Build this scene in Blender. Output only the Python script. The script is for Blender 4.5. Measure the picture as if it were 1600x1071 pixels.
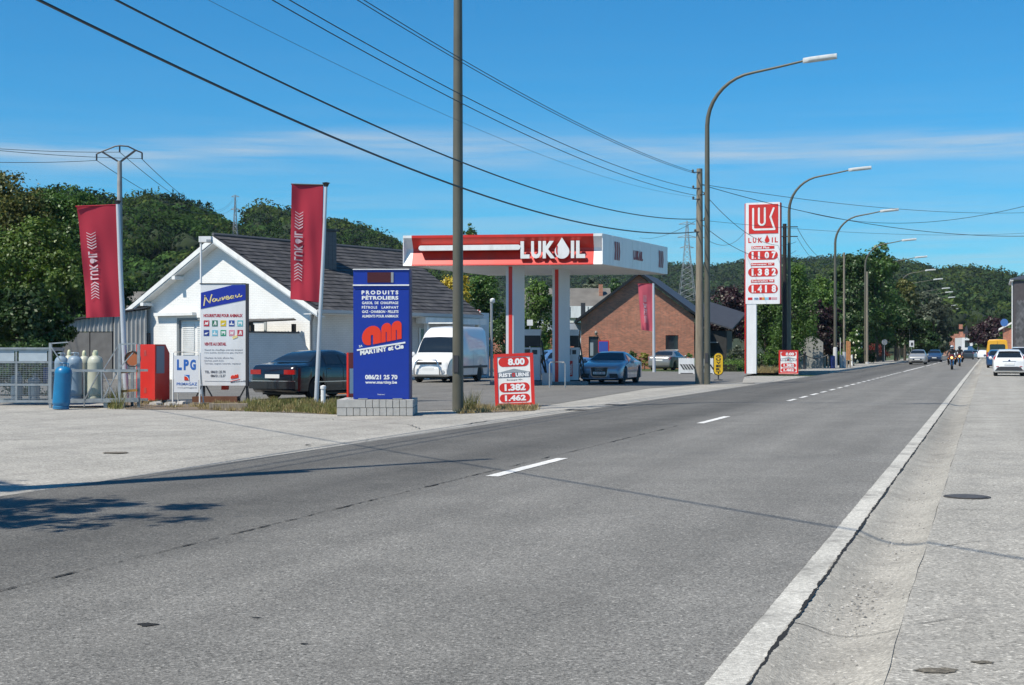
import bpy, bmesh, math, random
import numpy as np
from mathutils import Vector, Matrix
random.seed(11); rng = np.random.default_rng(7)
PI = math.pi
S = bpy.context.scene
for o in list(bpy.data.objects): bpy.data.objects.remove(o)
# ---------------------------------------------------------------- camera, sky, sun, exposure
F, H, HY = 2200.0, 1.42, 547.5          # focal length (photo pixels), eye height, horizon row
cam = bpy.data.cameras.new('camera'); co = bpy.data.objects.new('camera', cam); S.collection.objects.link(co)
co.location = (0, 0, H); co.rotation_euler = (PI/2, 0, 0)
cam.sensor_width = 36; cam.lens = 36*F/1600; cam.shift_y = (HY-535.5)/1600; cam.clip_start = 0.05; cam.clip_end = 6000
S.camera = co
S.view_settings.view_transform = 'Standard'; S.view_settings.look = 'None'; S.view_settings.gamma = 1
S.view_settings.use_curve_mapping = False; S.view_settings.exposure = 0.22
SUN_EL, LX, LY = 55.0, 0.79, 0.613         # light travels towards (LX, LY)
sl = bpy.data.lights.new('sun', 'SUN'); sl.energy = 5.0; sl.angle = math.radians(0.53); sl.color = (1, .925, .80)
so = bpy.data.objects.new('sun', sl); S.collection.objects.link(so)
ce = math.cos(math.radians(SUN_EL)); se = math.sin(math.radians(SUN_EL))
so.rotation_euler = Vector((LX*ce, LY*ce, -se)).to_track_quat('-Z', 'Y').to_euler()
so.location = (-20, -20, 40)
W = bpy.data.worlds.new('World'); S.world = W; W.use_nodes = True
nt = W.node_tree; nt.nodes.clear()
def wn(t, **k):
    n = nt.nodes.new(t)
    for a, b in k.items(): setattr(n, a, b)
    return n
sky = wn('ShaderNodeTexSky', sky_type='NISHITA', sun_disc=False, sun_elevation=math.radians(SUN_EL),
         sun_rotation=math.atan2(-LX, -LY), altitude=100, air_density=1.0, dust_density=0.1, ozone_density=5.0)
bg = wn('ShaderNodeBackground'); bg.inputs[1].default_value = 0.080
wo = wn('ShaderNodeOutputWorld')
tc = wn('ShaderNodeTexCoord'); sep = wn('ShaderNodeSeparateXYZ'); nt.links.new(tc.outputs['Generated'], sep.inputs[0])
# thin cirrus: streaks along the horizon
dv = wn('ShaderNodeMath', operation='DIVIDE'); nt.links.new(sep.outputs[0], dv.inputs[0]); nt.links.new(sep.outputs[1], dv.inputs[1])
mp = wn('ShaderNodeMapping'); mp.inputs['Scale'].default_value = (3.0, 3.0, 60); nt.links.new(tc.outputs['Generated'], mp.inputs[0])
no = wn('ShaderNodeTexNoise'); no.inputs['Scale'].default_value = 1.9; no.inputs['Detail'].default_value = 7; no.inputs['Roughness'].default_value = .62
nt.links.new(mp.outputs[0], no.inputs[0])
# main band: centre elevation slopes a little with azimuth
mul = wn('ShaderNodeMath', operation='MULTIPLY_ADD'); mul.inputs[1].default_value = .012; mul.inputs[2].default_value = 0
nt.links.new(sep.outputs[0], mul.inputs[0])
e1 = wn('ShaderNodeMath', operation='ADD'); nt.links.new(sep.outputs[2], e1.inputs[0]); nt.links.new(mul.outputs[0], e1.inputs[1])
wob = wn('ShaderNodeTexNoise'); wob.inputs['Scale'].default_value = 3.0; wob.inputs['Detail'].default_value = 3; nt.links.new(tc.outputs['Generated'], wob.inputs[0])
wob2 = wn('ShaderNodeMath', operation='MULTIPLY_ADD'); wob2.inputs[1].default_value = .045; nt.links.new(wob.outputs[0], wob2.inputs[0]); nt.links.new(e1.outputs[0], wob2.inputs[2])
cr = wn('ShaderNodeValToRGB'); cr.color_ramp.interpolation = 'LINEAR'
el = cr.color_ramp.elements; el[0].position = 0; el[0].color = (.95,)*3+(1,); el[1].position = 1; el[1].color = (0, 0, 0, 1)
for p, v in ((.04, .90), (.08, .66), (.115, .40), (.138, .22), (.149, .32), (.157, 1.0), (.164, .95), (.173, .14), (.200, .04), (.26, .0)):
    e = el.new(p); e.color = (v, v, v, 1)
nt.links.new(wob2.outputs[0], cr.inputs[0])
cm = wn('ShaderNodeMapRange'); cm.inputs[1].default_value = .36; cm.inputs[2].default_value = .62; cm.inputs[3].default_value = .22; cm.inputs[4].default_value = 1
nt.links.new(no.outputs[0], cm.inputs[0])
mm = wn('ShaderNodeMath', operation='MULTIPLY'); nt.links.new(cr.outputs[0], mm.inputs[0]); nt.links.new(cm.outputs[0], mm.inputs[1])
mm2 = wn('ShaderNodeMath', operation='MULTIPLY'); mm2.inputs[1].default_value = .62; nt.links.new(mm.outputs[0], mm2.inputs[0])
mx = wn('ShaderNodeMix', data_type='RGBA'); nt.links.new(mm2.outputs[0], mx.inputs[0]); 
tint = wn('ShaderNodeMix', data_type='RGBA', blend_type='MULTIPLY'); tint.inputs[0].default_value = 1; nt.links.new(sky.outputs[0], tint.inputs[6]); tint.inputs[7].default_value = (.27, 1.06, 1.40, 1)
nt.links.new(tint.outputs[2], mx.inputs[6])
mx.inputs[7].default_value = (6.2, 7.0, 7.6, 1)
nt.links.new(mx.outputs[2], bg.inputs[0]); nt.links.new(bg.outputs[0], wo.inputs[0])

# ---------------------------------------------------------------- helpers
RD = Vector((.3198, .9475, 0)); RR = Vector((.9475, -.3198, 0)); RZ = -math.radians(18.65)
def G(px, py):
    Z = F*H/(py-HY); return Vector(((px-800)*Z/F, Z, 0))
def P(px, py, Z): return Vector(((px-800)*Z/F, Z, H+(HY-py)*Z/F))
def ST(s, t, z=0): return RD*s + RR*t + Vector((0, 0, z))
MATS = {}
def nodes(m): return m.node_tree.nodes, m.node_tree.links
def mat(name, col, rough=.6, metal=0.0, var=0.0, scale=3.0, bump=0.0, bscale=40.0, spec=.5, coat=0.0, trans=0.0, dirt=None, dscale=.8, damt=.5, alpha=1, island=0.0, stretch=None):
    if name in MATS: return MATS[name]
    m = bpy.data.materials.new(name); m.use_nodes = True; MATS[name] = m
    N, L = nodes(m); b = N['Principled BSDF']
    b.inputs['Roughness'].default_value = rough; b.inputs['Metallic'].default_value = metal
    b.inputs['Specular IOR Level'].default_value = spec; b.inputs['Coat Weight'].default_value = coat; b.inputs['Coat Roughness'].default_value = .05
    c = (col[0], col[1], col[2], 1); b.inputs['Base Color'].default_value = c
    tcn = N.new('ShaderNodeTexCoord'); src = tcn.outputs['Object']
    if stretch:
        mpn = N.new('ShaderNodeMapping'); mpn.inputs['Scale'].default_value = stretch; L.new(src, mpn.inputs[0]); src = mpn.outputs[0]
    last = None
    if var > 0:
        n = N.new('ShaderNodeTexNoise'); n.inputs['Scale'].default_value = scale; n.inputs['Detail'].default_value = 5; L.new(src, n.inputs[0])
        r = N.new('ShaderNodeMapRange'); r.inputs[1].default_value = .3; r.inputs[2].default_value = .7
        r.inputs[3].default_value = 1-var; r.inputs[4].default_value = 1+var; L.new(n.outputs[0], r.inputs[0])
        h = N.new('ShaderNodeHueSaturation'); h.inputs['Color'].default_value = c; L.new(r.outputs[0], h.inputs['Value']); last = h.outputs[0]
    if island > 0:
        g = N.new('ShaderNodeNewGeometry'); r = N.new('ShaderNodeMapRange'); r.inputs[3].default_value = 1-island; r.inputs[4].default_value = 1+island
        L.new(g.outputs['Random Per Island'], r.inputs[0])
        h = N.new('ShaderNodeHueSaturation'); h.inputs['Color'].default_value = c; L.new(r.outputs[0], h.inputs['Value'])
        if last: L.new(last, h.inputs['Color'])
        last = h.outputs[0]
    if dirt:
        n = N.new('ShaderNodeTexNoise'); n.inputs['Scale'].default_value = dscale; n.inputs['Detail'].default_value = 8; n.inputs['Roughness'].default_value = .65; L.new(src, n.inputs[0])
        r = N.new('ShaderNodeMapRange'); r.inputs[1].default_value = .48; r.inputs[2].default_value = .72; r.inputs[4].default_value = damt; L.new(n.outputs[0], r.inputs[0])
        x = N.new('ShaderNodeMix'); x.data_type = 'RGBA'; L.new(r.outputs[0], x.inputs[0]); x.inputs[6].default_value = c; x.inputs[7].default_value = (*dirt, 1)
        if last: L.new(last, x.inputs[6])
        last = x.outputs[2]
    if last: L.new(last, b.inputs['Base Color'])
    if bump > 0:
        n = N.new('ShaderNodeTexNoise'); n.inputs['Scale'].default_value = bscale; n.inputs['Detail'].default_value = 4; L.new(src, n.inputs[0])
        bp = N.new('ShaderNodeBump'); bp.inputs['Strength'].default_value = bump; bp.inputs['Distance'].default_value = .02; L.new(n.outputs[0], bp.inputs['Height']); L.new(bp.outputs[0], b.inputs['Normal'])
    return m
def leafmat(name, c1, c2, tr=.3, ns=.35, gl_=.05, nv=.3):
    if name in MATS: return MATS[name]
    m = bpy.data.materials.new(name); m.use_nodes = True; MATS[name] = m; N, L = nodes(m); N.remove(N['Principled BSDF'])
    g = N.new('ShaderNodeNewGeometry'); x = N.new('ShaderNodeMix'); x.data_type = 'RGBA'; L.new(g.outputs['Random Per Island'], x.inputs[0])
    x.inputs[6].default_value = (*c1, 1); x.inputs[7].default_value = (*c2, 1)
    n = N.new('ShaderNodeTexNoise'); n.inputs['Scale'].default_value = ns; n.inputs['Detail'].default_value = 2
    t = N.new('ShaderNodeTexCoord'); L.new(t.outputs['Object'], n.inputs[0])
    r = N.new('ShaderNodeMapRange'); r.inputs[1].default_value = .35; r.inputs[2].default_value = .65; r.inputs[3].default_value = 1-nv; r.inputs[4].default_value = 1+nv; L.new(n.outputs[0], r.inputs[0])
    h = N.new('ShaderNodeHueSaturation'); L.new(x.outputs[2], h.inputs['Color']); L.new(r.outputs[0], h.inputs['Value'])
    d = N.new('ShaderNodeBsdfDiffuse'); s = N.new('ShaderNodeBsdfTranslucent'); gl = N.new('ShaderNodeBsdfGlossy'); gl.inputs['Roughness'].default_value = .45
    gl.inputs['Color'].default_value = (.5, .55, .5, 1)
    a = N.new('ShaderNodeMixShader'); a.inputs[0].default_value = tr; L.new(h.outputs[0], d.inputs[0]); L.new(h.outputs[0], s.inputs[0])
    L.new(d.outputs[0], a.inputs[1]); L.new(s.outputs[0], a.inputs[2])
    b = N.new('ShaderNodeMixShader'); b.inputs[0].default_value = gl_; L.new(a.outputs[0], b.inputs[1]); L.new(gl.outputs[0], b.inputs[2])
    L.new(b.outputs[0], N['Material Output'].inputs[0]); return m
COL = S.collection
def link(name, me, parent=None, m=None, loc=None):
    o = bpy.data.objects.new(name, me); COL.objects.link(o)
    if m is not None and me is not None and len(me.materials) == 0:
        for q in (m if isinstance(m, (list, tuple)) else [m]): me.materials.append(q)
    if parent is not None: o.parent = parent
    if loc is not None: o.location = loc
    return o
def tag(o, label=None, cat=None, group=None, kind=None):
    if label: o['label'] = label
    if cat: o['category'] = cat
    if group: o['group'] = group
    if kind: o['kind'] = kind
    return o
def thing(name, label, cat, loc=(0, 0, 0), rz=0, group=None):
    o = bpy.data.objects.new(name, None); COL.objects.link(o); o.location = loc; o.rotation_euler = (0, 0, rz); o.empty_display_size = .2
    return tag(o, label, cat, group)
def copy_tree(o, parent=None):
    c = o.copy(); COL.objects.link(c); c.parent = parent
    for ch in o.children: copy_tree(ch, c)
    return c
class MB:
    def __init__(s): s.v = []; s.f = []; s.mi = []
    def add(s, vs, fs, mi=0):
        k = len(s.v); s.v += [tuple(q) for q in vs]; s.f += [tuple(k+i for i in f) for f in fs]; s.mi += [mi]*len(fs); return s
    def box(s, x0, x1, y0, y1, z0, z1, mi=0, M=None):
        vs = [Vector((x, y, z)) for z in (z0, z1) for y in (y0, y1) for x in (x0, x1)]
        if M is not None: vs = [M @ v for v in vs]
        return s.add(vs, [(0, 2, 3, 1), (4, 5, 7, 6), (0, 1, 5, 4), (2, 6, 7, 3), (0, 4, 6, 2), (1, 3, 7, 5)], mi)
    def tube(s, pts, r, n=8, mi=0, cap=True):
        pts = [Vector(p) for p in pts]; k = len(pts); rs = r if isinstance(r, (list, tuple)) else [r]*k
        rings = []; ref = None
        for i, p in enumerate(pts):
            d = (pts[min(i+1, k-1)]-pts[max(i-1, 0)]).normalized()
            if ref is None: ref = Vector((0, 0, 1)) if abs(d.z) < .9 else Vector((1, 0, 0))
            a = d.cross(ref)
            if a.length < 1e-4: a = d.cross(Vector((0, 1, 0)))
            a.normalize(); b = d.cross(a).normalized(); ref = -b if False else ref
            rings.append([p+(a*math.cos(2*PI*j/n)+b*math.sin(2*PI*j/n))*rs[i] for j in range(n)])
        vs = [v for q in rings for v in q]; fs = []
        for i in range(k-1):
            for j in range(n): fs.append((i*n+j, i*n+(j+1) % n, (i+1)*n+(j+1) % n, (i+1)*n+j))
        if cap: fs += [tuple(range(n-1, -1, -1)), tuple((k-1)*n+j for j in range(n))]
        return s.add(vs, fs, mi)
    def lathe(s, prof, n=16, c=(0, 0, 0), mi=0, axis='z'):
        vs = []; fs = []
        for r, z in prof:
            for j in range(n):
                a = 2*PI*j/n; x, y = r*math.cos(a), r*math.sin(a)
                p = {'z': (x, y, z), 'x': (z, x, y), 'y': (x, z, y)}[axis]
                vs.append((p[0]+c[0], p[1]+c[1], p[2]+c[2]))
        for i in range(len(prof)-1):
            for j in range(n): fs.append((i*n+j, i*n+(j+1) % n, (i+1)*n+(j+1) % n, (i+1)*n+j))
        fs += [tuple(range(n-1, -1, -1)), tuple((len(prof)-1)*n+j for j in range(n))]
        return s.add(vs, fs, mi)
    def prism(s, poly, y0, y1, mi=0, M=None):        # polygon in x,z extruded along y
        n = len(poly); vs = [Vector((x, y0, z)) for x, z in poly]+[Vector((x, y1, z)) for x, z in poly]
        if M is not None: vs = [M @ v for v in vs]
        fs = [tuple(range(n)), tuple(range(2*n-1, n-1, -1))]+[(i, i+n, (i+1) % n+n, (i+1) % n) for i in range(n)]
        return s.add(vs, fs, mi)
    def mesh(s, name='m', smooth=None):
        me = bpy.data.meshes.new(name); me.from_pydata(s.v, [], s.f); 
        if any(s.mi): me.polygons.foreach_set('material_index', s.mi)
        b = bmesh.new(); b.from_mesh(me); bmesh.ops.recalc_face_normals(b, faces=b.faces); b.to_mesh(me); b.free()
        if smooth is not None:
            me.polygons.foreach_set('use_smooth', [True]*len(me.polygons)); me.set_sharp_from_angle(angle=math.radians(smooth))
        me.update(); return me
    def build(s, name, m, parent=None, loc=None, smooth=None):
        me = s.mesh(name, smooth); return link(name, me, parent, m, loc)
def rect_tube(s, a, b, w, h=None):      # box bar from a to b
    a = Vector(a); b = Vector(b); h = h or w; d = (b-a); L = d.length; q = d.to_track_quat('Y', 'Z').to_matrix().to_4x4(); M = Matrix.Translation(a) @ q
    return s.box(-w/2, w/2, 0, L, -h/2, h/2, M=M)
TC = {}
def text_geo(t, bold=0.0, shear=0.0, sp=1.0, ext=.01):
    k = (t, bold, shear, sp)
    if k in TC: return TC[k]
    c = bpy.data.curves.new('t', 'FONT'); c.body = t; c.size = 1; c.offset = bold; c.shear = shear; c.space_character = sp; c.resolution_u = 3; c.extrude = ext
    o = bpy.data.objects.new('t', c); me = bpy.data.meshes.new_from_object(o)
    v = [tuple(q.co) for q in me.vertices]; f = [tuple(p.vertices) for p in me.polygons]
    bpy.data.objects.remove(o); bpy.data.curves.remove(c); bpy.data.meshes.remove(me)
    TC[k] = (v, f); return TC[k]
def add_text(mb, t, x0, x1, z0, z1, y=-.004, dep=.004, bold=.02, shear=0, sp=1.0, mi=0, fn=None):
    v, f = text_geo(t, bold, shear, sp); a = min(q[0] for q in v); b = max(q[0] for q in v); c = min(q[1] for q in v); d = max(q[1] for q in v)
    out = []
    for q in v:
        x = x0+(q[0]-a)/(b-a)*(x1-x0); z = z0+(q[1]-c)/(d-c)*(z1-z0); yy = y if q[2] > 0 else y+dep
        out.append(fn(x, yy, z) if fn else (x, yy, z))
    mb.add(out, f, mi)
def text_part(parent, t, x0, x1, z0, z1, m, y=-.004, name='lettering', **k):
    mb = MB(); add_text(mb, t, x0, x1, z0, z1, y, **k)
    me = bpy.data.meshes.new(name); me.from_pydata(mb.v, [], mb.f); me.update(); return link(name, me, parent, m)
def rrect(x0, x1, z0, z1, r, n=6):
    r = min(r, (x1-x0)/2-1e-5, (z1-z0)/2-1e-5)
    p = []
    for cx, cz, a0 in ((x1-r, z1-r, 0), (x0+r, z1-r, 90), (x0+r, z0+r, 180), (x1-r, z0+r, 270)):
        for i in range(n+1): a = math.radians(a0+90*i/n); p.append((cx+r*math.cos(a), cz+r*math.sin(a)))
    return p
def drop(cx, cz, r, h, n=20):           # teardrop outline, tip up
    p = []
    for i in range(n+1):
        a = math.radians(-215+250*i/n) if False else math.radians(145+250*i/n)
        p.append((cx+r*math.cos(a), cz+r*math.sin(a)))
    p.append((cx, cz+h)); return p
def stroke(pts, w):                     # flat ribbon outline following a polyline in x,z
    L = []; R = []
    for i, p in enumerate(pts):
        a = Vector(pts[max(i-1, 0)]); b = Vector(pts[min(i+1, len(pts)-1)]); d = (b-a).normalized(); n = Vector((-d.y, d.x))
        ww = w[i] if isinstance(w, (list, tuple)) else w
        L.append((p[0]+n.x*ww/2, p[1]+n.y*ww/2)); R.append((p[0]-n.x*ww/2, p[1]-n.y*ww/2))
    return L, R
def ribbon(mb, pts, w, y0, y1, mi=0):
    L, R = stroke(pts, w); n = len(pts)
    for i in range(n-1): mb.prism([L[i], L[i+1], R[i+1], R[i]], y0, y1, mi)
# common materials
M_white = mat('white_paint', (.80, .80, .78), .45, var=.05, scale=2, dirt=(.42, .40, .36), dscale=1.6, damt=.35, stretch=(1.5, 1.5, .5))
M_wgloss = mat('white_panel', (.78, .785, .79), .3, var=.03, dirt=(.48, .47, .44), dscale=1.1, damt=.3, stretch=(1.5, 1.5, .3))
M_red = mat('sign_red', (.62, .028, .018), .35, var=.08, dirt=(.36, .05, .04), dscale=1.4, damt=.5, stretch=(1, 1, .4))
M_blue = mat('sign_blue', (.009, .034, .30), .35, var=.04)
M_dblue = mat('dark_blue', (.008, .02, .12), .4)
M_black = mat('black_paint', (.015, .015, .017), .45)
M_dark = mat('dark_grey', (.04, .04, .045), .5)
M_grey = mat('grey_metal', (.32, .33, .34), .45, metal=.3, var=.1)
M_galv = mat('galvanised_steel', (.36, .375, .38), .4, metal=.5, var=.15, scale=8)
M_rubber = mat('rubber', (.018, .018, .019), .8)
M_alu = mat('alloy', (.45, .46, .48), .3, metal=.8)
M_glass = mat('car_glass', (.012, .016, .02), .05, spec=.8)
M_wglass = mat('window_glass', (.02, .025, .03), .06, spec=.8)
M_chrome = mat('chrome', (.7, .7, .72), .12, metal=1)
M_tail = mat('tail_lamp', (.35, .01, .01), .15, coat=.6)
M_headl = mat('head_lamp_glass', (.35, .38, .42), .1, coat=1)
M_plate = mat('number_plate', (.72, .72, .7), .4)
M_orange = mat('orange_plastic', (.75, .2, .03), .45)
M_yellow = mat('sign_yellow', (.72, .45, .02), .4, var=.12, scale=6)
M_wood = mat('weathered_wood', (.30, .25, .19), .85, var=.3, scale=6, bump=.4, stretch=(6, 6, .5), bscale=10)
M_lamp = mat('lamp_post_paint', (.105, .10, .075), .5, var=.12, scale=2)
M_bark = mat('bark', (.075, .06, .045), .9, var=.3, bump=.5, bscale=12)
M_concrete = mat('concrete_block', (.40, .39, .37), .9, var=.1, scale=8, bump=.3, bscale=60, island=.1)
# ---------------------------------------------------------------- ground, road, hills
def np_mesh(name, v, q, mi=None):
    me = bpy.data.meshes.new(name); v = np.asarray(v, np.float32); q = np.asarray(q, np.int32); k = q.shape[1]
    me.vertices.add(len(v)); me.vertices.foreach_set('co', v.ravel()); me.loops.add(q.size); me.loops.foreach_set('vertex_index', q.ravel())
    me.polygons.add(len(q)); me.polygons.foreach_set('loop_start', np.arange(0, q.size, k, dtype=np.int32))
    me.polygons.foreach_set('loop_total', np.full(len(q), k, np.int32))
    if mi is not None: me.polygons.foreach_set('material_index', np.asarray(mi, np.int32))
    me.update(calc_edges=True); return me
def asphalt(name, base, contrast=.55, cell=85.0, dirt=(.2, .19, .17), damt=.25, streak=.12, bump=.5, speck=.25, lanes=None):
    m = bpy.data.materials.new(name); m.use_nodes = True; MATS[name] = m; N, L = nodes(m); b = N['Principled BSDF']
    b.inputs['Roughness'].default_value = .85; b.inputs['Specular IOR Level'].default_value = .3
    t = N.new('ShaderNodeTexCoord'); g = N.new('ShaderNodeNewGeometry'); pos = g.outputs['Position']
    def mth(op, a, bb):
        q = N.new('ShaderNodeMath'); q.operation = op
        for i, x in enumerate((a, bb)):
            if isinstance(x, (int, float)): q.inputs[i].default_value = x
            else: L.new(x, q.inputs[i])
        return q.outputs[0]
    def rng_(src, a, bb, c, d):
        r = N.new('ShaderNodeMapRange'); r.inputs[1].default_value = a; r.inputs[2].default_value = bb; r.inputs[3].default_value = c; r.inputs[4].default_value = d; L.new(src, r.inputs[0]); return r.outputs[0]
    v = N.new('ShaderNodeTexVoronoi'); v.inputs['Scale'].default_value = cell; L.new(pos, v.inputs['Vector'])
    sx = N.new('ShaderNodeSeparateColor'); L.new(v.outputs['Color'], sx.inputs[0])
    f1 = rng_(sx.outputs[0], 0, 1, 1-contrast, 1+contrast)
    v2 = N.new('ShaderNodeTexVoronoi'); v2.inputs['Scale'].default_value = cell*.7; L.new(pos, v2.inputs['Vector'])
    s2 = N.new('ShaderNodeSeparateColor'); L.new(v2.outputs['Color'], s2.inputs[0])
    f2 = rng_(s2.outputs[1], .82, 1, 1, 1+speck*2.4); f3 = rng_(s2.outputs[0], 0, .14, 1-speck*1.6, 1)
    n1 = N.new('ShaderNodeTexNoise'); n1.inputs['Scale'].default_value = .7; n1.inputs['Detail'].default_value = 9; n1.inputs['Roughness'].default_value = .62; L.new(pos, n1.inputs[0])
    f4 = rng_(n1.outputs[0], .3, .7, .86, 1.14)
    d1 = N.new('ShaderNodeVectorMath'); d1.operation = 'DOT_PRODUCT'; d1.inputs[1].default_value = tuple(RR); L.new(pos, d1.inputs[0])
    d2 = N.new('ShaderNodeVectorMath'); d2.operation = 'DOT_PRODUCT'; d2.inputs[1].default_value = tuple(RD); L.new(pos, d2.inputs[0])
    cb = N.new('ShaderNodeCombineXYZ'); L.new(d1.outputs['Value'], cb.inputs[0]); L.new(mth('MULTIPLY', d2.outputs['Value'], .035), cb.inputs[1])
    n2 = N.new('ShaderNodeTexNoise'); n2.inputs['Scale'].default_value = 1.5; n2.inputs['Detail'].default_value = 5; L.new(cb.outputs[0], n2.inputs[0])
    f5 = rng_(n2.outputs[0], .3, .7, 1-streak, 1+streak)
    f = f1
    for q in (f2, f3, f4, f5): f = mth('MULTIPLY', f, q)
    if lanes:
        nw = N.new('ShaderNodeTexNoise'); nw.inputs['Scale'].default_value = 2.2; nw.inputs['Detail'].default_value = 4; L.new(cb.outputs[0], nw.inputs[0])
        tt = mth('ADD', d1.outputs['Value'], rng_(nw.outputs[0], .3, .7, -.16, .16)); cr_ = N.new('ShaderNodeValToRGB'); E_ = cr_.color_ramp.elements
        E_[0].position = 0; E_[0].color = (lanes[0][1],)*3+(1,); E_[1].position = 1; E_[1].color = (lanes[-1][1],)*3+(1,)
        for p_, v_ in lanes[1:-1]: q_ = E_.new((p_+9.1)/7.97); q_.color = (v_, v_, v_, 1)
        L.new(rng_(tt, -9.1, -1.13, 0, 1), cr_.inputs[0]); f = mth('MULTIPLY', f, cr_.outputs[0])
    h = N.new('ShaderNodeHueSaturation'); h.inputs['Color'].default_value = (*base, 1); L.new(f, h.inputs['Value'])
    n3 = N.new('ShaderNodeTexNoise'); n3.inputs['Scale'].default_value = 1.9; n3.inputs['Detail'].default_value = 10; n3.inputs['Roughness'].default_value = .7; L.new(pos, n3.inputs[0])
    x = N.new('ShaderNodeMix'); x.data_type = 'RGBA'; L.new(rng_(n3.outputs[0], .5, .75, 0, damt), x.inputs[0]); L.new(h.outputs[0], x.inputs[6]); x.inputs[7].default_value = (*dirt, 1)
    L.new(x.outputs[2], b.inputs['Base Color'])
    bp = N.new('ShaderNodeBump'); bp.inputs['Strength'].default_value = bump; bp.inputs['Distance'].default_value = .006; L.new(v.outputs['Distance'], bp.inputs['Height']); L.new(bp.outputs[0], b.inputs['Normal'])
    return m
A_right = asphalt('asphalt_grey', (.185, .179, .164), .44, 105, streak=.12, speck=.3, damt=.35, dirt=(.17, .162, .145), lanes=[(-9.1, .70), (-8.6, .62), (-8.1, .54), (-7.4, .66), (-6.7, .54), (-6.2, .53), (-5.7, .62), (-5.45, .72), (-5.2, .88), (-4.5, .97), (-3.8, .90), (-3.0, 1.0), (-2.2, .92), (-1.13, .99)])
A_left = asphalt('asphalt_dark', (.108, .106, .102), .40, 105, streak=.26, damt=.22, speck=.3)
A_fore = asphalt('asphalt_forecourt', (.155, .150, .138), .3, 60, damt=.3, streak=.1)
A_apron = asphalt('apron_concrete', (.33, .315, .28), .26, 60, dirt=(.17, .16, .15), damt=.5, streak=.12, speck=.2)
A_walk = asphalt('walk_concrete', (.32, .305, .27), .30, 75, dirt=(.17, .165, .155), damt=.5, streak=.10, speck=.25)
A_gut = asphalt('gutter_concrete', (.32, .302, .262), .22, 90, dirt=(.14, .13, .115), damt=.6, streak=.22, speck=.2)
A_paint = asphalt('road_paint', (.46, .445, .40), .26, 90, dirt=(.2, .192, .175), damt=1.3, streak=.12, speck=.12)
A_paint2 = asphalt('lane_paint', (.66, .655, .63), .16, 80, dirt=(.25, .245, .235), damt=.6, streak=.1, speck=.12)
M_soil = mat('soil', (.16, .125, .09), .95, var=.35, scale=5, bump=.6, bscale=30)
M_lawn = mat('lawn', (.055, .085, .025), .95, var=.35, scale=1.5, bump=.6, bscale=25)
def sheet(name, pts, z, m, kind='structure'):
    me = bpy.data.meshes.new(name); me.from_pydata([(p[0], p[1], z) for p in pts], [], [tuple(range(len(pts)))]); me.update()
    if me.polygons[0].normal.z < 0: me.flip_normals()
    o = link(name, me, None, m); tag(o, kind=kind); return o
def strip(name, t0, t1, s0, s1, z, m): return sheet(name, [ST(s0, t0), ST(s0, t1), ST(s1, t1), ST(s1, t0)], z, m)
g_ = link('ground', None) if False else sheet('ground', [(-1500, -60), (2500, -60), (2500, 3500), (-1500, 3500)], -.14, mat('far_ground', (.06, .08, .03), .95, var=.3, scale=.05))
mbk = MB(); mbk.box(-60, 60, -30, 3, -.139, -.13)
SE = 520
strip('road', -9.1, -1.13, -25, SE, 0, A_right)
sheet('apron', [ST(-25, -9.1), ST(44, -9.1), ST(44, -70), ST(-25, -60)], -.004, A_apron)
strip('pavement', -12.4, -9.1, 44, 78, -.004, A_apron)
# forecourt
fc = [G(560, 648), G(690, 641), G(835, 637), G(1015, 607), G(1160, 597.5), G(1163, 588), ST(92, -14.0), Vector((15, 112, 0)), Vector((-22, 112, 0)), Vector((-26, 45, 0)), Vector((-14, 38.2, 0)), Vector((-5.2, 36.5, 0))]
sheet('forecourt', [(p.x, p.y) for p in fc], .002, A_fore)
# raised footpath beyond the forecourt
mb = MB()
def stbox(mb, s0, s1, t0, t1, z0, z1, mi=0):
    a = [ST(s0, t0), ST(s0, t1), ST(s1, t1), ST(s1, t0)]
    mb.add([(p.x, p.y, z0) for p in a]+[(p.x, p.y, z1) for p in a], [(0, 1, 2, 3), (7, 6, 5, 4), (0, 4, 5, 1), (1, 5, 6, 2), (2, 6, 7, 3), (3, 7, 4, 0)], mi)
stbox(mb, 90, SE, -12.2, -9.35, -.14, .11); o = mb.build('footpath', A_walk); tag(o, kind='structure')
mb = MB()
for s in np.arange(90, 150, 1.0): stbox(mb, s, s+.985, -9.33, -9.17, -.14, .125)
stbox(mb, 150, SE, -9.33, -9.17, -.14, .125)
o = mb.build('kerb', mat('kerb_stone', (.42, .41, .38), .9, var=.15, scale=3)); tag(o, kind='structure')
strip('verge', -60, -12.2, 93, SE, -.02, M_lawn)
# channel gutter along the right edge
prof = [(-.975, .0035), (-.935, .001), (-.88, -.018), (-.80, -.042), (-.70, -.055), (-.58, -.045), (-.48, -.02), (-.42, .006)]
ss = np.concatenate([np.arange(-4, 60, .5), np.arange(60, SE, 10)])
vs = []; fs = []
for i, s in enumerate(ss):
    for t, z in prof:
        p = ST(s, t+.006*math.sin(s*1.3)+.004*math.sin(s*5.1), z+.004*math.sin(s*2.1)); vs.append(tuple(p))
n = len(prof)
for i in range(len(ss)-1):
    for j in range(n-1): fs.append((i*n+j, i*n+j+1, (i+1)*n+j+1, (i+1)*n+j))
me = np_mesh('gutter', vs, fs); me.polygons.foreach_set('use_smooth', [True]*len(me.polygons)); o = link('gutter', me, None, A_gut); tag(o, kind='structure')
sheet('pavement', [ST(-25, -.425), ST(-25, 14), ST(SE, 14), ST(SE, -.425)], .003, A_walk)
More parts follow.
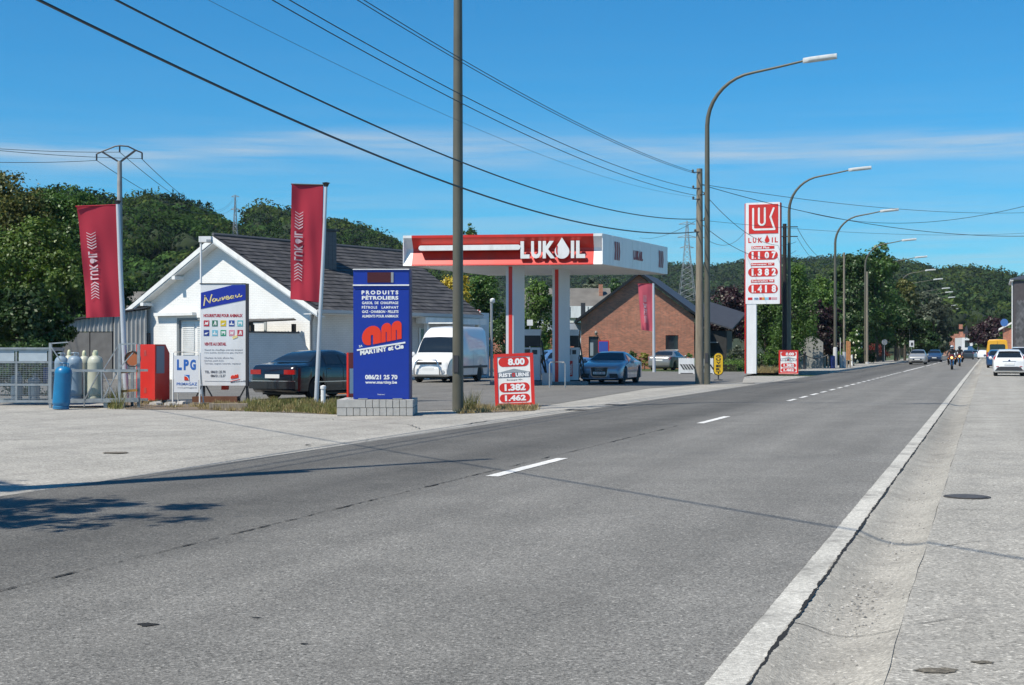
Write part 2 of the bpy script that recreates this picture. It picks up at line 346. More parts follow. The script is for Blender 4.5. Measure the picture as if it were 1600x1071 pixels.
# painted edge line (worn outline), lane dashes
def ragged(name, s0, s1, ta, tb, step, ja, jb, z, m, seed=1):
    r = random.Random(seed); vs = []; fs = []; s = s0; i = 0; wa = wb = 0
    while s <= s1:
        wa = .7*wa+r.uniform(-ja, ja); wb = .7*wb+r.uniform(-jb, jb)
        vs += [tuple(ST(s, ta+wa, z)), tuple(ST(s, tb+wb, z))]
        if i: fs.append((2*i-2, 2*i-1, 2*i+1, 2*i))
        i += 1; s += min(step*(1+max(0, s-20)*.08), (s1-s0)/3.01)
    me = bpy.data.meshes.new(name); me.from_pydata(vs, [], fs); me.update()
    if me.polygons[0].normal.z < 0: me.flip_normals()
    return tag(link(name, me, None, m), kind='structure')
ragged('edge_line', -4, SE, -1.135, -.968, .035, .0018, .005, .004, A_paint)
ragged('road_crack', -4, 130, -.968, -.950, .03, .006, .005, .0075, mat('crack_shadow_dirt', (.012, .011, .010), 1), 3)
ragged('road_crack', 2, 26, -5.509, -5.500, .05, .010, .010, .0065, MATS['crack_shadow_dirt'], 5)
for s0, s1, w in ((14.9, 17.8, .15), (27.0, 30.1, .15)): ragged('lane_dash', s0, s1, -5.27-w/2, -5.27+w/2, .1, .003, .003, .006, A_paint2, int(s0))
s = 39.7
while s < 94: ragged('lane_dash', s, s+1.65, -5.33, -5.20, .2, .002, .002, .006, A_paint2, int(s*7)); s += 2.75
ragged('lane_dash', 96, 128, -5.30, -5.16, 1, .002, .002, .006, A_paint2, 2)
s = 132
while s < 330: ragged('lane_dash', s, s+12, -5.26, -5.12, 1, .002, .002, .006, A_paint2, int(s)); s += 15
# second worn edge line trace at the far right, joints of the gutter
for k, s in enumerate((1.9, 7.4, 11.0, 16.6, 22.1, 27.9, 34)):
    r = random.Random(k); pts = []; mb = MB()
    for t in np.linspace(-.95, -.43, 9):
        z = np.interp(t, [q[0] for q in prof], [q[1] for q in prof])+.005; pts.append((s+r.uniform(-.03, .03)+.25*(t+.7)**2, t, z))
    w = .008
    vs = [tuple(ST(a, t, z)) for a, t, z in pts]+[tuple(ST(a+w, t, z)) for a, t, z in pts]; n = len(pts)
    me = bpy.data.meshes.new('gutter_joint'); me.from_pydata(vs, [], [(i, i+1, n+i+1, n+i) for i in range(n-1)]); me.update(); tag(link('gutter_joint', me, None, MATS['crack_shadow_dirt']), kind='structure')
# crumbled bits of concrete lying in the gutter
r = random.Random(4); vs = []; fs = []
for i in range(900):
    s = r.choice((3.4, 6.2, 8.3, 9.2, 10.3, 12.5, 16, 19, 24))+r.gauss(0, .9); t = -.66+r.gauss(0, .09); sz = r.uniform(.003, .013)
    if not -.93 < t < -.45: continue
    z = np.interp(t, [q[0] for q in prof], [q[1] for q in prof]); c = ST(s, t, z); k = len(vs)
    for a in range(4): vs.append((c.x+sz*math.cos(a*1.57+s)*r.uniform(.7, 1.2), c.y+sz*math.sin(a*1.57+s)*r.uniform(.7, 1.2), c.z+.001))
    vs.append((c.x, c.y, c.z+sz*.8)); fs += [(k, k+1, k+4), (k+1, k+2, k+4), (k+2, k+3, k+4), (k+3, k, k+4)]
me = bpy.data.meshes.new('gravel'); me.from_pydata(vs, [], fs); tag(link('gravel', me, None, mat('crumbs', (.3, .29, .27), .9, island=.6)), kind='stuff')
# covers and drains
def cover(px, py, r, label, rect=False):
    p = G(px, py); t = thing('manhole_cover' if not rect else 'drain_grate', label, 'manhole' if not rect else 'drain', (p.x, p.y, .008), RZ)
    mb = MB()
    if rect: mb.box(-.26, .26, -.2, .2, -.004, 0)
    else: mb.lathe([(r, -.004), (r, .001), (.001, .001)], 28)
    mb.build('frame', mat('cast_iron', (.05, .045, .04), .7, var=.3, scale=20), t)
    mb = MB()
    if rect:
        for k in range(6): mb.box(-.22+k*.08, -.18+k*.08, -.16, .16, .0005, .004)
    else: mb.lathe([(r*.86, .0015), (r*.86, .006), (.001, .006)], 28)
    mb.build('lid' if not rect else 'bar', mat('cast_iron_worn', (.07, .062, .055), .6, var=.4, scale=30), t)
cover(1511, 777.5, .22, 'round iron manhole cover set in the right-hand pavement')
cover(901, 641, .3, 'iron drain grate in the kerb strip just right of the near price board', True)
cover(962, 633, .3, 'iron drain grate in the kerb strip midway between the price board and the lamp post', True)
cover(1170, 599, .3, 'iron drain grate in the kerb strip below the tall price pylon', True)
M_stain = asphalt('stain', (.13, .115, .09), .3, 90, damt=.3)
for px, py, rx, ry, sd in ((1465, 1050, .10, .06, 1), (1535, 1037, .05, .03, 2), (182, 708, .19, .16, 3), (1020, 668, .05, .03, 4)):
    c = G(px, py); r = random.Random(sd); pts = [(c.x+rx*math.cos(a)*r.uniform(.7, 1.2), c.y+ry*math.sin(a)*r.uniform(.7, 1.2)) for a in np.linspace(0, 6.0, 18)]
    sheet('pavement_stain', pts, .0075, M_stain)

# ------------------------------------------------------------ foliage tools
def leafquads(c, n, size, jit=.35, out=None, droop=0.0):
    """c: (N,3) centres, n: (N,3) rough outward normals -> verts, quads"""
    N_ = len(c); nn = n+rng.normal(0, jit*1.6, (N_, 3)); nn /= np.linalg.norm(nn, axis=1, keepdims=True)+1e-9
    r = rng.normal(0, 1, (N_, 3)); r[:, 2] -= droop*2; a = np.cross(nn, r); a /= np.linalg.norm(a, axis=1, keepdims=True)+1e-9; b = np.cross(nn, a)
    sz = (size*rng.uniform(.6, 1.3, N_))[:, None]; a = a*sz*.5; b = b*sz*.5*rng.uniform(.5, .95, N_)[:, None]
    v = np.stack([c-a, c-b*.9, c+a, c+b*.9], 1).reshape(-1, 3); q = np.arange(N_*4).reshape(-1, 4); return v, q
def cloud(lobes, n, leaf, clump=.28, nclump=None, jit=.35, inner=.25, droop=0.0):
    """lobes: (x,y,z,rx,ry,rz) ; leaves gathered in clumps on the lobes' shells"""
    L = np.array(lobes, float); vol = L[:, 3]*L[:, 4]+L[:, 3]*L[:, 5]+L[:, 4]*L[:, 5]; pr = vol/vol.sum()
    nclump = nclump or max(12, n//70); li = rng.choice(len(L), nclump, p=pr)
    d = rng.normal(0, 1, (nclump, 3)); d /= np.linalg.norm(d, axis=1, keepdims=True); d[:, 2] = np.where(d[:, 2] < -.55, -d[:, 2], d[:, 2])
    rad = np.where(rng.random(nclump) < inner, rng.uniform(.3, .8, nclump), rng.uniform(.82, 1.06, nclump))[:, None]
    cc = L[li, :3]+d*L[li, 3:]*rad; cr_ = L[li, 3:].mean(1)*clump*rng.uniform(.6, 1.3, nclump)
    k = rng.integers(0, nclump, n); off = rng.normal(0, .55, (n, 3)); off[:, 2] *= .75; c = cc[k]+off*cr_[k][:, None]
    if droop: c[:, 2] -= np.abs(rng.normal(0, droop, n))
    nn = d[k]*.8+off*.7; nn[:, 2] += .25
    return leafquads(c, nn, leaf, jit, droop=droop)
def limbs(mb, h, r, lobes, seed=0, lean=0):
    rr = random.Random(seed); top = h*.62
    mb.tube([(0, 0, -.1), (lean*.2, 0, h*.2), (lean*.6, .02*h, h*.42), (lean, 0, top)], [r*1.25, r, r*.8, r*.35], 8)
    for L_ in lobes:
        a = Vector((lean*.5, 0, h*rr.uniform(.22, .45))); e = Vector(L_[:3]); m_ = a.lerp(e, .5)+Vector((0, 0, h*.04)); mb.tube([a, m_, e], [r*.5, r*.33, r*.08], 6)
def tree(name, label, base, h, lobes, n, leaf, lm, trunk=.18, cat='tree', group=None, seed=0, bark=None, **kw):
    t = thing(name, label, cat, base, 0, group); mb = MB(); limbs(mb, h, trunk, lobes, seed); mb.build('trunk', bark or M_bark, t, smooth=60)
    v, q = cloud(lobes, n, leaf, **kw); link('crown', np_mesh('crown', v, q), t, lm); return t
def auto_lobes(h, w, n=7, seed=0, z0=.3, depth=1.0):
    r = random.Random(seed); L = [(0, 0, h*(z0+(1-z0)*.5), w*.36, w*.36*depth, h*(1-z0)*.42)]
    for i in range(n):
        a = 2*PI*i/n+r.uniform(-.4, .4); z = h*(z0+(1-z0)*r.uniform(.12, .85)); k = math.sin(PI*min(1, max(.12, (z/h-z0)/(1-z0)*.85+.12)))
        R = w*.5*k*.62; s = w*r.uniform(.16, .26); L.append((R*math.cos(a), R*math.sin(a)*depth, z, s, s*depth, s*1.05))
    L.append((r.uniform(-.05, .05)*w, 0, h*.86, w*.17, w*.17, h*.13)); return L
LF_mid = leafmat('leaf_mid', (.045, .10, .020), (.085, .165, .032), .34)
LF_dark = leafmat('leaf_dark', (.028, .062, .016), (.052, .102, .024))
LF_light = leafmat('leaf_light', (.08, .155, .025), (.14, .24, .045), .4)
LF_grey = leafmat('leaf_grey', (.06, .075, .045), (.11, .13, .085))
LF_purple = leafmat('leaf_purple', (.022, .010, .014), (.05, .02, .026), .15)
LF_yellow = leafmat('leaf_yellow', (.35, .26, .02), (.55, .42, .04), .3)
LF_olive = leafmat('leaf_olive', (.06, .085, .02), (.15, .14, .035), .3)
LF_far = leafmat('leaf_far', (.034, .076, .020), (.062, .112, .032), .3, .07, 0, .5)
LF_far2 = leafmat('leaf_far2', (.030, .058, .024), (.052, .088, .034), .3, .05, 0, .5)
M_under = mat('hill_and_heart_dark', (.02, .035, .012), 1)

def hill(crest, Zr, Zb, px0, px1, hidetree, name='hill', nj=24, pw=1.7):
    xs = np.linspace(px0, px1, 90); cy = np.interp(xs, [c[0] for c in crest], [c[1] for c in crest]); zc = H+(HY-cy)*Zr/F-hidetree
    u = np.linspace(0, 1.35, nj); vs = []
    for j, uu in enumerate(u):
        Z = Zb+(Zr-Zb)*uu; prof_ = (math.sin(min(uu, 1)*PI/2)**pw) if uu <= 1 else 1-(uu-1)*1.1
        for x, z in zip(xs, zc): vs.append(((x-800)*Z/F, Z, -1+(z+1)*prof_*(1+.03*math.sin(x*.04+uu*5))))
    n = len(xs); fs = [(j*n+i, j*n+i+1, (j+1)*n+i+1, (j+1)*n+i) for j in range(nj-1) for i in range(n-1)]
    me = np_mesh(name, vs, fs); me.polygons.foreach_set('use_smooth', [True]*len(me.polygons)); o = link(name, me, None, M_under); tag(o, kind='structure')
    def at(px, uu):
        Z = Zb+(Zr-Zb)*uu; zz = np.interp(px, xs, zc); pr = np.where(uu <= 1, np.sin(np.minimum(uu, 1)*PI/2)**pw, 1-(uu-1)*1.1)
        return np.stack([(px-800)*Z/F, Z, -1+(zz+1)*pr*(1+.03*np.sin(px*.04+uu*5))], -1)
    return at
ICO = None
def forest(at, n, px0, px1, u0, u1, rad, leaf, nl, lm, name='forest', conifer=0, seed=0, wt=None):
    r = np.random.default_rng(seed); px = r.uniform(px0, px1, n); uu = r.uniform(u0**2, u1**2, n)**.5; base = at(px, uu)
    R = rad*r.uniform(.65, 1.35, n); c = base.copy(); c[:, 2] += R*1.05
    d = r.normal(0, 1, (n, nl, 3)); d /= np.linalg.norm(d, axis=2, keepdims=True); d[:, :, 2] = np.abs(d[:, :, 2])*1.0-.25
    # clumps: pull directions towards few knots per tree
    kn = r.normal(0, 1, (n, 9, 3)); kn /= np.linalg.norm(kn, axis=2, keepdims=True); kn[:, :, 2] = np.abs(kn[:, :, 2])*.9-.1
    ki = r.integers(0, 9, (n, nl)); kk = np.take_along_axis(kn, ki[:, :, None].repeat(3, 2), 1)
    pos = kk*.72+d*.36; isC = r.random(n) < conifer
    pz = pos.copy(); pz[isC, :, 2] = r.uniform(-.9, 2.1, (isC.sum(), nl)); sc = np.clip((2.1-pz[isC, :, 2])/3.0, .03, 1)*.62; pz[isC, :, 0] = d[isC, :, 0]*sc; pz[isC, :, 1] = d[isC, :, 1]*sc
    pts = (c[:, None, :]+pz*R[:, None, None]*np.array([1, 1, .95])).reshape(-1, 3); nr = (kk*.7+d*.6).reshape(-1, 3)
    v, q = leafquads(pts, nr, leaf, .3)
    # dark solid heart added inside every crown to block gaps between leaves
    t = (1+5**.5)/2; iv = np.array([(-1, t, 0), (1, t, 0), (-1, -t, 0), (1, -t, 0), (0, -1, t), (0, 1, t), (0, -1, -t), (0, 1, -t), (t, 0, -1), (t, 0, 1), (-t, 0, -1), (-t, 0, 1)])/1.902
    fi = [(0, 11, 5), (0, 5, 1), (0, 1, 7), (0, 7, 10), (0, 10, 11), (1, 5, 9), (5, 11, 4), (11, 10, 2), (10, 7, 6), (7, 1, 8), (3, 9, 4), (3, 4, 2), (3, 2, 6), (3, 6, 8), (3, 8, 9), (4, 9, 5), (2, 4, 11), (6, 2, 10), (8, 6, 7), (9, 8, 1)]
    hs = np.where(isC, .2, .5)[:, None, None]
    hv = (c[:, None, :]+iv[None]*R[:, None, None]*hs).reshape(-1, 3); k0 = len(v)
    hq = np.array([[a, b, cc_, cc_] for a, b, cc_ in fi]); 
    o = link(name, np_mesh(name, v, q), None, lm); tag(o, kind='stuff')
    hf = (np.array(fi)[None]+12*np.arange(n)[:, None, None]).reshape(-1, 3); o2 = link('crown_heart', np_mesh('crown_heart', hv, hf), None, M_under); tag(o2, kind='stuff')
cl = [(-700, 300), (60, 296), (100, 300), (150, 302), (190, 306), (260, 310), (330, 322), (352, 346), (372, 366), (400, 372), (500, 380), (620, 400)]
atL = hill(cl, 430, 170, -700, 560, 12)
forest(atL, 1750, -60, 560, .02, 1.06, 4.0, 1.0, 165, LF_far, conifer=.0, seed=1)
forest(atL, 160, 120, 330, .95, 1.1, 3.6, .7, 110, LF_dark, conifer=.8, seed=9)
cm_ = [(300, 372), (372, 366), (392, 352), (402, 331), (440, 334), (470, 341), (520, 348), (560, 360), (600, 372), (640, 392), (700, 412), (780, 425), (900, 440)]
atM = hill(cm_, 560, 300, 330, 900, 10.5)
forest(atM, 1000, 340, 760, .1, 1.05, 4.6, 1.25, 120, LF_far, seed=2)
cb_ = [(500, 430), (700, 430), (830, 429), (900, 427), (950, 428), (1040, 420), (1100, 417), (1165, 413), (1240, 408), (1300, 404), (1400, 420), (1500, 440), (1700, 450)]
atB = hill(cb_, 1250, 600, 500, 1700, 16)
forest(atB, 2200, 640, 1420, .2, 1.04, 7.5, 2.1, 75, LF_far2, seed=3)
cr2 = [(1150, 470), (1230, 425), (1250, 412), (1280, 401), (1340, 399), (1400, 404), (1440, 404), (1462, 416), (1474, 423), (1480, 413), (1520, 415), (1600, 424), (1800, 436), (2400, 440)]
atR = hill(cr2, 900, 330, 1180, 2400, 20.5)
forest(atR, 2000, 1200, 1660, .05, 1.04, 6.4, 1.7, 105, LF_far2, seed=4)

LF_farl = leafmat('leaf_far_light', (.055, .085, .022), (.085, .12, .035), .3, .2, 0, .4); LF_fard = leafmat('leaf_far_dark', (.016, .036, .016), (.03, .055, .022), .2, .2, 0, .4)
forest(atL, 170, 60, 500, .1, 1.03, 4.6, .9, 150, LF_farl, seed=21); forest(atL, 200, 60, 500, .1, 1.03, 4.8, .9, 150, LF_fard, seed=22)
forest(atM, 120, 380, 700, .1, 1.03, 5.4, 1.2, 110, LF_farl, seed=23); forest(atM, 140, 380, 700, .1, 1.03, 5.2, 1.2, 110, LF_fard, seed=26); forest(atR, 300, 1190, 1640, .05, 1.02, 7.4, 1.5, 110, LF_farl, seed=24); forest(atR, 380, 1190, 1640, .05, 1.02, 6.8, 1.5, 100, LF_fard, conifer=.0, seed=25)
# cracks and marks on apron and road
def crack(pts, w, seed, m=None, z=.0085, name='road_crack'):
    r = random.Random(seed); P_ = []
    for (a, b_), (c, d) in zip(pts[:-1], pts[1:]):
        p, q = G(a, b_), G(c, d); n = max(4, int((q-p).length/.12))
        for i in range(n): P_.append(p.lerp(q, i/n)+Vector((r.gauss(0, .018), r.gauss(0, .03), 0)))
    vs = []; 
    for i, p in enumerate(P_):
        ww = w*r.uniform(.35, 1.3)*(1 if 1 < i < len(P_)-2 else .3); d_ = (P_[min(i+1, len(P_)-1)]-P_[max(i-1, 0)]).normalized(); n_ = Vector((-d_.y, d_.x, 0)); vs += [(p.x+n_.x*ww, p.y+n_.y*ww, z), (p.x-n_.x*ww, p.y-n_.y*ww, z)]
    me = bpy.data.meshes.new(name); me.from_pydata(vs, [], [(2*i, 2*i+1, 2*i+3, 2*i+2) for i in range(len(P_)-1)]); me.update()
    if me.polygons[0].normal.z < 0: me.flip_normals()
    tag(link(name, me, None, m or MATS['crack_shadow_dirt']), kind='structure')
M_seal = mat('joint_dirt', (.10, .095, .085), .95, var=.3, scale=9)
crack([(472, 697), (500, 693)], .03, 1); crack([(410, 704), (545, 692), (640, 682)], .010, 2, M_seal); crack([(200, 742), (240, 737)], .015, 3); crack([(90, 726), (300, 716), (420, 704)], .008, 4, M_seal)
crack([(430, 650), (640, 664), (660, 672)], .012, 5, M_seal); crack([(0, 690), (180, 676), (420, 672)], .010, 6, M_seal); crack([(720, 665), (770, 657)], .02, 7)
crack([(1395, 985), (1480, 968), (1600, 962)], .004, 8, M_seal); crack([(1440, 860), (1530, 846), (1600, 850)], .005, 9, M_seal); crack([(1455, 795), (1600, 800)], .006, 10, M_seal)
for px, py, rx, ry, sd in ((231, 977, .07, .045, 12), (400, 966, .03, .015, 13), (475, 1007, .03, .012, 14)):
    c = G(px, py); r = random.Random(sd); pts = [(c.x+rx*math.cos(a)*r.uniform(.4, 1.3), c.y+ry*math.sin(a)*r.uniform(.4, 1.3)) for a in np.linspace(0, 6.0, 11)]
    sheet('road_stain', pts, .0045, MATS['crack_shadow_dirt'])
# ---------------------------------------------------------------- canopy, columns, pumps, pylon, signs
def frame_at(p, rz): return Matrix.Translation(p) @ Matrix.Rotation(rz, 4, 'Z')
# canopy quad in plan
FR = P(941, 413, 54.0); FL = P(630, 413, 54.0*178/174.5); BR = P(1043, 420, 61.3); 
FR.z = FL.z = BR.z = 0
ex = (FR-FL); LF = ex.length; ex.normalize(); sd = (BR-FR); LS = sd.length; sd.normalize()
can = thing('station_canopy', 'white and red flat canopy of the filling station over the fuel pumps', 'canopy', FL, math.atan2(ex.y, ex.x), None)
Ri = Matrix.Rotation(-math.atan2(ex.y, ex.x), 3, 'Z'); sdl = Ri @ sd
ZB = 4.72; ZT = 5.90; HC = ZT-ZB
# fascia profile seen from the end (d = distance in front of the core, z)
pf = [(.02, ZT), (.02, ZT-.10), (-.30, ZT-.52), (-.30, ZT-.60), (-.02, ZB+.05), (.0, ZB)]
def fascia(x0, x1, m, name, off=0.0, pts=None):
    pr = pts or pf; mb = MB(); n = len(pr)
    vs = [(x, -d-off, z) for x in (x0, x1) for d, z in pr]+[(x, .45, z) for x in (x0, x1) for z in (ZB, ZT)]
    fs = [(i, i+1, n+i+1, n+i) for i in range(n-1)]
    fs += [tuple(range(n))+(2*n, 2*n+1)[0:2], tuple(range(n, 2*n))+(2*n+2, 2*n+3), (0, n, 2*n+3, 2*n+1), (n-1, 2*n-1, 2*n+2, 2*n)]
    mb.add(vs, fs); return mb.build(name, m, can)
EW = .34
fascia(EW, LF-EW, M_red, 'fascia')
fascia(0, EW, M_white, 'end_panel', .004); fascia(LF-EW, LF, M_white, 'end_panel', .004)
mb = MB()   # deck (roof slab) as a skewed prism
c4 = [Vector((.02, .5, 0)), Vector((LF-.02, .46, 0)), Vector((LF-.02, .46, 0))+sdl*(LS-.5), Vector((.02, .5, 0))+sdl*(LS-.5)]
def slab(mb, c, z0, z1): mb.add([(p.x, p.y, z0) for p in c]+[(p.x, p.y, z1) for p in c], [(3, 2, 1, 0), (4, 5, 6, 7)]+[(i, (i+1) % 4, 4+(i+1) % 4, 4+i) for i in range(4)])
slab(mb, c4, ZT-.3, ZT-.2); mb.build('roof_deck', M_grey, can)
# soffit panels
NS = 14
for i in range(NS):
    a = .06+(LF-.12)*i/NS; b = .06+(LF-.12)*(i+1)/NS-.012; q = [Vector((a, .44, 0)), Vector((b, .44, 0)), Vector((b, .44, 0))+sdl*(LS-.5), Vector((a, .44, 0))+sdl*(LS-.5)]
    m_ = MB(); slab(m_, q, ZB+.03, ZB+.05); m_.build('soffit_panel', mat('soffit_white', (.70, .69, .66), .45, var=.05), can)
# right side made of flat white panels
NP = 7; m2 = MB(); m3 = MB()
for side, org in ((1, Vector((LF-.012, .02, 0))), (0, Vector((.012, .02, 0)))):
    for i in range(NP):
        a = org+sdl*(.0+(LS-.03)*i/NP); b = org+sdl*(.0+(LS-.03)*(i+1)/NP-.02); nx = Vector((sdl.y, -sdl.x, 0))*(.03 if side else -.03)
        m_ = MB(); slab(m_, [a, b, b+nx, a+nx], ZB+.0, ZT); m_.build('side_panel', M_wgloss, can)
m_ = MB(); a = Vector((0, .4, 0))+sdl*(LS-.45); slab(m_, [a, a+Vector((LF, 0, 0)), a+Vector((LF, .06, 0)), a+Vector((0, .06, 0))], ZB, ZT); m_.build('rear_fascia', M_white, can)
# white bar on the front and lettering
def fy(z): return .3 - (.3 if z > 0 else 0)
mb = MB(); x0 = LF*(655-630)/311; x1 = LF*(815-630)/311; zc = ZT-.50; hh = .10
mb.prism(rrect(x0, x1, zc-hh, zc+hh, .1), -.08, .20); mb.build('white_bar', M_white, can)
lx0 = LF*(815-630)/311; lx1 = LF*(916-630)/311; zt = ZT-.27; zb = ZB+.24
u = (lx1-lx0)/100.
def letters(parent, segs, m, z0, z1, y, dep, bold, name='letter'):
    for tx, a, b in segs:
        mb = MB(); 
        if tx == 'drop':
            cx = (a+b)/2; r = (b-a)/2; mb.prism(drop(cx, z0+r*.93, r, (z1-z0)*1.22-r), y, y+dep)
        else: add_text(mb, tx, a, b, z0, z1, y, dep=dep, bold=bold)
        mb2 = MB(); mb2.v = mb.v; mb2.f = mb.f; mb2.mi = mb.mi
        link(name, mb2.mesh(name), parent, m)
sx = lambda q: lx0+(q-815)*(lx1-lx0)/101
letters(can, [('L', sx(815), sx(829)), ('U', sx(831.5), sx(847)), ('K', sx(849.5), sx(868.5)), ('drop', sx(868), sx(890.5)), ('I', sx(893), sx(898)), ('L', sx(901), sx(915))], M_white, zb, zt, -.06, .12, .045)
mb = MB(); cx = sx(874.5); rr = .1   # red reflection mark inside the drop
mb.prism([(cx-.06+.05*math.cos(a), zb+.33+.20*math.sin(a)) for a in np.linspace(1.9, 4.6, 10)]+[(cx-.03+.03*math.cos(a), zb+.31+.15*math.sin(a)) for a in np.linspace(4.6, 1.9, 10)], -.075, -.055); mb.build('drop_mark', M_red, can)
# marks on the side
def on_side(fr, z): 
    p = Vector((LF+.02, .02, 0))+sdl*(LS*fr); p.z = z; return p
def side_fn(dd=.02):
    nx = Vector((sdl.y, -sdl.x, 0))
    return lambda x, y, z: tuple(Vector((LF-.012, .02, 0))+sdl*x+nx*(.03-y)+Vector((0, 0, z)))
M_dred = mat('side_red', (.30, .012, .02), .4)
fn = side_fn()
for fr in (.19, .87):
    mb = MB()
    for k in range(3):
        x = LS*fr+k*.22-.25; zc = ZT-.58; pts = [(x, zc+.36), (x+.12, zc+.36), (x+.2, zc), (x+.12, zc-.36), (x, zc-.36), (x+.08, zc)]
        n = len(pts); mb.add([fn(px_, -.02, z_) for px_, z_ in pts], [tuple(range(n))])
    mb.build('chevron_mark', M_dred, can)
mb = MB(); a = LS*.44
for tx, p, q in (('L', 0, .17), ('U', .21, .39), ('K', .43, .62), ('I', .87, .93), ('L', .97, 1.12)): m_ = MB(); add_text(m_, tx, a+p, a+q, ZT-.80, ZT-.42, -.02, dep=.01, bold=.05, fn=fn); m_.build('letter', M_dred, can)
dp = drop(a+.74, ZT-.70, .11, .36); mb.add([fn(x, -.02, z) for x, z in dp], [tuple(range(len(dp)))]); mb.build('letter', M_dred, can)
# columns
def column(px, Z, label, wpx):
    t = thing('canopy_column', label, 'column', ((px-800)*Z/F, Z, 0), 0, 'columns carrying the canopy')
    a = math.radians(52); nrm = -1
    fx = Vector((math.cos(math.radians(-8)), math.sin(math.radians(-8)), 0)); sx_ = Vector((math.cos(a), math.sin(a), 0))
    w = .30*wpx; d = .72
    p0 = Vector((0, 0, 0)); p1 = fx*w; p2 = p1+sx_*d; p3 = p0+sx_*d
    mb = MB(); slab(mb, [p0, p1, p2, p3], 0.0, ZB+.03); mb.build('shaft', mat('column_white', (.62, .63, .66), .35, var=.04, dirt=(.4, .38, .35), dscale=3, damt=.2), t)
    mb = MB(); o = Vector((fx.y, -fx.x, 0))*.012; slab(mb, [p0+fx*w*.36+o, p0+fx*w*.84+o, p0+fx*w*.84, p0+fx*w*.36], .05, ZB); mb.build('red_stripe', M_red, t)
    mb = MB(); slab(mb, [p0-fx*.04-sx_*.03, p1+fx*.04-sx_*.03, p2+fx*.04+sx_*.03, p3-fx*.04+sx_*.03], 0, .12); mb.build('base_plate', M_dark, t)
    return t
column(790.5, 55.5, 'white canopy column with red edge stripe behind the near price board', 1.0)
column(863, 57.6, 'white canopy column with dark stripe between the two pumps', 1.0)
# low pump island
mb = MB(); 
for (x0, x1, y0, y1) in ((-.9, 3.1, 57.2, 59.8),): mb.box(x0, x1, y0, y1, .003, .13)
t = mb.build('pump_island', mat('island_concrete', (.22, .215, .21), .85, var=.15, bump=.2), None); tag(t, 'low concrete island carrying the fuel pumps under the canopy', 'kerb island')
M_pump = mat('pump_white', (.55, .56, .58), .4, var=.08)
def pump(px, Z, w, label, h=2.25):
    t = thing('fuel_pump', label, 'fuel pump', ((px-800)*Z/F, Z, .13), -.15, 'fuel pumps under the canopy'); d = .5
    mb = MB(); mb.box(-w/2, w/2, -d/2, d/2, .05, 1.02); mb.build('cabinet', M_pump, t)
    mb = MB(); mb.box(-w/2-.03, w/2+.03, -d/2-.03, d/2+.03, 0, .05); mb.build('plinth', M_dark, t)
    mb = MB(); mb.box(-w*.12, w*.12, -d/2-.012, -d/2, .2, .85); mb.build('red_panel', M_red, t)
    mb = MB(); add_text(mb, 'DIESEL', 0, .45, 0, .1, -d/2-.02, fn=lambda x, y, z: (.05-z, y, .28+x)); mb.build('lettering', M_white, t)
    mb = MB(); mb.box(-w/2-.02, w/2+.02, -d/2-.02, d/2+.02, 1.02, 1.4); mb.build('head', M_pump, t)
    mb = MB(); mb.box(-w*.34, -w*.02, -d/2-.032, -d/2-.02, 1.1, 1.33); mb.build('display', M_wglass, t)
    mb = MB(); mb.box(w*.1, w*.36, -d/2-.03, -d/2-.02, 1.12, 1.3); mb.build('keypad', M_dark, t)
    for sx_ in (-1, 1): m_ = MB(); m_.box(sx_*w*.42-.03, sx_*w*.42+.03, -.05, .05, 1.4, h-.35); m_.build('post', M_dark, t)
    mb = MB(); mb.box(-w/2, w/2, -.12, .12, 1.45, 1.95); mb.build('hose_housing', M_black, t)
    mb = MB(); mb.box(-w/2, w/2, -.15, .15, h-.35, h-.1); mb.build('header', M_pump, t)
    for k, mm_ in enumerate((M_black, mat('green_nozzle', (.02, .2, .05), .5), M_red)):
        y = -d/2-.05; x = w/2+.04; mb = MB(); z = .75
        mb.tube([(x, -.18+k*.17, z), (x+.05, -.18+k*.17, z+.22), (x+.02, -.18+k*.17, z+.34)], [.03, .035, .03], 6); mb.build('nozzle', mm_, t)
        mb = MB(); mb.tube([(x+.02, -.18+k*.17, z+.05), (x+.16, -.18+k*.17, .35), (x+.2, -.15+k*.17, .2), (x+.12, -.1+k*.17, .8), (x-.02, -.1+k*.17, 1.7)], .013, 5); mb.build('hose', M_black, t)
    return t
pump(830, 58.4, .80, 'white fuel pump with red panel just right of the first canopy column')
pump(893, 58.9, .62, 'narrow white fuel pump beside the grey-blue coupe')
# price tag board between, hoop rail
t = thing('hoop_rail', 'steel hoop guard rail in front of the second canopy column', 'guard rail', G(872, 606)*1.0, 0); mb = MB()
mb.tube([(-.32, 0, 0), (-.32, 0, .9), (-.27, 0, .97), (.22, 0, .97), (.27, 0, .9), (.27, 0, 0)], .028, 8); mb.build('hoop', M_galv, t, smooth=50)
mb = MB(); mb.box(-.2, .2, -.15, .15, .0, .5); t = mb.build('waste_bin', mat('bin_grey', (.35, .36, .38), .5), None); t.location = ((847+4-800)*56.8/F+.1, 56.9, .003); tag(t, 'small pale grey box on the ground left of the second canopy column', 'box')
for i in range(3): pass

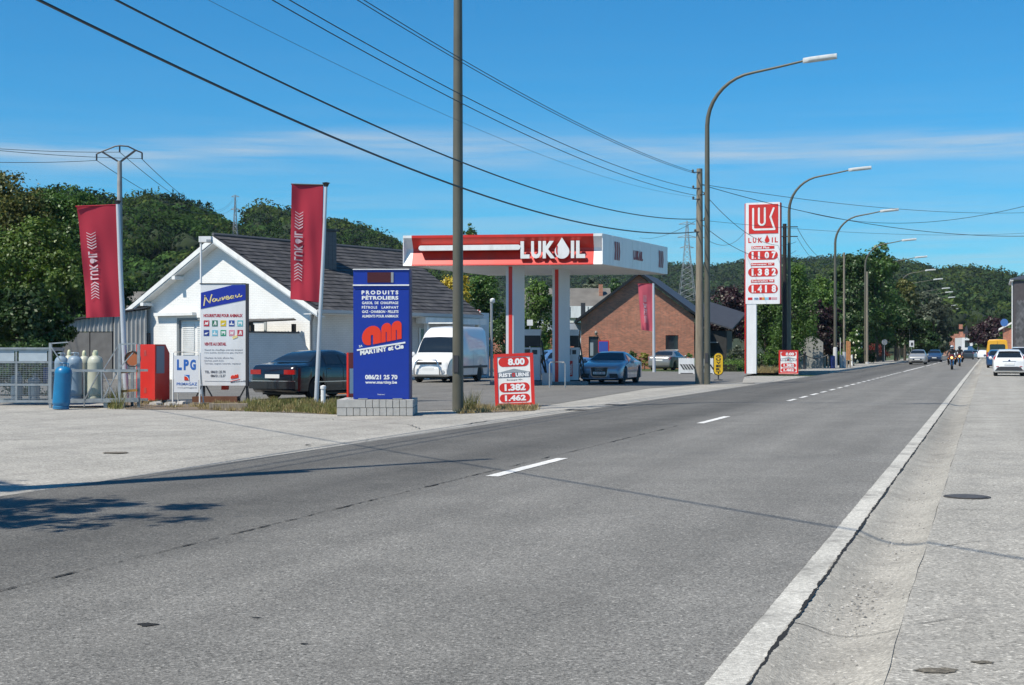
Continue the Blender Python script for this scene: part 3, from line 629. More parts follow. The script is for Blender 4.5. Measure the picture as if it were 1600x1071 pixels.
# ------------------------------------------------------------ tall pylon
ZP = F*H/(584-HY)
base = P(1165, 584, ZP); base.z = 0
py = thing('price_pylon', 'tall white and red filling station pylon with three fuel prices', 'pylon sign', base, RZ)
k = ZP/F/math.cos(math.radians(18.65-9.8))*math.cos(0)          # local metres per photo pixel
def X(px): return (px-1165)*k*.99
def Zz(py_): return H+(HY-py_)*ZP/F
PW = X(1218)
mb = MB(); mb.prism(rrect(0, PW, Zz(475.5), Zz(317.5), .05, 3), 0, .34); mb.build('panel', M_wgloss, py)
mb = MB(); mb.box(X(1166.5), X(1181.5), .02, .32, 0, Zz(475.5)); mb.build('leg', M_wgloss, py)
mb = MB(); mb.box(-.06, -.002, .01, .33, 0, Zz(318.5)); mb.build('edge_strip', M_red, py)
mb = MB(); mb.box(PW+.002, PW+.06, .01, .42, Zz(475.5), Zz(318.5)); mb.build('edge_strip', mat('edge_shaded_red', (.22, .01, .012), .4), py)  # right strip in a darker red: shade of that side painted in
mb = MB(); mb.box(X(1170), X(1215.5), -.02, 0, Zz(366), Zz(320.5)); mb.build('logo_field', M_red, py)
def rpath(mb, pts, w, y0, y1):      # rounded thick polyline
    for i in range(len(pts)-1):
        ribbon(mb, [pts[i], pts[i+1]], w, y0, y1)
    for i, p in enumerate(pts):
        mb.prism([(p[0]+w/2*math.cos(a), p[1]+w/2*math.sin(a)) for a in np.linspace(0, 2*PI, 13)[:-1]], y0-.0008*(i+1), y1)
def lp(a, b): return (X(1140+a/6.3), Zz(310+b/6.3))       # from the enlarged crop
mb = MB(); rpath(mb, [lp(232, 108), lp(232, 300), lp(246, 312), lp(440, 312), lp(400, 190), lp(432, 108)], .115, -.035, -.02); mb.build('logo_letter', M_white, py)
mb = MB(); rpath(mb, [lp(288, 106), lp(288, 235)]+[lp(317-29*math.cos(a), 240+29*math.sin(a)) for a in np.linspace(.2, PI-.2, 7)]+[lp(346, 235), lp(346, 106)], .115, -.035, -.02); mb.build('logo_letter', M_white, py)
mb = MB(); rpath(mb, [lp(404, 185), lp(384, 190), lp(384, 195), lp(402, 210)], .04, -.034, -.02)
z0, z1 = Zz(310+443/6.3), Zz(310+392/6.3)
for tx, a, b in (('L', 184, 214), ('U', 228, 262), ('K', 280, 322), ('I', 413, 424), ('L', 442, 472)): text_part(py, tx, X(1140+a/6.3), X(1140+b/6.3), z0, z1, M_red, bold=.04, name='letter')
mb = MB(); mb.prism(drop(X(1140+368/6.3), z0+.145, .145, .35), -.008, 0); mb.build('letter', M_red, py)
M_digit = mat('digit_white', (.8, .8, .8), .4)
for (lab, pr, ya) in (('Diesel Plus', '1.107', 475), ('Eurosuper 95*', '1.382', 640), ('Superplus 98', '1.418', 804)):
    xa, xb = X(1140+(215 if ya < 500 else 210)/6.3), X(1140+438/6.3)
    mb = MB(); mb.box(xa, xb, -.012, 0, Zz(310+(ya+28)/6.3), Zz(310+ya/6.3)); pl = mb.build('label_strip', M_red, py)
    text_part(pl, lab, xa+.04, xb-.30 if ya < 500 else xb-.06, Zz(310+(ya+25)/6.3), Zz(310+(ya+4)/6.3), M_digit, y=-.016, bold=.03)
    zt_, zb_ = Zz(310+(ya+47)/6.3), Zz(310+(ya+134)/6.3); xa, xb = X(1140+182/6.3), X(1140+472/6.3)
    mb = MB(); mb.prism(rrect(xa, xb, zb_, zt_, (zt_-zb_)/2), -.012, 0); pl = mb.build('price_field', M_red, py)
    h = zt_-zb_; w = xb-xa
    for j, ch in enumerate(pr.replace('.', '')):
        x = xa+w*(.09+.235*j) if j else xa+w*.11; nar = .075 if ch == '1' else .145
        text_part(pl, ch, x+(.02 if ch == '1' else 0), x+w*nar, zb_+h*.10, zt_-h*.10, M_digit, y=-.018, bold=.05, name='digit')
    mb = MB(); mb.box(xa+w*.225, xa+w*.255, -.018, -.012, zb_+h*.1, zb_+h*.24); mb.build('digit', M_digit, pl)
for j, (a, b, cc_) in enumerate(((180, 226, (.6, .02, .02)), (240, 286, (.45, .6, .75)), (292, 318, (.5, .02, .03)), (318, 346, (.75, .3, .04)), (346, 384, (.25, .55, .7)), (384, 408, (.45, .02, .06)), (410, 466, (.6, .35, .38)))):
    mb = MB(); mb.box(X(1140+a/6.3), X(1140+b/6.3)-.01, -.008, 0, Zz(310+1003/6.3), Zz(310+978/6.3)); mb.build('card_mark', mat('card%d' % j, cc_, .4), py)
text_part(py, 'VISA', X(1140+243/6.3), X(1140+284/6.3), Zz(310+1000/6.3), Zz(310+982/6.3), M_dblue, y=-.014, bold=.02)

# ------------------------------------------------------------ A-board price signs
def price_board(base, rz, w, h, label, tilt=.0):
    t = thing('price_board', label, 'price sign', base, rz, 'red framed price boards'); t.rotation_euler = (math.radians(-4), tilt, rz)
    mb = MB(); fw = w*.085
    mb.box(-w/2, -w/2+fw, -.03, .03, .03, h); mb.box(w/2-fw, w/2, -.03, .03, .03, h); mb.box(-w/2+fw, w/2-fw, -.029, .03, h-fw*.9, h); mb.box(-w/2+fw, w/2-fw, -.029, .03, .03, .03+fw*.7)
    mb.box(-w/2+fw, w/2-fw, .0, .02, .03+fw*.7, h-fw*.9); mb.build('frame', M_red, t)
    mb = MB(); mb.box(-w/2+fw, w/2-fw, -.012, 0, .03+fw*.7, h-fw*.9); f = mb.build('face', M_white, t)
    mb = MB(); mb.box(-w/2, w/2, -.10, .18, -.02, .03); mb.build('foot', mat('foot_pink', (.55, .3, .26), .6, var=.2), t)
    mb = MB(); rect_tube(mb, (-w*.4, .03, h*.9), (-w*.4, .42, .0), .03); rect_tube(mb, (w*.4, .03, h*.9), (w*.4, .42, .0), .03); rect_tube(mb, (-w*.4, .33, .3), (w*.4, .33, .3), .025); mb.build('rear_stay', M_red, t)
    iw = w-2*fw
    def zz(fr): return .03+fw*.7+(h-fw*1.6-.03)*fr
    for pr, a, b in (('8.00', .785, .985), ('1.382', .235, .435), ('1.462', .02, .195)):
        mb = MB(); mb.prism(rrect(-iw*.46, iw*.46, zz(a), zz(b), .2), -.018, -.012); pl = mb.build('price_field', M_red, t)
        xl = -.17 if pr == '8.00' else -.30; hh_ = zz(b)-zz(a)
        text_part(pl, pr, iw*xl, iw*.34, zz(a)+hh_*.14, zz(b)-hh_*.12, M_digit, y=-.024, bold=.05, name='digits')
    mb = MB(); mb.box(-iw*.49, iw*.49, -.016, -.012, zz(.545), zz(.665)); mb.build('banner', mat('banner_grey', (.12, .15, .19), .5), t)
    mb = MB(); mb.prism([(-iw*.40, zz(.675)), (iw*.40, zz(.675)), (0, zz(.74))], -.016, -.012); mb.build('roof_mark', mat('roof_mark_grey', (.28, .31, .34), .5), t)
    for tx, a, b in (('RIST', -.46, -.07), ('URNE', .05, .46)): text_part(t, tx, iw*a, iw*b, zz(.562), zz(.648), M_digit, y=-.021, bold=.05)
    text_part(t, 'O', -iw*.06, iw*.035, zz(.562), zz(.65), M_red, y=-.021, bold=.06)
    text_part(t, 'Eurosuper 95+', -iw*.22, iw*.25, zz(.475), zz(.515), M_dark, y=-.016, bold=0)
    return t
b0 = G(805, 635.5); price_board(b0, -.05, 62*b0.y/F, 83*b0.y/F, 'red framed price board leaning at the kerb right of the near lamp post', tilt=-.04)
b1 = G(1232, 585); b1 = Vector(((1232-800)*ZP*.985/F, ZP*.985, 0)); price_board(b1, RZ*.6, 30*b1.y/F, 37*b1.y/F, 'small red framed price board standing behind the tall price pylon')

# ------------------------------------------------------------ yellow open sign, striped barriers
p = G(1122.5, 595); t = thing('open_sign', 'yellow upright sign reading ouvert on a short post', 'sign', p, -.12); kk = p.y/F
mb = MB(); mb.prism(rrect(-7.8*kk, 7.8*kk, 8*kk, 44*kk, 8*kk, 8), 0, .10); mb.build('rim', M_black, t)
mb = MB(); mb.prism(rrect(-6.8*kk, 6.8*kk, 9.2*kk, 42.8*kk, 7*kk, 8), -.012, 0); mb.build('face', M_yellow, t)
mb = MB(); mb.tube([(0, .05, 0), (0, .05, 8*kk)], .03, 8); mb.build('post', M_dark, t); mb = MB(); mb.lathe([(.22, 0), (.2, .05), (.03, .07)], 16, (0, .05, 0)); mb.build('foot', M_dark, t)
for j, ch in enumerate('OUVERT'): text_part(t, ch, -3.6*kk, 3.6*kk, (36.2-j*5.1)*kk, (40-j*5.1)*kk, M_black, y=-.018, bold=.04, name='letter')
def barrier(px0, px1, Z, label, n):
    t = thing('barrier', label, 'barrier', ((px0-800)*Z/F, Z, .003), 0, 'white barriers with hatching at the forecourt edge'); w = (px1-px0)*Z/F; h = 25*Z/F
    r = random.Random(3); top = [(0, 0), (w, 0), (w, h)]; k = 9
    for i in range(k): top += [(w*(1-(i+.3)/k), h-.02), (w*(1-(i+.5)/k), h-.07), (w*(1-(i+.8)/k), h)]
    top += [(0, h)]
    mb = MB(); mb.prism(top, 0, .06); mb.build('panel', M_white, t); mb = MB(); mb.box(.1, w-.1, -.12, .2, -.0, .05); mb.build('foot', M_dark, t)
    for i in range(n):
        x = .06+i*(w-.1)/n; m_ = MB(); m_.prism([(x, h*.60), (x+.10, h*.60), (x+.32, h*.26), (x+.22, h*.26)], -.012, 0); m_.build('stripe', M_black, t)
barrier(1060.5, 1085, 84.5, 'white barrier with black hatching left of the wooden pole', 5)
barrier(1094, 1115.5, 84.0, 'white barrier with black hatching just right of the tall lamp post', 3)
# ------------------------------------------------------------ blue totem on its planter
ZT_ = F*H/(650-HY)
p = P(527, 650, ZT_+.05); p.z = 0; t = thing('planter', 'low planter of grey concrete blocks under the blue advertising totem', 'planter', p, 0); kk = ZT_/F
W_ = 119*kk; bh = 12.6*kk; D_ = 1.25
for row in range(2):
    nb = 11; 
    if row == 1: xs = [0, 4.3*W_/11.3]+[4.3*W_/11.3+(i+1)*(W_-4.3*W_/11.3)/7 for i in range(7)]
    else: xs = [0]+[.045*W_+(i)*(W_-.045*W_)/11 for i in range(1, 12)]
    for a, b in zip(xs[:-1], xs[1:]):
        m_ = MB(); g = .006; dy = random.uniform(-.006, .006); m_.box(a+g, b-g, -.12+dy, .06, .004+row*bh+g*.5, (row+1)*bh-g*.5); m_.build('block', M_concrete, t)
    ns = 5
    for i in range(ns):
        a, b = .06+D_*i/ns, .06+D_*(i+1)/ns
        for x0, x1 in ((0, .18), (W_-.18, W_)):
            m_ = MB(); m_.box(x0+.004, x1-.004, a+.006, b-.006, .004+row*bh+.004, (row+1)*bh-.004); m_.build('block', M_concrete, t)
    for i in range(11):
        a, b = W_*i/11, W_*(i+1)/11; m_ = MB(); m_.box(a+.006, b-.006, D_+.064, D_+.22, .004+row*bh+.004, (row+1)*bh-.004); m_.build('block', M_concrete, t)
mb = MB(); mb.box(.18, W_-.18, .06, D_+.06, 0, bh*1.95); mb.build('infill', mat('infill_concrete', (.3, .29, .27), .9, var=.15), t)
mb = MB(); mb.box(0.01, W_-.01, -.10, .05, 0.0, bh*1.9); mb.build('mortar', mat('mortar_dark', (.07, .068, .06), .95), t)
tw = (638.5-552)*kk; tp = P(552, 624, ZT_+.35); t = thing('advertising_totem', 'tall blue advertising totem for heating products on concrete blocks', 'totem sign', (tp.x, tp.y, 2*bh), -.03)
kz = tp.y/F; hz = (624-421)*kz; td = .42
def tz(py_): return (624-py_)*kz
def tx_(px): return (px-552)*kz
mb = MB(); mb.box(0, tx_(639), 0, td, .0, tz(453.5)); mb.build('body', M_blue, t)
mb = MB(); mb.box(0, tx_(639), 0.01, td, tz(452.5), tz(421)); mb.build('head', M_blue, t)
mb = MB(); mb.box(-.01, tx_(639)+.01, -.02, td, tz(447), tz(445)); mb.box(-.01, tx_(639)+.01, -.015, td, tz(422), tz(420.6)); mb.build('trim', M_white, t)
mb = MB(); mb.box(tx_(639)+.001, tx_(640.5)+.01, -.01, td+.01, 0, tz(421)); mb.build('shaded_side', M_dblue, t)  # darker blue sheet carries the shade of the totem's right side
mb = MB(); mb.box(tx_(574), tx_(611), -.008, .02, tz(442), tz(426)); mb.build('display', mat('led_display', (.07, .012, .014), .25), t)
mb = MB(); mb.box(tx_(611), tx_(615), -.006, .02, tz(442), tz(426)); mb.build('display_frame', M_grey, t)
for fx_ in (.18, .80): m_ = MB(); m_.box(tx_(639)*fx_-.1, tx_(639)*fx_+.1, -.08, td+.08, 0, .02); m_.build('foot_plate', M_galv, t)
def q3(v): return 410+v/4.287
def qx(v): return 520+v/4.287
def tline(s, a, b, y0, y1, bold=.03, sp=1.0): text_part(t, s, tx_(qx(a)), tx_(qx(b)), tz(q3(y1)), tz(q3(y0)), M_white, bold=bold, sp=sp)
tline('PRODUITS', 193, 440, 190, 217, .05, 1.5); tline('PÉTROLIERS', 195, 440, 221, 252, .05, 1.12)
tline('GASOIL  DE  CHAUFFAGE', 196, 440, 264, 282, .03); tline('PÉTROLE   LAMPANT', 195, 441, 290, 312, .03, 1.25); tline('GAZ · CHARBON · PELLETS', 196, 441, 323, 341, .03); tline('ALIMENTS POUR ANIMAUX', 196, 441, 353, 371, .03)
tline('086/21 25 70', 217, 434, 754, 786, .04); tline('www.martiny.be', 218, 431, 794, 820, .03); tline('Publimarc', 301, 350, 882, 890, 0)
# emblem: three red arches on a rising line
def arch_fn(ox, oy, sl, s=1.0):
    return lambda x, z: (ox+x*s, oy+(z+x*sl)*s)
def emblem(parent, ox, oz, s, mm_, y, dep):
    A = arch_fn(ox, oz, .2, s)
    def arch(x0, x1, xin0, xin1, zt, zi, left_leg=True):
        cx = (x0+x1)/2; R = (x1-x0)/2; out = []
        out.append((x1, 0)); n = 10
        for i in range(n+1): a = PI*i/n; out.append((cx+R*math.cos(a), zt-R*1.0+R*math.sin(a)))
        out.append((x0, 0 if left_leg else zt*.30))
        if not left_leg: out[-1] = (x0, zt-R); 
        r = (xin1-xin0)/2; c2 = (xin0+xin1)/2
        if left_leg: out.append((xin0, 0))
        else:
            for i in range(5): a = PI+PI/2*i/4; out.append((x0+R*.75+R*.75*math.cos(a), zt*.45-0*R+zt*.45*math.sin(a)))
            out.append((xin0, 0.0))
        for i in range(7): a = PI-PI*i/6; out.append((c2+r*math.cos(a), zi-r+r*math.sin(a)))
        out.append((xin1, 0)); return out
    for (x0, x1, a, b, zt, zi, ll) in ((0, 1.2, .56, .70, 1.18, .62, False), (1.22, 1.84, 1.50, 1.56, 1.18, .62, True), (1.86, 2.5, 2.14, 2.20, 1.18, .62, True)):
        pts = [A(x, z) for x, z in arch(x0, x1, a, b, zt, zi, ll)]; mb = MB()
        k0 = len(pts); mb.add([(x, y, z) for x, z in pts], [tuple(range(k0))]); mb.add([(x, y+dep, z) for x, z in pts], [tuple(range(k0))]); mb.add([(x, y+d, z) for d in (0, dep) for x, z in pts], [(i, (i+1) % k0, k0+(i+1) % k0, k0+i) for i in range(k0)])
        mb.build('emblem_arch', mm_, parent)
M_ored = mat('emblem_red', (.75, .04, .01), .4)
S3 = (tx_(qx(462))-tx_(qx(196)))/2.5
emblem(t, tx_(qx(196)), tz(q3(566)), S3, M_ored, -.012, .012)
mb = MB(); a, b = (tx_(qx(162)), tz(q3(590))), (tx_(qx(487)), tz(q3(538))); ribbon(mb, [a, b], .035, -.012, 0); mb.build('underline', M_white, t)
th = math.atan2(b[1]-a[1], b[0]-a[0])
def rot_text(parent, s, cx0, cz0, w, h, th, m_, y=-.006, bold=.03, shear=0, name='lettering'):
    mb = MB(); add_text(mb, s, 0, w, 0, h, y, bold=bold, shear=shear, fn=lambda x, yy, z: (cx0+x*math.cos(th)-z*math.sin(th)*.3, yy, cz0+x*math.sin(th)+z*math.cos(th))); return mb.build(name, m_, parent)
rot_text(t, 'MARTINY et Cie', tx_(qx(184)), tz(q3(625)), tx_(qx(480))-tx_(qx(184)), .115, th, M_white, bold=.05)
rot_text(t, 'SA', tx_(qx(176)), tz(q3(572)), .08, .05, th, M_white)
# ---------------------------------------------------------------- white house
M_wbrick = bpy.data.materials.new('painted_brick'); M_wbrick.use_nodes = True; MATS['painted_brick'] = M_wbrick
def brickmat(m, c1, c2, mort, bw=.21, rh=.065, ms=.010, bump=.6, var=.15, axis='xz', rough=.8):
    N, L = nodes(m); b = N['Principled BSDF']; b.inputs['Roughness'].default_value = rough
    t = N.new('ShaderNodeTexCoord'); s = N.new('ShaderNodeSeparateXYZ'); L.new(t.outputs['Object'], s.inputs[0]); c = N.new('ShaderNodeCombineXYZ')
    L.new(s.outputs['X' if axis[0] == 'x' else 'Y'], c.inputs[0]); L.new(s.outputs['Z'], c.inputs[1])
    k = N.new('ShaderNodeTexBrick'); k.inputs['Scale'].default_value = 1; k.inputs['Brick Width'].default_value = bw; k.inputs['Row Height'].default_value = rh; k.inputs['Mortar Size'].default_value = ms
    k.inputs['Color1'].default_value = (*c1, 1); k.inputs['Color2'].default_value = (*c2, 1); k.inputs['Mortar'].default_value = (*mort, 1); L.new(c.outputs[0], k.inputs[0])
    n = N.new('ShaderNodeTexNoise'); n.inputs['Scale'].default_value = 1.3; n.inputs['Detail'].default_value = 7; L.new(t.outputs['Object'], n.inputs[0])
    r = N.new('ShaderNodeMapRange'); r.inputs[1].default_value = .3; r.inputs[2].default_value = .7; r.inputs[3].default_value = 1-var; r.inputs[4].default_value = 1+var; L.new(n.outputs[0], r.inputs[0])
    h = N.new('ShaderNodeHueSaturation'); L.new(k.outputs[0], h.inputs['Color']); L.new(r.outputs[0], h.inputs['Value']); L.new(h.outputs[0], b.inputs['Base Color'])
    bp = N.new('ShaderNodeBump'); bp.inputs['Strength'].default_value = bump; bp.inputs['Distance'].default_value = .008; bp.invert = True; L.new(k.outputs['Fac'], bp.inputs['Height']); L.new(bp.outputs[0], b.inputs['Normal'])
def bmat(name, *a, **k):
    m = bpy.data.materials.new(name); m.use_nodes = True; MATS[name] = m; brickmat(m, *a, **k); return m
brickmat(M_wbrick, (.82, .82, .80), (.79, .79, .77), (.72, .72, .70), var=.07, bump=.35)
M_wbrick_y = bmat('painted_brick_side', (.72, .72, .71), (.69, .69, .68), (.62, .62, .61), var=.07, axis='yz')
M_slate = mat('roof_slate', (.050, .048, .050), .75, var=.22, scale=1.5, island=.32, dirt=(.16, .15, .14), dscale=2.5, damt=.5)
M_slate2 = mat('chimney_slate', (.10, .10, .105), .6, island=.4)
HA = math.atan2(-.578, .816)            # house gable direction
A0 = Vector((-10.96, 53.0, 0)); SC = 1.25; A1 = Vector((A0.x*SC, A0.y*SC, H-SC*H)); hs = thing('white_house', 'low white brick house with steep dark slate roof and gable end', 'house', A1, HA); hs.scale = (SC,)*3
# local: x along the gable (right), y backwards along the ridge
WL, WR, ZA, ZE = -4.19, 4.60, 5.62, 2.98; LEN = 9.6
def zroof(x): return ZA-(ZA-ZE)*abs(x)/(4.9)
# gable wall with openings: built from pieces
def wall_piece(x0, x1, z0, z1, top=None, name='wall'):
    m_ = MB(); poly = [(x0, z0), (x1, z0)]+([(x1, zroof(x1)-.1)]+([(0, ZA-.1)] if x0 < 0 < x1 else [])+[(x0, zroof(x0)-.1)] if top else [(x1, z1), (x0, z1)])
    m_.prism(poly, 0, .25); return m_.build(name, M_wbrick, hs)
dx0, dx1, dz1 = -2.45, -.55, 2.66
wall_piece(WL, dx0, 0, dz1); wall_piece(dx1, WR, 0, dz1); wall_piece(WL, WR, dz1, 0, top=True)
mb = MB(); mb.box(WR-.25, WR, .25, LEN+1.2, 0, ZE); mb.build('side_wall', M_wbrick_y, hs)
mb = MB(); mb.box(WL, WL+.25, .25, LEN+1.2, 0, ZE); mb.box(WL+.25, WR-.25, LEN, LEN+.25, 0, ZE); mb.build('rear_wall', M_white, hs)
# roof slopes, overhangs .45 in front and .55 at the eaves
OH = .40; EX = 5.32; EXL = 5.05
def slope(sgn, ex, yb_ridge, yb_eave, nm):
    n0 = Vector((0, -OH, ZA+.10)); n1 = Vector((sgn*ex, -OH, ZA+.10-(ZA-ZE)*ex/4.9)); n2 = Vector((sgn*ex, yb_eave, n1.z)); n3 = Vector((0, yb_ridge, ZA+.10))
    nn = Vector((sgn*(ZA-ZE), 0, 4.9)).normalized(); mb = MB(); th = .10
    q = [n0, n1, n2, n3]; mb.add([p for p in q]+[p-nn*th for p in q], [(0, 1, 2, 3), (7, 6, 5, 4), (0, 4, 5, 1), (1, 5, 6, 2), (2, 6, 7, 3), (3, 7, 4, 0)]); mb.build('roof', M_dark, hs)
    mb = MB(); rows = 19; r = random.Random(5)
    for i in range(rows):
        f0, f1 = i/rows, (i+1.18)/rows
        ye = yb_ridge+(yb_eave-yb_ridge)*f0; y = -OH+(.14 if i % 2 else 0)
        while y < ye-.02:
            w = .29; yb_ = min(y+w-.008, ye); x0, x1 = sgn*ex*f0, sgn*ex*min(f1, 1.012); lift = nn*(.012+r.uniform(0, .008)); 
            def pt(x, yy, dz): return Vector((x, yy, ZA+.10-(ZA-ZE)*abs(x)/4.9))+nn*dz
            mb.add([pt(x0, y, .006), pt(x1, y, .030+r.uniform(0, .012)), pt(x1, yb_, .030+r.uniform(0, .012)), pt(x0, yb_, .006), pt(x1, y, .0), pt(x1, yb_, .0)], [(0, 1, 2, 3), (1, 4, 5, 2)]); y += w
    o = mb.build('slates', M_slate, hs); o['kind'] = 'stuff'
slope(1, EX, 10.6, 9.3, 'r'); slope(-1, EXL, 10.6, 9.3, 'l')
mb = MB(); mb.tube([(0, -OH, ZA+.14), (0, 10.6, ZA+.14)], .07, 6); mb.build('ridge', M_slate2, hs)
# white verge boards and soffit along the gable
for sgn, ex in ((1, EX), (-1, EXL)):
    dz = (ZA-ZE)/4.9; mb = MB()
    mb.prism([(0, ZA+.06), (sgn*ex, ZA+.06-dz*ex), (sgn*ex, ZA-.12-dz*ex), (0, ZA-.15)], -OH-.03, -OH); mb.build('verge_board', M_white, hs)
    mb = MB(); mb.prism([(0, ZA-.17), (sgn*ex, ZA-.13-dz*ex), (sgn*ex, ZA-.17-dz*ex), (0, ZA-.21)], -OH, -.001); mb.build('soffit', M_white, hs)
    for fr in ((.42, .78) if sgn < 0 else ()):
        x = sgn*ex*fr; m_ = MB(); m_.box(x-.09, x+.09, -.46, 0, ZA-.35-dz*ex*fr, ZA-.22-dz*ex*fr); m_.build('bracket', M_white, hs)
ze = ZA-(ZA-ZE)*EX/4.9
mb = MB(); mb.box(EX-.02, EX+.09, -OH, 9.3, ze-.02, ze+.10); mb.build('gutter', mat('gutter_grey', (.5, .5, .5), .5), hs)
mb = MB(); mb.box(WR, EX-.02, -OH+.05, 9.3, ze-.06, ze-.03); mb.build('eaves_soffit', M_white, hs)
mb = MB(); mb.box(WR+.3, EX+.06, 5.6, 9.6, ze-.30, ze-.06); mb.build('porch_beam', M_white, hs)
mb = MB(); mb.tube([(WR+.08, -.05, 0), (WR+.08, -.05, ze-.35), (WR+.3, -.2, ze-.1)], .05, 8); mb.build('downpipe', M_grey, hs, smooth=50)
# shuttered door opening, awning, white cabinet in front
mb = MB(); mb.box(dx0, dx0+.09, .02, .12, 0, dz1); mb.box(dx1-.09, dx1, .02, .12, 0, dz1); mb.box(dx0+.09, dx1-.09, .02, .12, dz1-.09, dz1); mb.build('door_frame', mat('frame_grey', (.22, .24, .25), .5), hs)
mb = MB(); mb.box(dx0+.09, dx1-.09, .13, .2, 0, dz1-.09); d_ = mb.build('door', M_white, hs)
for k in range(16):
    for a, b in ((dx0+.2, dx0+.88), (dx0+1.02, dx1-.2)):
        m_ = MB(); z = 1.25+k*.078; m_.box(a, b, .09, .13, z, z+.045); m_.build('louvre', M_white, d_)
mb = MB(); mb.box(-3.55, -1.35, -.20, -.002, 2.75, 2.87); mb.build('awning_box', M_white, hs)
mb = MB(); mb.box(-.35, 2.3, -.03, -.002, 2.45, 2.52); mb.box(2.3, 2.42, -.03, -.002, 1.9, 2.52); mb.build('cable_duct', mat('duct_grey', (.35, .38, .38), .5), hs)
# slate clad chimney
mb = MB(); cx, cy, cw, cd = 1.35, 3.3, .84, .70; z0, z1 = 3.9, 6.05; mb.box(cx+.02, cx+cw-.02, cy+.02, cy+cd-.02, z0, z1); ch = mb.build('chimney', M_dark, hs)
m_ = MB(); m_.box(cx-.06, cx+cw+.06, cy-.06, cy+cd+.06, z1, z1+.08); m_.build('cap', M_dark, ch)
r = random.Random(2)
for rowi in range(11):
    z = z0+.15+rowi*.18
    for k in range(4):
        w = cw/4; x = cx+k*w+((rowi % 2)*.0); m_ = MB(); m_.box(x+.004, x+w-.004, cy-.012-r.uniform(0, .008), cy+.02, z, z+.172); m_.build('slate', M_slate2, ch)
    for k in range(3):
        w = cd/3; y = cy+k*w; m_ = MB(); m_.box(cx+cw-.02, cx+cw+.012, y+.004, y+w-.004, z, z+.172); m_.build('slate', M_slate2, ch)
mb = MB(); mb.tube([(cx+.2, cy+.3, z1+.08), (cx+.2, cy+.3, z1+.45)], .02, 6); rect_tube(mb, (cx-.1, cy+.3, z1+.42), (cx+.75, cy+.3, z1+.46), .02); mb.build('aerial', M_dark, hs)
# dark porch side: posts and openings on the side wall
for k, (a, b) in enumerate(((4.6, 5.5), (6.2, 8.9))):
    mb = MB(); mb.box(WR+.0015, WR+.02, a, b, .05 if k else 1.0, 2.25); mb.build('window', M_wglass, hs)
for y in (5.9, 9.2): mb = MB(); mb.box(WR+.45, WR+.6, y, y+.14, 0, ze-.3); mb.build('porch_post', M_white, hs)
mb = MB(); mb.box(WR+.02, WR+.05, 6.1, 6.2, .05, 2.3); mb.box(WR+.02, WR+.05, 7.5, 7.6, .05, 2.3); mb.box(WR+.02, WR+.05, 8.9, 9.0, .05, 2.3); mb.build('window_frame', M_white, hs)
# low wall in front of the house corner
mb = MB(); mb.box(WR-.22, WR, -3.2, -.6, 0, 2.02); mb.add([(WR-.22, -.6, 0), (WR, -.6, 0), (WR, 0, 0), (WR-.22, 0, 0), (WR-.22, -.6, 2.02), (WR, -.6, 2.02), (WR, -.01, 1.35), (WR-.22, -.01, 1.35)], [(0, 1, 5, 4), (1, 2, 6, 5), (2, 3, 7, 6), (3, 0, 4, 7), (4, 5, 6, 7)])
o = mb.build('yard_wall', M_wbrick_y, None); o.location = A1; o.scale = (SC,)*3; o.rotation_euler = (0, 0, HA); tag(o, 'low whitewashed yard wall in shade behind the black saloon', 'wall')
mb = MB(); mb.box(WR-.25, WR+.04, -3.22, -.6, 2.02, 2.07); c = mb.build('coping', M_dark, o)
# lean-to with corrugated sheet
t = thing('lean_to', 'small timber lean-to with corrugated sheet roof beside the yard wall', 'lean-to', A1, HA); t.scale = (SC,)*3
n = 60; mb = MB(); y0, y1 = -2.6, -.3
vs = []
for i in range(n+1):
    x = 1.9+2.3*i/n; z = 2.42+.035*math.sin(i*2*PI/4.3); vs += [(x, y0, z), (x, y1, z+.12)]
mb.add(vs, [(2*i, 2*i+1, 2*i+3, 2*i+2) for i in range(n)]); mb.add([(v[0], v[1], v[2]-.02) for v in vs], [(2*i, 2*i+1, 2*i+3, 2*i+2) for i in range(n)]); mb.build('corrugated_sheet', mat('fibre_cement', (.16, .15, .14), .8, var=.2), t)
for x in (1.95, 4.05):
    for y in (-2.5, -.4): m_ = MB(); m_.box(x, x+.12, y, y+.12, 0, 2.36); m_.build('post', mat('dark_timber', (.045, .035, .028), .8), t)
mb = MB(); rect_tube(mb, (2.0, -2.45, 2.05), (4.1, -2.45, 2.32), .08); mb.box(1.9, 4.2, -2.5, -2.42, 2.28, 2.38); mb.build('beam', MATS['dark_timber'], t)
# hose reel and cone by the side wall
p = P(515, 560, 63.0); t = thing('hose_reel', 'dark hose reel hanging on the white side wall above the black saloon', 'hose reel', p, HA+PI/2)
mb = MB(); 
for R in (.30, .25, .2): mb.tube([(R*math.cos(a), .02*R, R*math.sin(a)) for a in np.linspace(0, 2*PI, 19)], .035, 6)
mb.build('hose', M_black, t, smooth=60); mb = MB(); mb.lathe([(.14, -.05), (.14, .08)], 14, axis='y'); mb.build('drum', M_red, t)
p = P(529, 584, 46); t = thing('traffic_cone', 'orange and white cone standing behind the black saloon', 'cone', (p.x, p.y, .003)); mb = MB(); mb.lathe([(.24, .04), (.03, .98)], 16); mb.build('body', M_orange, t, smooth=60)
mb = MB(); mb.box(-.28, .28, -.28, .28, 0, .04); mb.build('base', M_orange, t); mb = MB(); mb.lathe([(.175, .34), (.10, .7)], 16); mb.build('band', M_white, t, smooth=60)
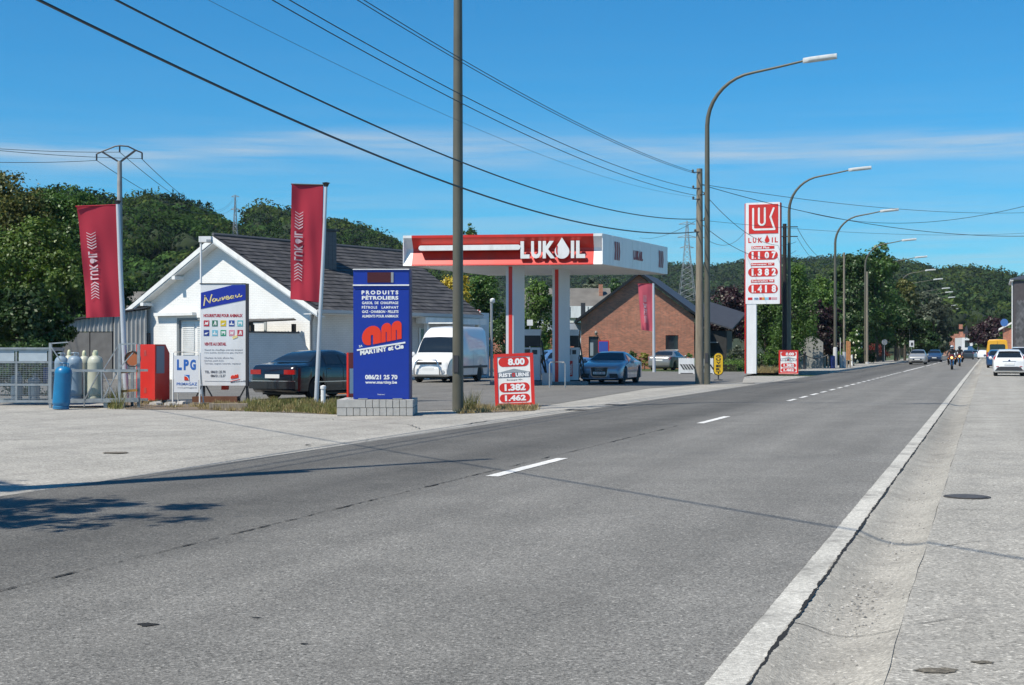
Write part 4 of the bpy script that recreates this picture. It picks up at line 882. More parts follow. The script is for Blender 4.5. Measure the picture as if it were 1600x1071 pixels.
p = P(543, 612, 39.5); t = thing('red_sign_stand', 'narrow red and white stand just left of the blue totem', 'sign stand', (p.x, p.y, .003), -.5); mb = MB(); mb.box(-.03, .03, 0, .5, .1, 1.35); mb.build('panel', M_red, t); mb = MB(); mb.box(.031, .04, .05, .45, .2, .9); mb.build('face', M_white, t)
for s_ in (.1, .4): m_ = MB(); m_.box(-.15, .15, s_-.03, s_+.03, 0, .1); m_.build('foot', M_dark, t)
# ------------------------------------------------------------ shed
sh0 = P(229, 600, 55.0); sh0.z = 0; t = thing('shed', 'grey corrugated metal shed left of the white house', 'shed', (sh0.x*SC, sh0.y*SC, H-SC*H), math.radians(-6)); t.scale = (SC,)*3; 
M_corr = mat('corrugated_metal', (.36, .37, .37), .5, metal=.2, var=.12, dirt=(.18, .16, .14), dscale=1.2, damt=.5, stretch=(1, 1, .4))
def corr(x0, x1, zb_, zf0, zf1, y, name, m, pitch=.17, amp=.035):
    n = int((x1-x0)/pitch*4); vs = []
    for i in range(n+1):
        x = x0+(x1-x0)*i/n; yy = y+amp*(1, .2, -1, .2)[i % 4]; z = zf0+(zf1-zf0)*i/n; vs += [(x, yy, zb_), (x, yy, z)]
    m_ = MB(); m_.add(vs, [(2*i, 2*i+1, 2*i+3, 2*i+2) for i in range(n)]); return m_.build(name, m, t)
corr(-1.35, 0, .55, 2.85, 3.0, 0, 'cladding', M_corr); corr(-3.4, -1.37, 2.15, 2.5, 2.84, 0.01, 'cladding', M_corr)
mb = MB(); mb.box(-1.4, 0, .02, .2, 0, .55); mb.build('plinth', M_concrete, t)
for k, (a, b) in enumerate(((-3.4, -2.32), (-2.28, -1.40))):
    mb = MB(); mb.box(a, b, .0, .05, .05, 2.12); mb.build('door', mat('door_grey', (.15, .145, .14), .7, var=.15, dirt=(.08, .08, .075), damt=.5), t)
mb = MB(); mb.box(-3.45, 0.05, .06, 5, 0, 2.1); mb.build('interior_wall', M_dark, t)
mb = MB(); mb.add([(-3.5, -.15, 2.53), (.05, -.15, 3.06), (.05, 5, 3.06), (-3.5, 5, 2.53), (-3.5, -.15, 2.58), (.05, -.15, 3.12), (.05, 5, 3.12), (-3.5, 5, 2.58)], [(0, 1, 2, 3), (7, 6, 5, 4), (0, 4, 5, 1), (1, 5, 6, 2), (2, 6, 7, 3), (3, 7, 4, 0)]); mb.build('roof', M_dark, t)
# ------------------------------------------------------------ brick house right
M_brick = bmat('red_brick', (.58, .150, .080), (.27, .065, .042), (.42, .31, .22), var=.14, ms=.012, rh=.075, bw=.23)
M_brick_y = bmat('red_brick_side', (.58, .150, .080), (.27, .065, .042), (.42, .31, .22), var=.14, axis='yz', ms=.012, rh=.075, bw=.23)
M_tiles = mat('blue_grey_tiles', (.045, .049, .060), .6, var=.12, scale=2, bump=.3, bscale=9)
ZB_ = 107.0; kb = ZB_/F
def lb(px): return (px-908)*kb
def zb2(y): return H+(HY-y)*kb
bh_ = thing('brick_house', 'red brick bungalow with black verge and dark tiled roof', 'house', ((908-800)*kb, ZB_, 0), 0)
aw, az, ew = lb(998), zb2(430), lb(1084.5); zl, zr = zb2(499), zb2(494)
wx0, wx1, wz0, wz1 = lb(1040), lb(1060), zb2(547), zb2(524)
dx0_, dx1_, dz_ = lb(920), lb(935), zb2(526)
def bp_(x0, x1, z0, z1): m_ = MB(); m_.box(x0, x1, 0, .3, z0, z1); m_.build('wall', M_brick, bh_)
bp_(0, dx0_, 0, wz1); bp_(dx1_, wx0, 0, wz1); bp_(wx1, ew, 0, wz1); bp_(wx0, wx1, 0, wz0); bp_(dx0_, dx1_, dz_, wz1)
m_ = MB(); m_.prism([(0, wz1), (ew, wz1), (ew, zr), (aw, az), (0, zl)], 0, .3); m_.build('wall', M_brick, bh_)
m_ = MB(); m_.box(wx0, wx1, .18, .22, wz0, wz1); w_ = m_.build('window', M_wglass, bh_); m_ = MB(); m_.box(wx0, wx1, -.03, .18, wz0-.05, wz0+.02); m_.build('sill', M_white, w_)
m_ = MB(); m_.box(wx0, wx0+.05, .1, .17, wz0, wz1); m_.build('frame', M_dark, w_)
m_ = MB(); m_.box(dx0_, dx1_, .1, .16, 0, dz_); d_ = m_.build('door', mat('door_dark', (.03, .045, .06), .4), bh_)
m_ = MB(); m_.box(dx0_+.1, dx0_+.35, .08, .1, 1.0, 2.0); m_.build('pane', mat('pane_pale', (.3, .36, .4), .2), d_)
m_ = MB(); m_.box(ew-.3, ew, .3, 13, 0, zr); m_.build('side_wall', M_brick_y, bh_)
DP = 9.0; ox = 4.2   # ridge shifts to the right going back
rb = Vector((aw+ox*.55, DP, az+.0)); re = Vector((ew+ox*.55+1.2, DP+3.5, zr-.1))
mb = MB()
def rslab(q, th=.16): mb.add([Vector(p) for p in q]+[Vector(p)-Vector((0, 0, th)) for p in q], [(0, 1, 2, 3), (7, 6, 5, 4), (0, 4, 5, 1), (1, 5, 6, 2), (2, 6, 7, 3), (3, 7, 4, 0)])
rslab([(aw, -.35, az+.22), (ew+.35, -.35, zr-.02), re, (rb.x, rb.y, az+.22)]); mb.build('roof', M_tiles, bh_)
mb = MB(); rslab([(aw, -.35, az+.22), (-.45, -.35, zl-.12), (-.2, DP, zl-.12), (rb.x-.5, rb.y, az+.2)]); mb.build('roof', M_tiles, bh_)
mb = MB(); mb.prism([(aw, az+.26), (ew+.4, zr-.02), (ew+.4, zr-.22), (aw, az+.02)], -.41, -.35); mb.prism([(aw, az+.26), (-.5, zl-.10), (-.5, zl-.30), (aw, az+.02)], -.412, -.352); o_ = mb.build('verge_board', M_black, bh_)
# rear wing with lower roof on the right
Zw = 112.0; kw = Zw/F; t = thing('rear_wing', 'dark low wing with tiled roof behind the two poles', 'outbuilding', ((1085-800)*kw, Zw, 0), math.radians(-14))
L_ = (1134-1085)*kw*1.02
mb = MB(); mb.box(0, L_, 0, .3, 0, H+(HY-517)*kw); mb.build('wall', mat('shaded_wall_dark', (.03, .032, .033), .8, var=.2), t)  # the wall's shade is put into its near-black colour
mb = MB(); mb.box(L_-.3, L_-.02, .3, 5, 0, H+(HY-517)*kw); mb.build('side_wall', M_dark, t)
z1_ = H+(HY-514)*kw; mb = MB(); rslab([(-.5, -.5, H+(HY-492)*kw), (L_+.5, -.5, z1_), (L_+1.2, 4.2, H+(HY-488)*kw), (.6, 4.2, H+(HY-468)*kw)], .12); mb.build('roof', M_tiles, t)
mb = MB(); mb.box(L_*.3, L_*.75, -.5, .0, 2.0, 2.08); mb.build('canopy', M_grey, t)
# link building with flat roof (pale blue-grey fascia) and low brick wall to the left
Zl = 110.0; kl = Zl/F; t = thing('garage_block', 'flat roofed brick garage with pale fascia between the pumps and brick house', 'garage', ((756-800)*kl, Zl, 0), 0); Lg = (907-756)*kl
for (a, b, z0, z1) in ((0, (848-756)*kl, 0, 2.72), ((848-756)*kl, (857-756)*kl, 2.0, 2.72), ((857-756)*kl, (897-756)*kl, 0, 2.95), ((897-756)*kl, Lg, 2.35, 2.95)): m_ = MB(); m_.box(a, b, 0, .3, z0, z1); m_.build('wall', M_brick, t)
for a, b, z in ((848, 857, 2.0), (897, 907, 2.35)): m_ = MB(); m_.box((a-756)*kl, (b-756)*kl, .5, .55, 0, z); m_.build('door', M_black, t)
mb = MB(); mb.box((860-756)*kl, Lg+.1, -.4, 3, 2.97, 3.5); mb.build('fascia', mat('fascia_blue', (.42, .46, .52), .5), t); mb = MB(); mb.box((860-756)*kl, Lg, -.3, 3, 3.5, 3.56); mb.box(0, (860-756)*kl, -.02, 3, 2.72, 2.82); mb.build('roof_edge', M_dark, t)
# advert box (blue, red edge) by the brick wall
p = P(943, 540, 106.4); t = thing('notice_box', 'blue notice board with red frame on the brick gable behind the coupe', 'notice board', (p.x, p.y, p.z)); mb = MB(); mb.box(-.40, .42, -.02, .05, -.5, .38); mb.build('frame', M_red, t); mb = MB(); mb.box(-.36, .34, -.04, -.02, -.48, .30); mb.build('face', mat('notice_blue', (.05, .09, .4), .4), t)
p = P(931, 519, 106.6); t = thing('wall_lamp', 'small lantern on the brick gable above the dark door', 'wall lamp', p); mb = MB(); mb.box(-.03, .03, -.2, .3, -.02, .02); mb.build('bracket', M_black, t); mb = MB(); mb.lathe([(.05, -.28), (.14, -.05), (.03, .08)], 8, (0, -.2, 0)); mb.build('lantern', mat('lantern', (.2, .2, .18), .3), t)
# grey roofed houses behind
Zh = 150.; kh = Zh/F; t = thing('grey_roof_house', 'house with grey tiled roof, white dormers and brick chimney behind the canopy', 'house', ((815-800)*kh, Zh, 0), 0)
M_gtile = mat('grey_tiles', (.15, .14, .125), .8, var=.2, scale=.8, bump=.3, bscale=6)
a, b = 0, (953-815)*kh
mb = MB(); mb.box(a, b, 0, 8, 0, H+(HY-500)*kh); mb.build('wall', M_white, t)
mb = MB(); zr_ = H+(HY-448)*kh; z_e = H+(HY-482)*kh; rslab([(a-.3, -.5, z_e), (b+.3, -.5, z_e), (b+.3, 4, zr_), (a-.3, 4, zr_)]); rslab([(a-.3, 4, zr_), (b+.3, 4, zr_), (b+.3, 8.5, z_e), (a-.3, 8.5, z_e)]); mb.build('roof', M_gtile, t)
for c0, c1 in ((886, 907), (914, 930)):
    m_ = MB(); m_.box((c0-815)*kh, (c1-815)*kh, -.9, -.55, H+(HY-497)*kh, H+(HY-479)*kh); w_ = m_.build('dormer', M_white, t); m_ = MB(); m_.box((c0-815)*kh+.25, (c0-815)*kh+.32, -.93, -.9, H+(HY-496)*kh, H+(HY-480)*kh); m_.build('drainpipe', M_dark, w_)
m_ = MB(); m_.box((907-815)*kh, (914-815)*kh, -.9, -.5, H+(HY-500)*kh, H+(HY-474)*kh); m_.build('slate_panel', M_dark, t)
m_ = MB(); m_.box((938-815)*kh, (944-815)*kh, 2.2, 2.9, zr_-2, H+(HY-446)*kh+.2); m_.build('chimney', M_brick, t)
t = thing('distant_cottage', 'small orange brick gabled cottage on the slope above the shed roof', 'house', P(209, 452, 240), .25); k_ = 240/F
mb = MB(); mb.prism([(0, -3), (17*k_, -3), (17*k_, 13*k_), (8*k_, 22*k_), (0, 13*k_)], 0, 7); mb.build('wall', M_brick, t)
mb = MB(); rslab([(17.6*k_, -.3, 12.5*k_), (17.6*k_+2.4, 8, 12.5*k_), (8*k_+2.4, 8, 23*k_), (8*k_, -.3, 23*k_)]); rslab([(-.6*k_, -.3, 12.5*k_), (-.6*k_+2.4, 8, 12.5*k_), (8*k_+2.4, 8, 23*k_), (8*k_, -.3, 23*k_)]); mb.build('roof', M_tiles, t)
for a in (5, 9): m_ = MB(); m_.box(a*k_, (a+2.4)*k_, -.05, .0, 1*k_, 6*k_); m_.build('window', M_white, t)
for (px0, px1, y0, y1, Z_, lab, mt) in ((190, 236, 454, 480, 150, 'low grey roofed house above the shed beside the first banner pole', M_gtile), (236, 262, 440, 452, 245, 'dark roofed barn right of the small orange brick cottage', M_tiles), (196, 210, 444, 454, 250, 'dark roofed barn left of the small orange brick cottage', M_tiles)):
    q = P(px0, y1, Z_); k_ = Z_/F; t = thing('distant_house', lab, 'house', q, .1); w_ = (px1-px0)*k_; h_ = (y1-y0)*k_
    mb = MB(); mb.box(.2, w_-.2, 0, 6, -4, .1); mb.build('wall', M_white if mt is M_gtile else M_dark, t); mb = MB(); rslab([(0, -.4, 0), (w_, -.4, 0), (w_, 3, h_), (0, 3, h_)]); rslab([(0, 3, h_), (w_, 3, h_), (w_, 6.4, 0), (0, 6.4, 0)]); mb.build('roof', mt, t)
# ------------------------------------------------------------ right side: slate house, brick outhouse, far street
q0 = ST(150, 2.5); t = thing('slate_house', 'tall house clad in dark diamond slates at the right edge', 'house', q0, RZ)
Z0_ = q0.y; zt_ = H+(HY-437)*q0.y/F
mb = MB(); mb.box(0, 9, 0, 9.5, 0, zt_*.985); mb.build('wall', mat('diamond_slate', (.07, .06, .062), .6, var=.15), t)
mb = MB(); r = random.Random(1)
nrow = 30
for i in range(nrow):
    for j in range(34):
        y = .0+j*.28+(.14 if i % 2 else 0); z = .5+i*.2; s_ = .19
        mb.add([(-.006-.006*r.random(), y, z-s_), (-.012, y+.14, z), (-.006, y, z+s_), (-.012, y-.14, z)], [(0, 1, 2, 3)]) if z < zt_-.3 and y > .14 and y < 9.3 else None
        x = y
        mb.add([(x, -.006-.006*r.random(), z-s_), (x+.14, -.012, z), (x, -.006, z+s_), (x-.14, -.012, z)], [(0, 1, 2, 3)]) if z < zt_-.3 and .14 < x < 8.9 else None
o = mb.build('slates', M_slate2, t); o['kind'] = 'stuff'
mb = MB(); mb.box(-.32, -.02, -.2, 9.8, zt_-.16, zt_+.02); mb.build('gutter', M_white, t)
mb = MB(); rslab([(-.3, -.2, zt_), (9, -.2, zt_+.4), (9, 9.8, zt_+3), (-.3, 9.8, zt_+.5)], .1); mb.build('roof', M_tiles, t)
for y in (.1, .55): m_ = MB(); m_.tube([(-.12, y, .1), (-.12, y, zt_-.2)], .05, 8); m_.build('downpipe', M_white, t)
q1 = ST(178, 1.8); t = thing('brick_outhouse', 'small brick outhouse with white trimmed lean-to roof behind the yellow van', 'outhouse', q1, RZ); mb = MB(); mb.box(0, 4, 0, 5, 0, 4.1); mb.build('wall', M_brick, t)
mb = MB(); rslab([(-.5, -.3, 4.0), (3.6, -.3, 6.2), (3.6, 5, 6.2), (-.5, 5, 4.0)], .22); mb.build('roof', M_white, t)
p = P(1569, 504.5, 166); t = thing('satellite_dish', 'blue satellite dish on a short arm above the outhouse roof', 'satellite dish', p); mb = MB(); mb.lathe([(.02, .08), (.25, .03), (.46, -.06)], 20, axis='y'); mb.build('dish', mat('dish_blue', (.08, .2, .5), .4), t, smooth=60); mb = MB(); mb.tube([(0, .1, 0), (.1, .3, -1.1)], .03, 6); mb.build('arm', M_grey, t)
def far_house(px0, px1, ytop, yeave, Z_, label, wm, rm, chim=None, gable=False):
    k_ = Z_/F; t = thing('far_house', label, 'house', ((px0-800)*k_, Z_, 0), -.15); w_ = (px1-px0)*k_; ze_ = H+(HY-yeave)*k_; zt2 = H+(HY-ytop)*k_
    mb = MB(); mb.box(0, w_, 0, 9, 0, ze_); 
    if gable: mb.prism([(0, ze_), (w_, ze_), (w_/2, zt2)], 0, .3)
    mb.build('wall', wm, t); mb = MB()
    if gable: rslab([(w_/2, -.2, zt2+.1), (w_+.3, -.2, ze_), (w_+.3, 9, ze_), (w_/2, 9, zt2+.1)]); rslab([(w_/2, -.2, zt2+.1), (-.3, -.2, ze_), (-.3, 9, ze_), (w_/2, 9, zt2+.1)])
    else: rslab([(-.2, -.3, ze_), (w_+.2, -.3, ze_), (w_+.2, 4.5, zt2), (-.2, 4.5, zt2)]); rslab([(-.2, 4.5, zt2), (w_+.2, 4.5, zt2), (w_+.2, 9, ze_), (-.2, 9, ze_)])
    mb.build('roof', rm, t)
    n_ = max(1, int(w_/3)); 
    for i in range(n_):
        x = w_*(i+.5)/n_; m_ = MB(); m_.box(x-.5, x+.5, -.05, .02, ze_*.5, ze_*.5+1.5); m_.build('window', M_wglass, t)
    if chim: m_ = MB(); m_.box(w_*chim-.4, w_*chim+.3, 3, 4, zt2-1, zt2+.1); m_.build('chimney', M_brick, t)
far_house(1483, 1507, 507.5, 522, 330, 'long brick house with orange tiled roof at the far end of the road', M_brick, mat('orange_tiles', (.30, .12, .08), .8, var=.15), .9)
far_house(1503, 1519, 519, 528, 300, 'grey roofed white house at the far end of the road', M_white, M_gtile, .2)
far_house(1507, 1513, 508, 518, 345, 'dark gabled house above the far end of the road', M_dark, M_tiles, None, True)
far_house(1519, 1529, 526, 533, 310, 'pale low house right of the grey roofed far house', M_white, M_gtile)
# ---------------------------------------------------------------- poles, lamps, wires
def lamp_post(px, Z, h, arm, label, group='street lamps along the left kerb', base_z=0.0, r=.105, sleeve=False):
    t = thing('street_lamp', label, 'street lamp', ((px-800)*Z/F, Z, base_z), RZ, group)
    pts = [(0, 0, 0), (0, 0, h*.5), (0, 0, h-2.7)]; rs = [r*1.15, r, r*.82]
    for i in range(1, 10):
        a = PI/2*i/9*.93; R = 2.1; pts.append((R*(1-math.cos(a)), 0, h-2.7+R*math.sin(a))); rs.append(r*(.82-.35*i/9))
    e = pts[-1]; L_ = arm-e[0]-1.25; pts.append((e[0]+L_*.5, 0, e[2]+L_*.5*.16)); rs.append(r*.42); pts.append((e[0]+L_, 0, e[2]+L_*.15+.04)); rs.append(r*.38)
    mb = MB(); mb.tube(pts, rs, 12); mb.build('pole', M_lamp, t, smooth=50)
    e = pts[-1]; mb = MB(); w = .16; n = 10; vs = []; L2 = 1.35
    for i in range(n+1):
        u = i/n; ww = w*(.45+.55*min(1, u*5))*(1 if u < .9 else .75); x = e[0]-.05+L2*u; z = e[2]+.10*u
        vs += [(x, -ww, z-.02), (x, -ww*.8, z+.10), (x, ww*.8, z+.10), (x, ww, z-.02), (x, ww*.7, z-.09), (x, -ww*.7, z-.09)]
    fs = [(i*6+j, i*6+(j+1) % 6, (i+1)*6+(j+1) % 6, (i+1)*6+j) for i in range(n) for j in range(6)]+[(5, 4, 3, 2, 1, 0), tuple(n*6+j for j in range(6))]
    mb.add(vs, fs); mb.build('lantern', mat('lantern_grey', (.62, .63, .62), .35, var=.1, scale=6), t, smooth=60)
    if sleeve: mb = MB(); mb.lathe([(r*1.45, 0), (r*1.45, 1.45), (r*1.1, 1.55)], 12); mb.build('sleeve', mat('sleeve_grey', (.5, .5, .5), .6, var=.1), t, smooth=50)
    mb = MB(); mb.box(-.06, .06, -r*1.25, -r*1.0, .9, 1.3); mb.build('hatch', M_dark, t)
    return t
lamp_post(715.5, 33.0, 14.0, 5.8, 'nearest lamp post, its lantern above the frame, right of the planter', r=.115)
t = thing('utility_pole', 'tall tapered pole out of view whose shadow crosses the near road', 'utility pole', (-7.6, 12.7, 0), 0); mb = MB(); mb.tube([(0, 0, 0), (0, 0, 7), (0, 0, 13.2)], [.13, .10, .07], 12); mb.build('shaft', M_lamp, t, smooth=60)
lamp_post(1105, 58.4, H+452*58.4/F, 5.22, 'tallest lamp post in view, arching over the road beside the wooden pole', r=.115)
LP = [(1233, 262, 1358, 'street lamp directly right of the tall price pylon'), (1305, 328, 1401, 'street lamp rising from the grey bollards left of the orange post'), (1352, 374, 1429, 'street lamp in front of the tall dark green tree by the hedge'), (1380, 401, 1446, 'street lamp with the round sign at its foot'), (1405, 421, 1460, 'street lamp standing between the two brown posts')]
ZL = []
for px, yh, ph, lab in LP:
    hh = 12.2 if px > 1240 else 12.65; Z = (hh-H)*F/(HY-yh); ZL.append(Z); lamp_post(px, Z, hh, (ph-px)*Z/F/.93-.42, lab, base_z=.11 if Z > 90 else 0, sleeve=(px == 1305), r=.11)
hd = [(1466, 437), (1478, 451), (1483, 457), (1487, 465), (1491, 477.5), (1493, 483), (1497, 489), (1500, 494), (1503, 499), (1507, 503)]
for i, (ph, yh) in enumerate(hd):
    Z = (12.2-H)*F/(HY-yh); px = ph-5.6*.93*F/Z; lamp_post(px, Z, 12.2, 5.6, '%s far street lamp in the row receding over the road' % ['nearest','second','third','fourth','fifth','sixth','seventh','eighth','ninth','tenth and last'][i], base_z=.11, r=.09, group='far street lamps receding along the road')
# wooden utility pole with insulators
M_pole = mat('concrete_pole', (.23, .20, .155), .9, var=.25, scale=3, bump=.4, bscale=20, stretch=(3, 3, .5))
def bracket(mb, x, z, dx): rect_tube(mb, (x, 0, z), (x+dx, 0, z), .035)
PZ = 59.3; t = thing('utility_pole', 'weathered utility pole with insulators just left of the tallest lamp', 'utility pole', ((1093-800)*PZ/F, PZ, 0), 0); kp = PZ/F; ph_ = H+(HY-264)*kp
mb = MB(); mb.tube([(0, 0, 0), (0, 0, ph_*.5), (0, 0, ph_)], [.19, .16, .125], 10); mb.build('shaft', M_pole, t, smooth=60)
for y_, dx in ((270, -.30), (295, -.28), (305, .2), (312, -.28), (345, .2), (363, -.2)):
    m_ = MB(); z = H+(HY-y_)*kp; rect_tube(m_, (0, -.12, z), (dx, -.12, z), .035); m_.build('bracket', M_dark, t); m_ = MB(); m_.lathe([(.02, -.02), (.05, 0), (.035, .05), (.055, .07), (.02, .12)], 8, (dx, -.12, z)); m_.build('insulator', M_black, t)
def pole_at(px, y): return Vector(((px-800)*kp, PZ-.12, H+(HY-y)*kp))
Bp = Vector((-8.2, 12.0, 0)); 
t = thing('utility_pole', 'utility pole out of view left of the camera carrying the overhead wires', 'utility pole', Bp, 0); mb = MB(); mb.tube([(0, 0, 0), (0, 0, 10.4)], [.18, .12], 10); mb.build('shaft', M_pole, t, smooth=60)
def wire(a, b, sag, r, label, n=40, m=None, group='overhead wires'):
    a = Vector(a); b = Vector(b); mb = MB(); mb.tube([a.lerp(b, i/n)-Vector((0, 0, sag*4*(i/n)*(1-i/n))) for i in range(n+1)], r, 5, cap=False)
    o = mb.build('overhead_wire', m or M_black, None); tag(o, label, 'wire', group); return o
def through(A, px, py, B0, sag=0.0):
    """height at B0's plan position so that the straight wire passes image point (px,py) ignoring sag"""
    d = Vector((B0.x-A.x, B0.y-A.y)); u = (px-800)/F
    tt = (u*A.y-A.x)/(d.x-u*d.y); Z = A.y+d.y*tt; z = H+(HY-py)*Z/F; z += sag*4*tt*(1-tt); return A.z+(z-A.z)/tt
wl = [(1088, 363, 60, 0, .022, 1.3, 'thickest lowest overhead cable sweeping from top left to the utility pole'), (1088, 343, 181, 0, .018, 1.2, 'second thick overhead cable from top left just above the lowest one'),
      (1086, 306, 425, 0, .011, .9, 'middle overhead wire meeting the pole at its fourth bracket'), (1086, 296, 452, 0, .011, .9, 'middle overhead wire meeting the pole at its third bracket'),
      (1086, 272, 558, 0, .010, .8, 'upper overhead wire of the pair reaching the pole top'), (1086, 270, 568, 0, .010, .8, 'topmost overhead wire of the pair reaching the pole top'), (1086, 309, 325, 0, .004, .9, 'faint thin overhead wire left of the middle pair')]
for px, y, bx, by, r_, sag, lab in wl:
    A = pole_at(px, y); z = through(A, bx, by, Bp, sag); wire(A, Vector((Bp.x, Bp.y, z)), sag, r_, lab)
# wire out of view whose shadow crosses the near lane
wire(Vector((-22.5, 47, 9.5)), Vector((9.6, -14.5, 8.0)), .25, .020, 'thick cable out of view whose shadow crosses the near lane')
wire(Vector((-26, 30, 8.5)), Vector((22, 2, 8.2)), .3, .006, 'thin cable out of view whose shadow crosses the right lane')
wire(Vector((-26, 34, 8.5)), Vector((24, 8, 8.4)), .3, .006, 'second thin cable out of view whose shadow crosses the right lane')
# wires onward to the right
A = pole_at(1110, 290)
def w2(A, px, py, Z, sag, r_, lab): wire(A, P(px, py, Z), sag, r_, lab)
w2(pole_at(1097, 289), 1640, 331, 95, .5, .012, 'wire from the utility pole over the road, upper of the right-hand pair'); w2(pole_at(1097, 290), 1700, 364, 75, .9, .014, 'wire from the utility pole over the road, lower of the right-hand pair')
wire(P(1250, 329, 84), P(1640, 312, 62), .9, .012, 'slack wire rising to the right edge beside the pylon lamp'); w2(pole_at(1097, 345), 1640, 362, 90, .4, .008, 'thin low wire over the road')
w2(pole_at(1097, 300), 1244, 378, 95, 1.0, .014, 'steep drop wire passing in front of the price pylon, upper'); w2(pole_at(1097, 352), 1244, 392, 95, .9, .014, 'steep drop wire passing in front of the price pylon, lower')
wire(pole_at(1088, 345), P(1000, 372, 110), .3, .010, 'short wire leading back from the utility pole to the left'); wire(pole_at(1088, 363), P(1170, 353, 95), .9, .012, 'slack wire between the utility pole and the pylon')
# second black pole with arms behind the pylon
p = P(1226, 585, 88); t = thing('utility_pole', 'dark utility pole with two cross arms hidden behind the price pylon', 'utility pole', (p.x, p.y, 0), 0); k_ = 88/F
mb = MB(); mb.tube([(0, 0, 0), (0, 0, H+(HY-350)*k_)], [.17, .12], 10); mb.build('shaft', mat('tarred_wood', (.02, .019, .02), .8), t, smooth=60)
for y_ in (355, 370): m_ = MB(); z = H+(HY-y_)*k_; rect_tube(m_, (-.2, -.1, z), (20*k_, -.1, z), .06); m_.build('cross_arm', M_dark, t)
def pt2(px, y): return P(px, y, 88)
wire(pt2(1246, 357), P(1304, 402, 125), .9, .016, 'drop wire from the upper cross arm towards the green trees'); wire(pt2(1246, 372), P(1300, 408, 130), .9, .014, 'drop wire from the lower cross arm towards the green trees')
for px, y0, y1, Z, lab, r_ in ((1319, 395, 577, 104, 'slim grey pole between two street lamps above the bollards', .075), (1355, 425, 560, 135, 'slim concrete pole standing against the fourth street lamp', .10), (1421, 510, 560, 170, 'thin post carrying a small rectangular sign', .04)):
    p = P(px, y1, Z); t = thing('service_pole', lab, 'pole', (p.x, p.y, 0)); m_ = MB(); m_.tube([(0, 0, 0), (0, 0, H+(HY-y0)*Z/F)], [r_*1.2, r_], 8); m_.build('shaft', M_pole, t, smooth=60)
    m_ = MB(); m_.lathe([(r_*1.8, 0), (r_*1.8, 1.3 if Z < 110 else .3)], 8); m_.build('sleeve', MATS['sleeve_grey'], t)
# signs on the far pavement
p = P(1381, 535, 158); t = thing('round_sign', 'round road sign seen from behind at a street lamp foot', 'road sign', (p.x, p.y-.3, 0)); m_ = MB(); m_.lathe([(.32, -.02), (.32, .02)], 20, (0, 0, p.z), axis='y'); m_.build('disc', M_grey, t); m_ = MB(); m_.tube([(0, .03, .1), (0, .03, p.z)], .03, 6); m_.build('post', M_grey, t)
p = P(1424.5, 537, 168); t = thing('rectangular_sign', 'small white rectangular road sign beyond the red hedge', 'road sign', (p.x, p.y, 0)); m_ = MB(); m_.box(-.28, .28, -.02, .02, p.z-.4, p.z+.35); m_.build('plate', M_wgloss, t); m_ = MB(); m_.box(-.1, .15, -.03, -.02, p.z-.25, p.z+.1); m_.build('symbol', M_dark, t); m_ = MB(); m_.tube([(0, .04, .1), (0, .04, p.z)], .03, 6); m_.build('post', M_grey, t)
for px, y0, y1, Z, w_, lab, m__ in ((1288.5, 557, 577, 104, .10, 'weathered wooden bollard, leftmost of the row', M_wood), (1294, 557, 577, 104.5, .08, 'thin weathered wooden bollard second from left', M_wood), (1301, 557, 581, 101, .20, 'dark blue litter bin post left of the grey sleeved lamp', M_dblue),
      (1314, 556, 576, 104, .13, 'pale grey bollard with a thin rod beside the slim grey pole', M_galv), (1323.5, 562, 576, 107, .07, 'short grey stake left of the orange box foot', M_wood), (1328.5, 562, 576, 108, .07, 'short grey stake under the orange box', M_wood), (1331, 545, 560, 120, .08, 'slim white post beside the flowering shrub', M_white)):
    p = P(px, y1, Z); t = thing('bollard', lab, 'bollard', (p.x, p.y, 0), 0, 'bollards and stakes on the pavement corner'); h_ = H+(HY-y0)*Z/F; m_ = MB(); m_.tube([(0, 0, 0), (0, 0, h_)], [w_, w_*.9], 8); m_.build('post', m__, t); m_ = MB(); m_.lathe([(w_*.95, h_), (w_*.2, h_+.06)], 8); m_.build('cap', m__, t)
p = P(1314, 556, 104); t = thing('marker_rod', 'thin white rod standing on the pale grey bollard', 'rod', (p.x, p.y+.2, 0)); m_ = MB(); m_.tube([(0, 0, 0), (0, 0, H+(HY-528)*104/F)], .022, 6); m_.build('rod', M_white, t)
def panel_post(px0, px1, y0, y1, Z, lab, wd=.25):
    p = P(px0, y1, Z); t = thing('wooden_panel', lab, 'wooden panel', (p.x, p.y, 0), -.1); w_ = (px1-px0)*Z/F; z1 = H+(HY-y0)*Z/F; zb_ = max(.1, H+(HY-y1)*Z/F)
    n = 3
    for i in range(n): m_ = MB(); m_.box(w_*i/n+.01, w_*(i+1)/n-.01, 0, wd, zb_, z1-.02*i); m_.build('board', mat('orange_wood', (.52, .24, .10), .7, var=.2, scale=8), t)
    m_ = MB(); m_.box(w_*.1, w_*.2, wd*.3, wd*.6, 0, zb_); m_.box(w_*.8, w_*.9, wd*.3, wd*.6, 0, zb_); m_.build('leg', M_wood, t)
panel_post(1322.5, 1329, 533, 563, 106, 'tall orange wooden box on legs beside the slim grey pole'); panel_post(1401.5, 1405, 544, 559, 165, 'left one of the two brown wooden panels by the red hedge'); panel_post(1407.5, 1412, 544, 559, 165, 'right one of the two brown wooden panels by the red hedge')
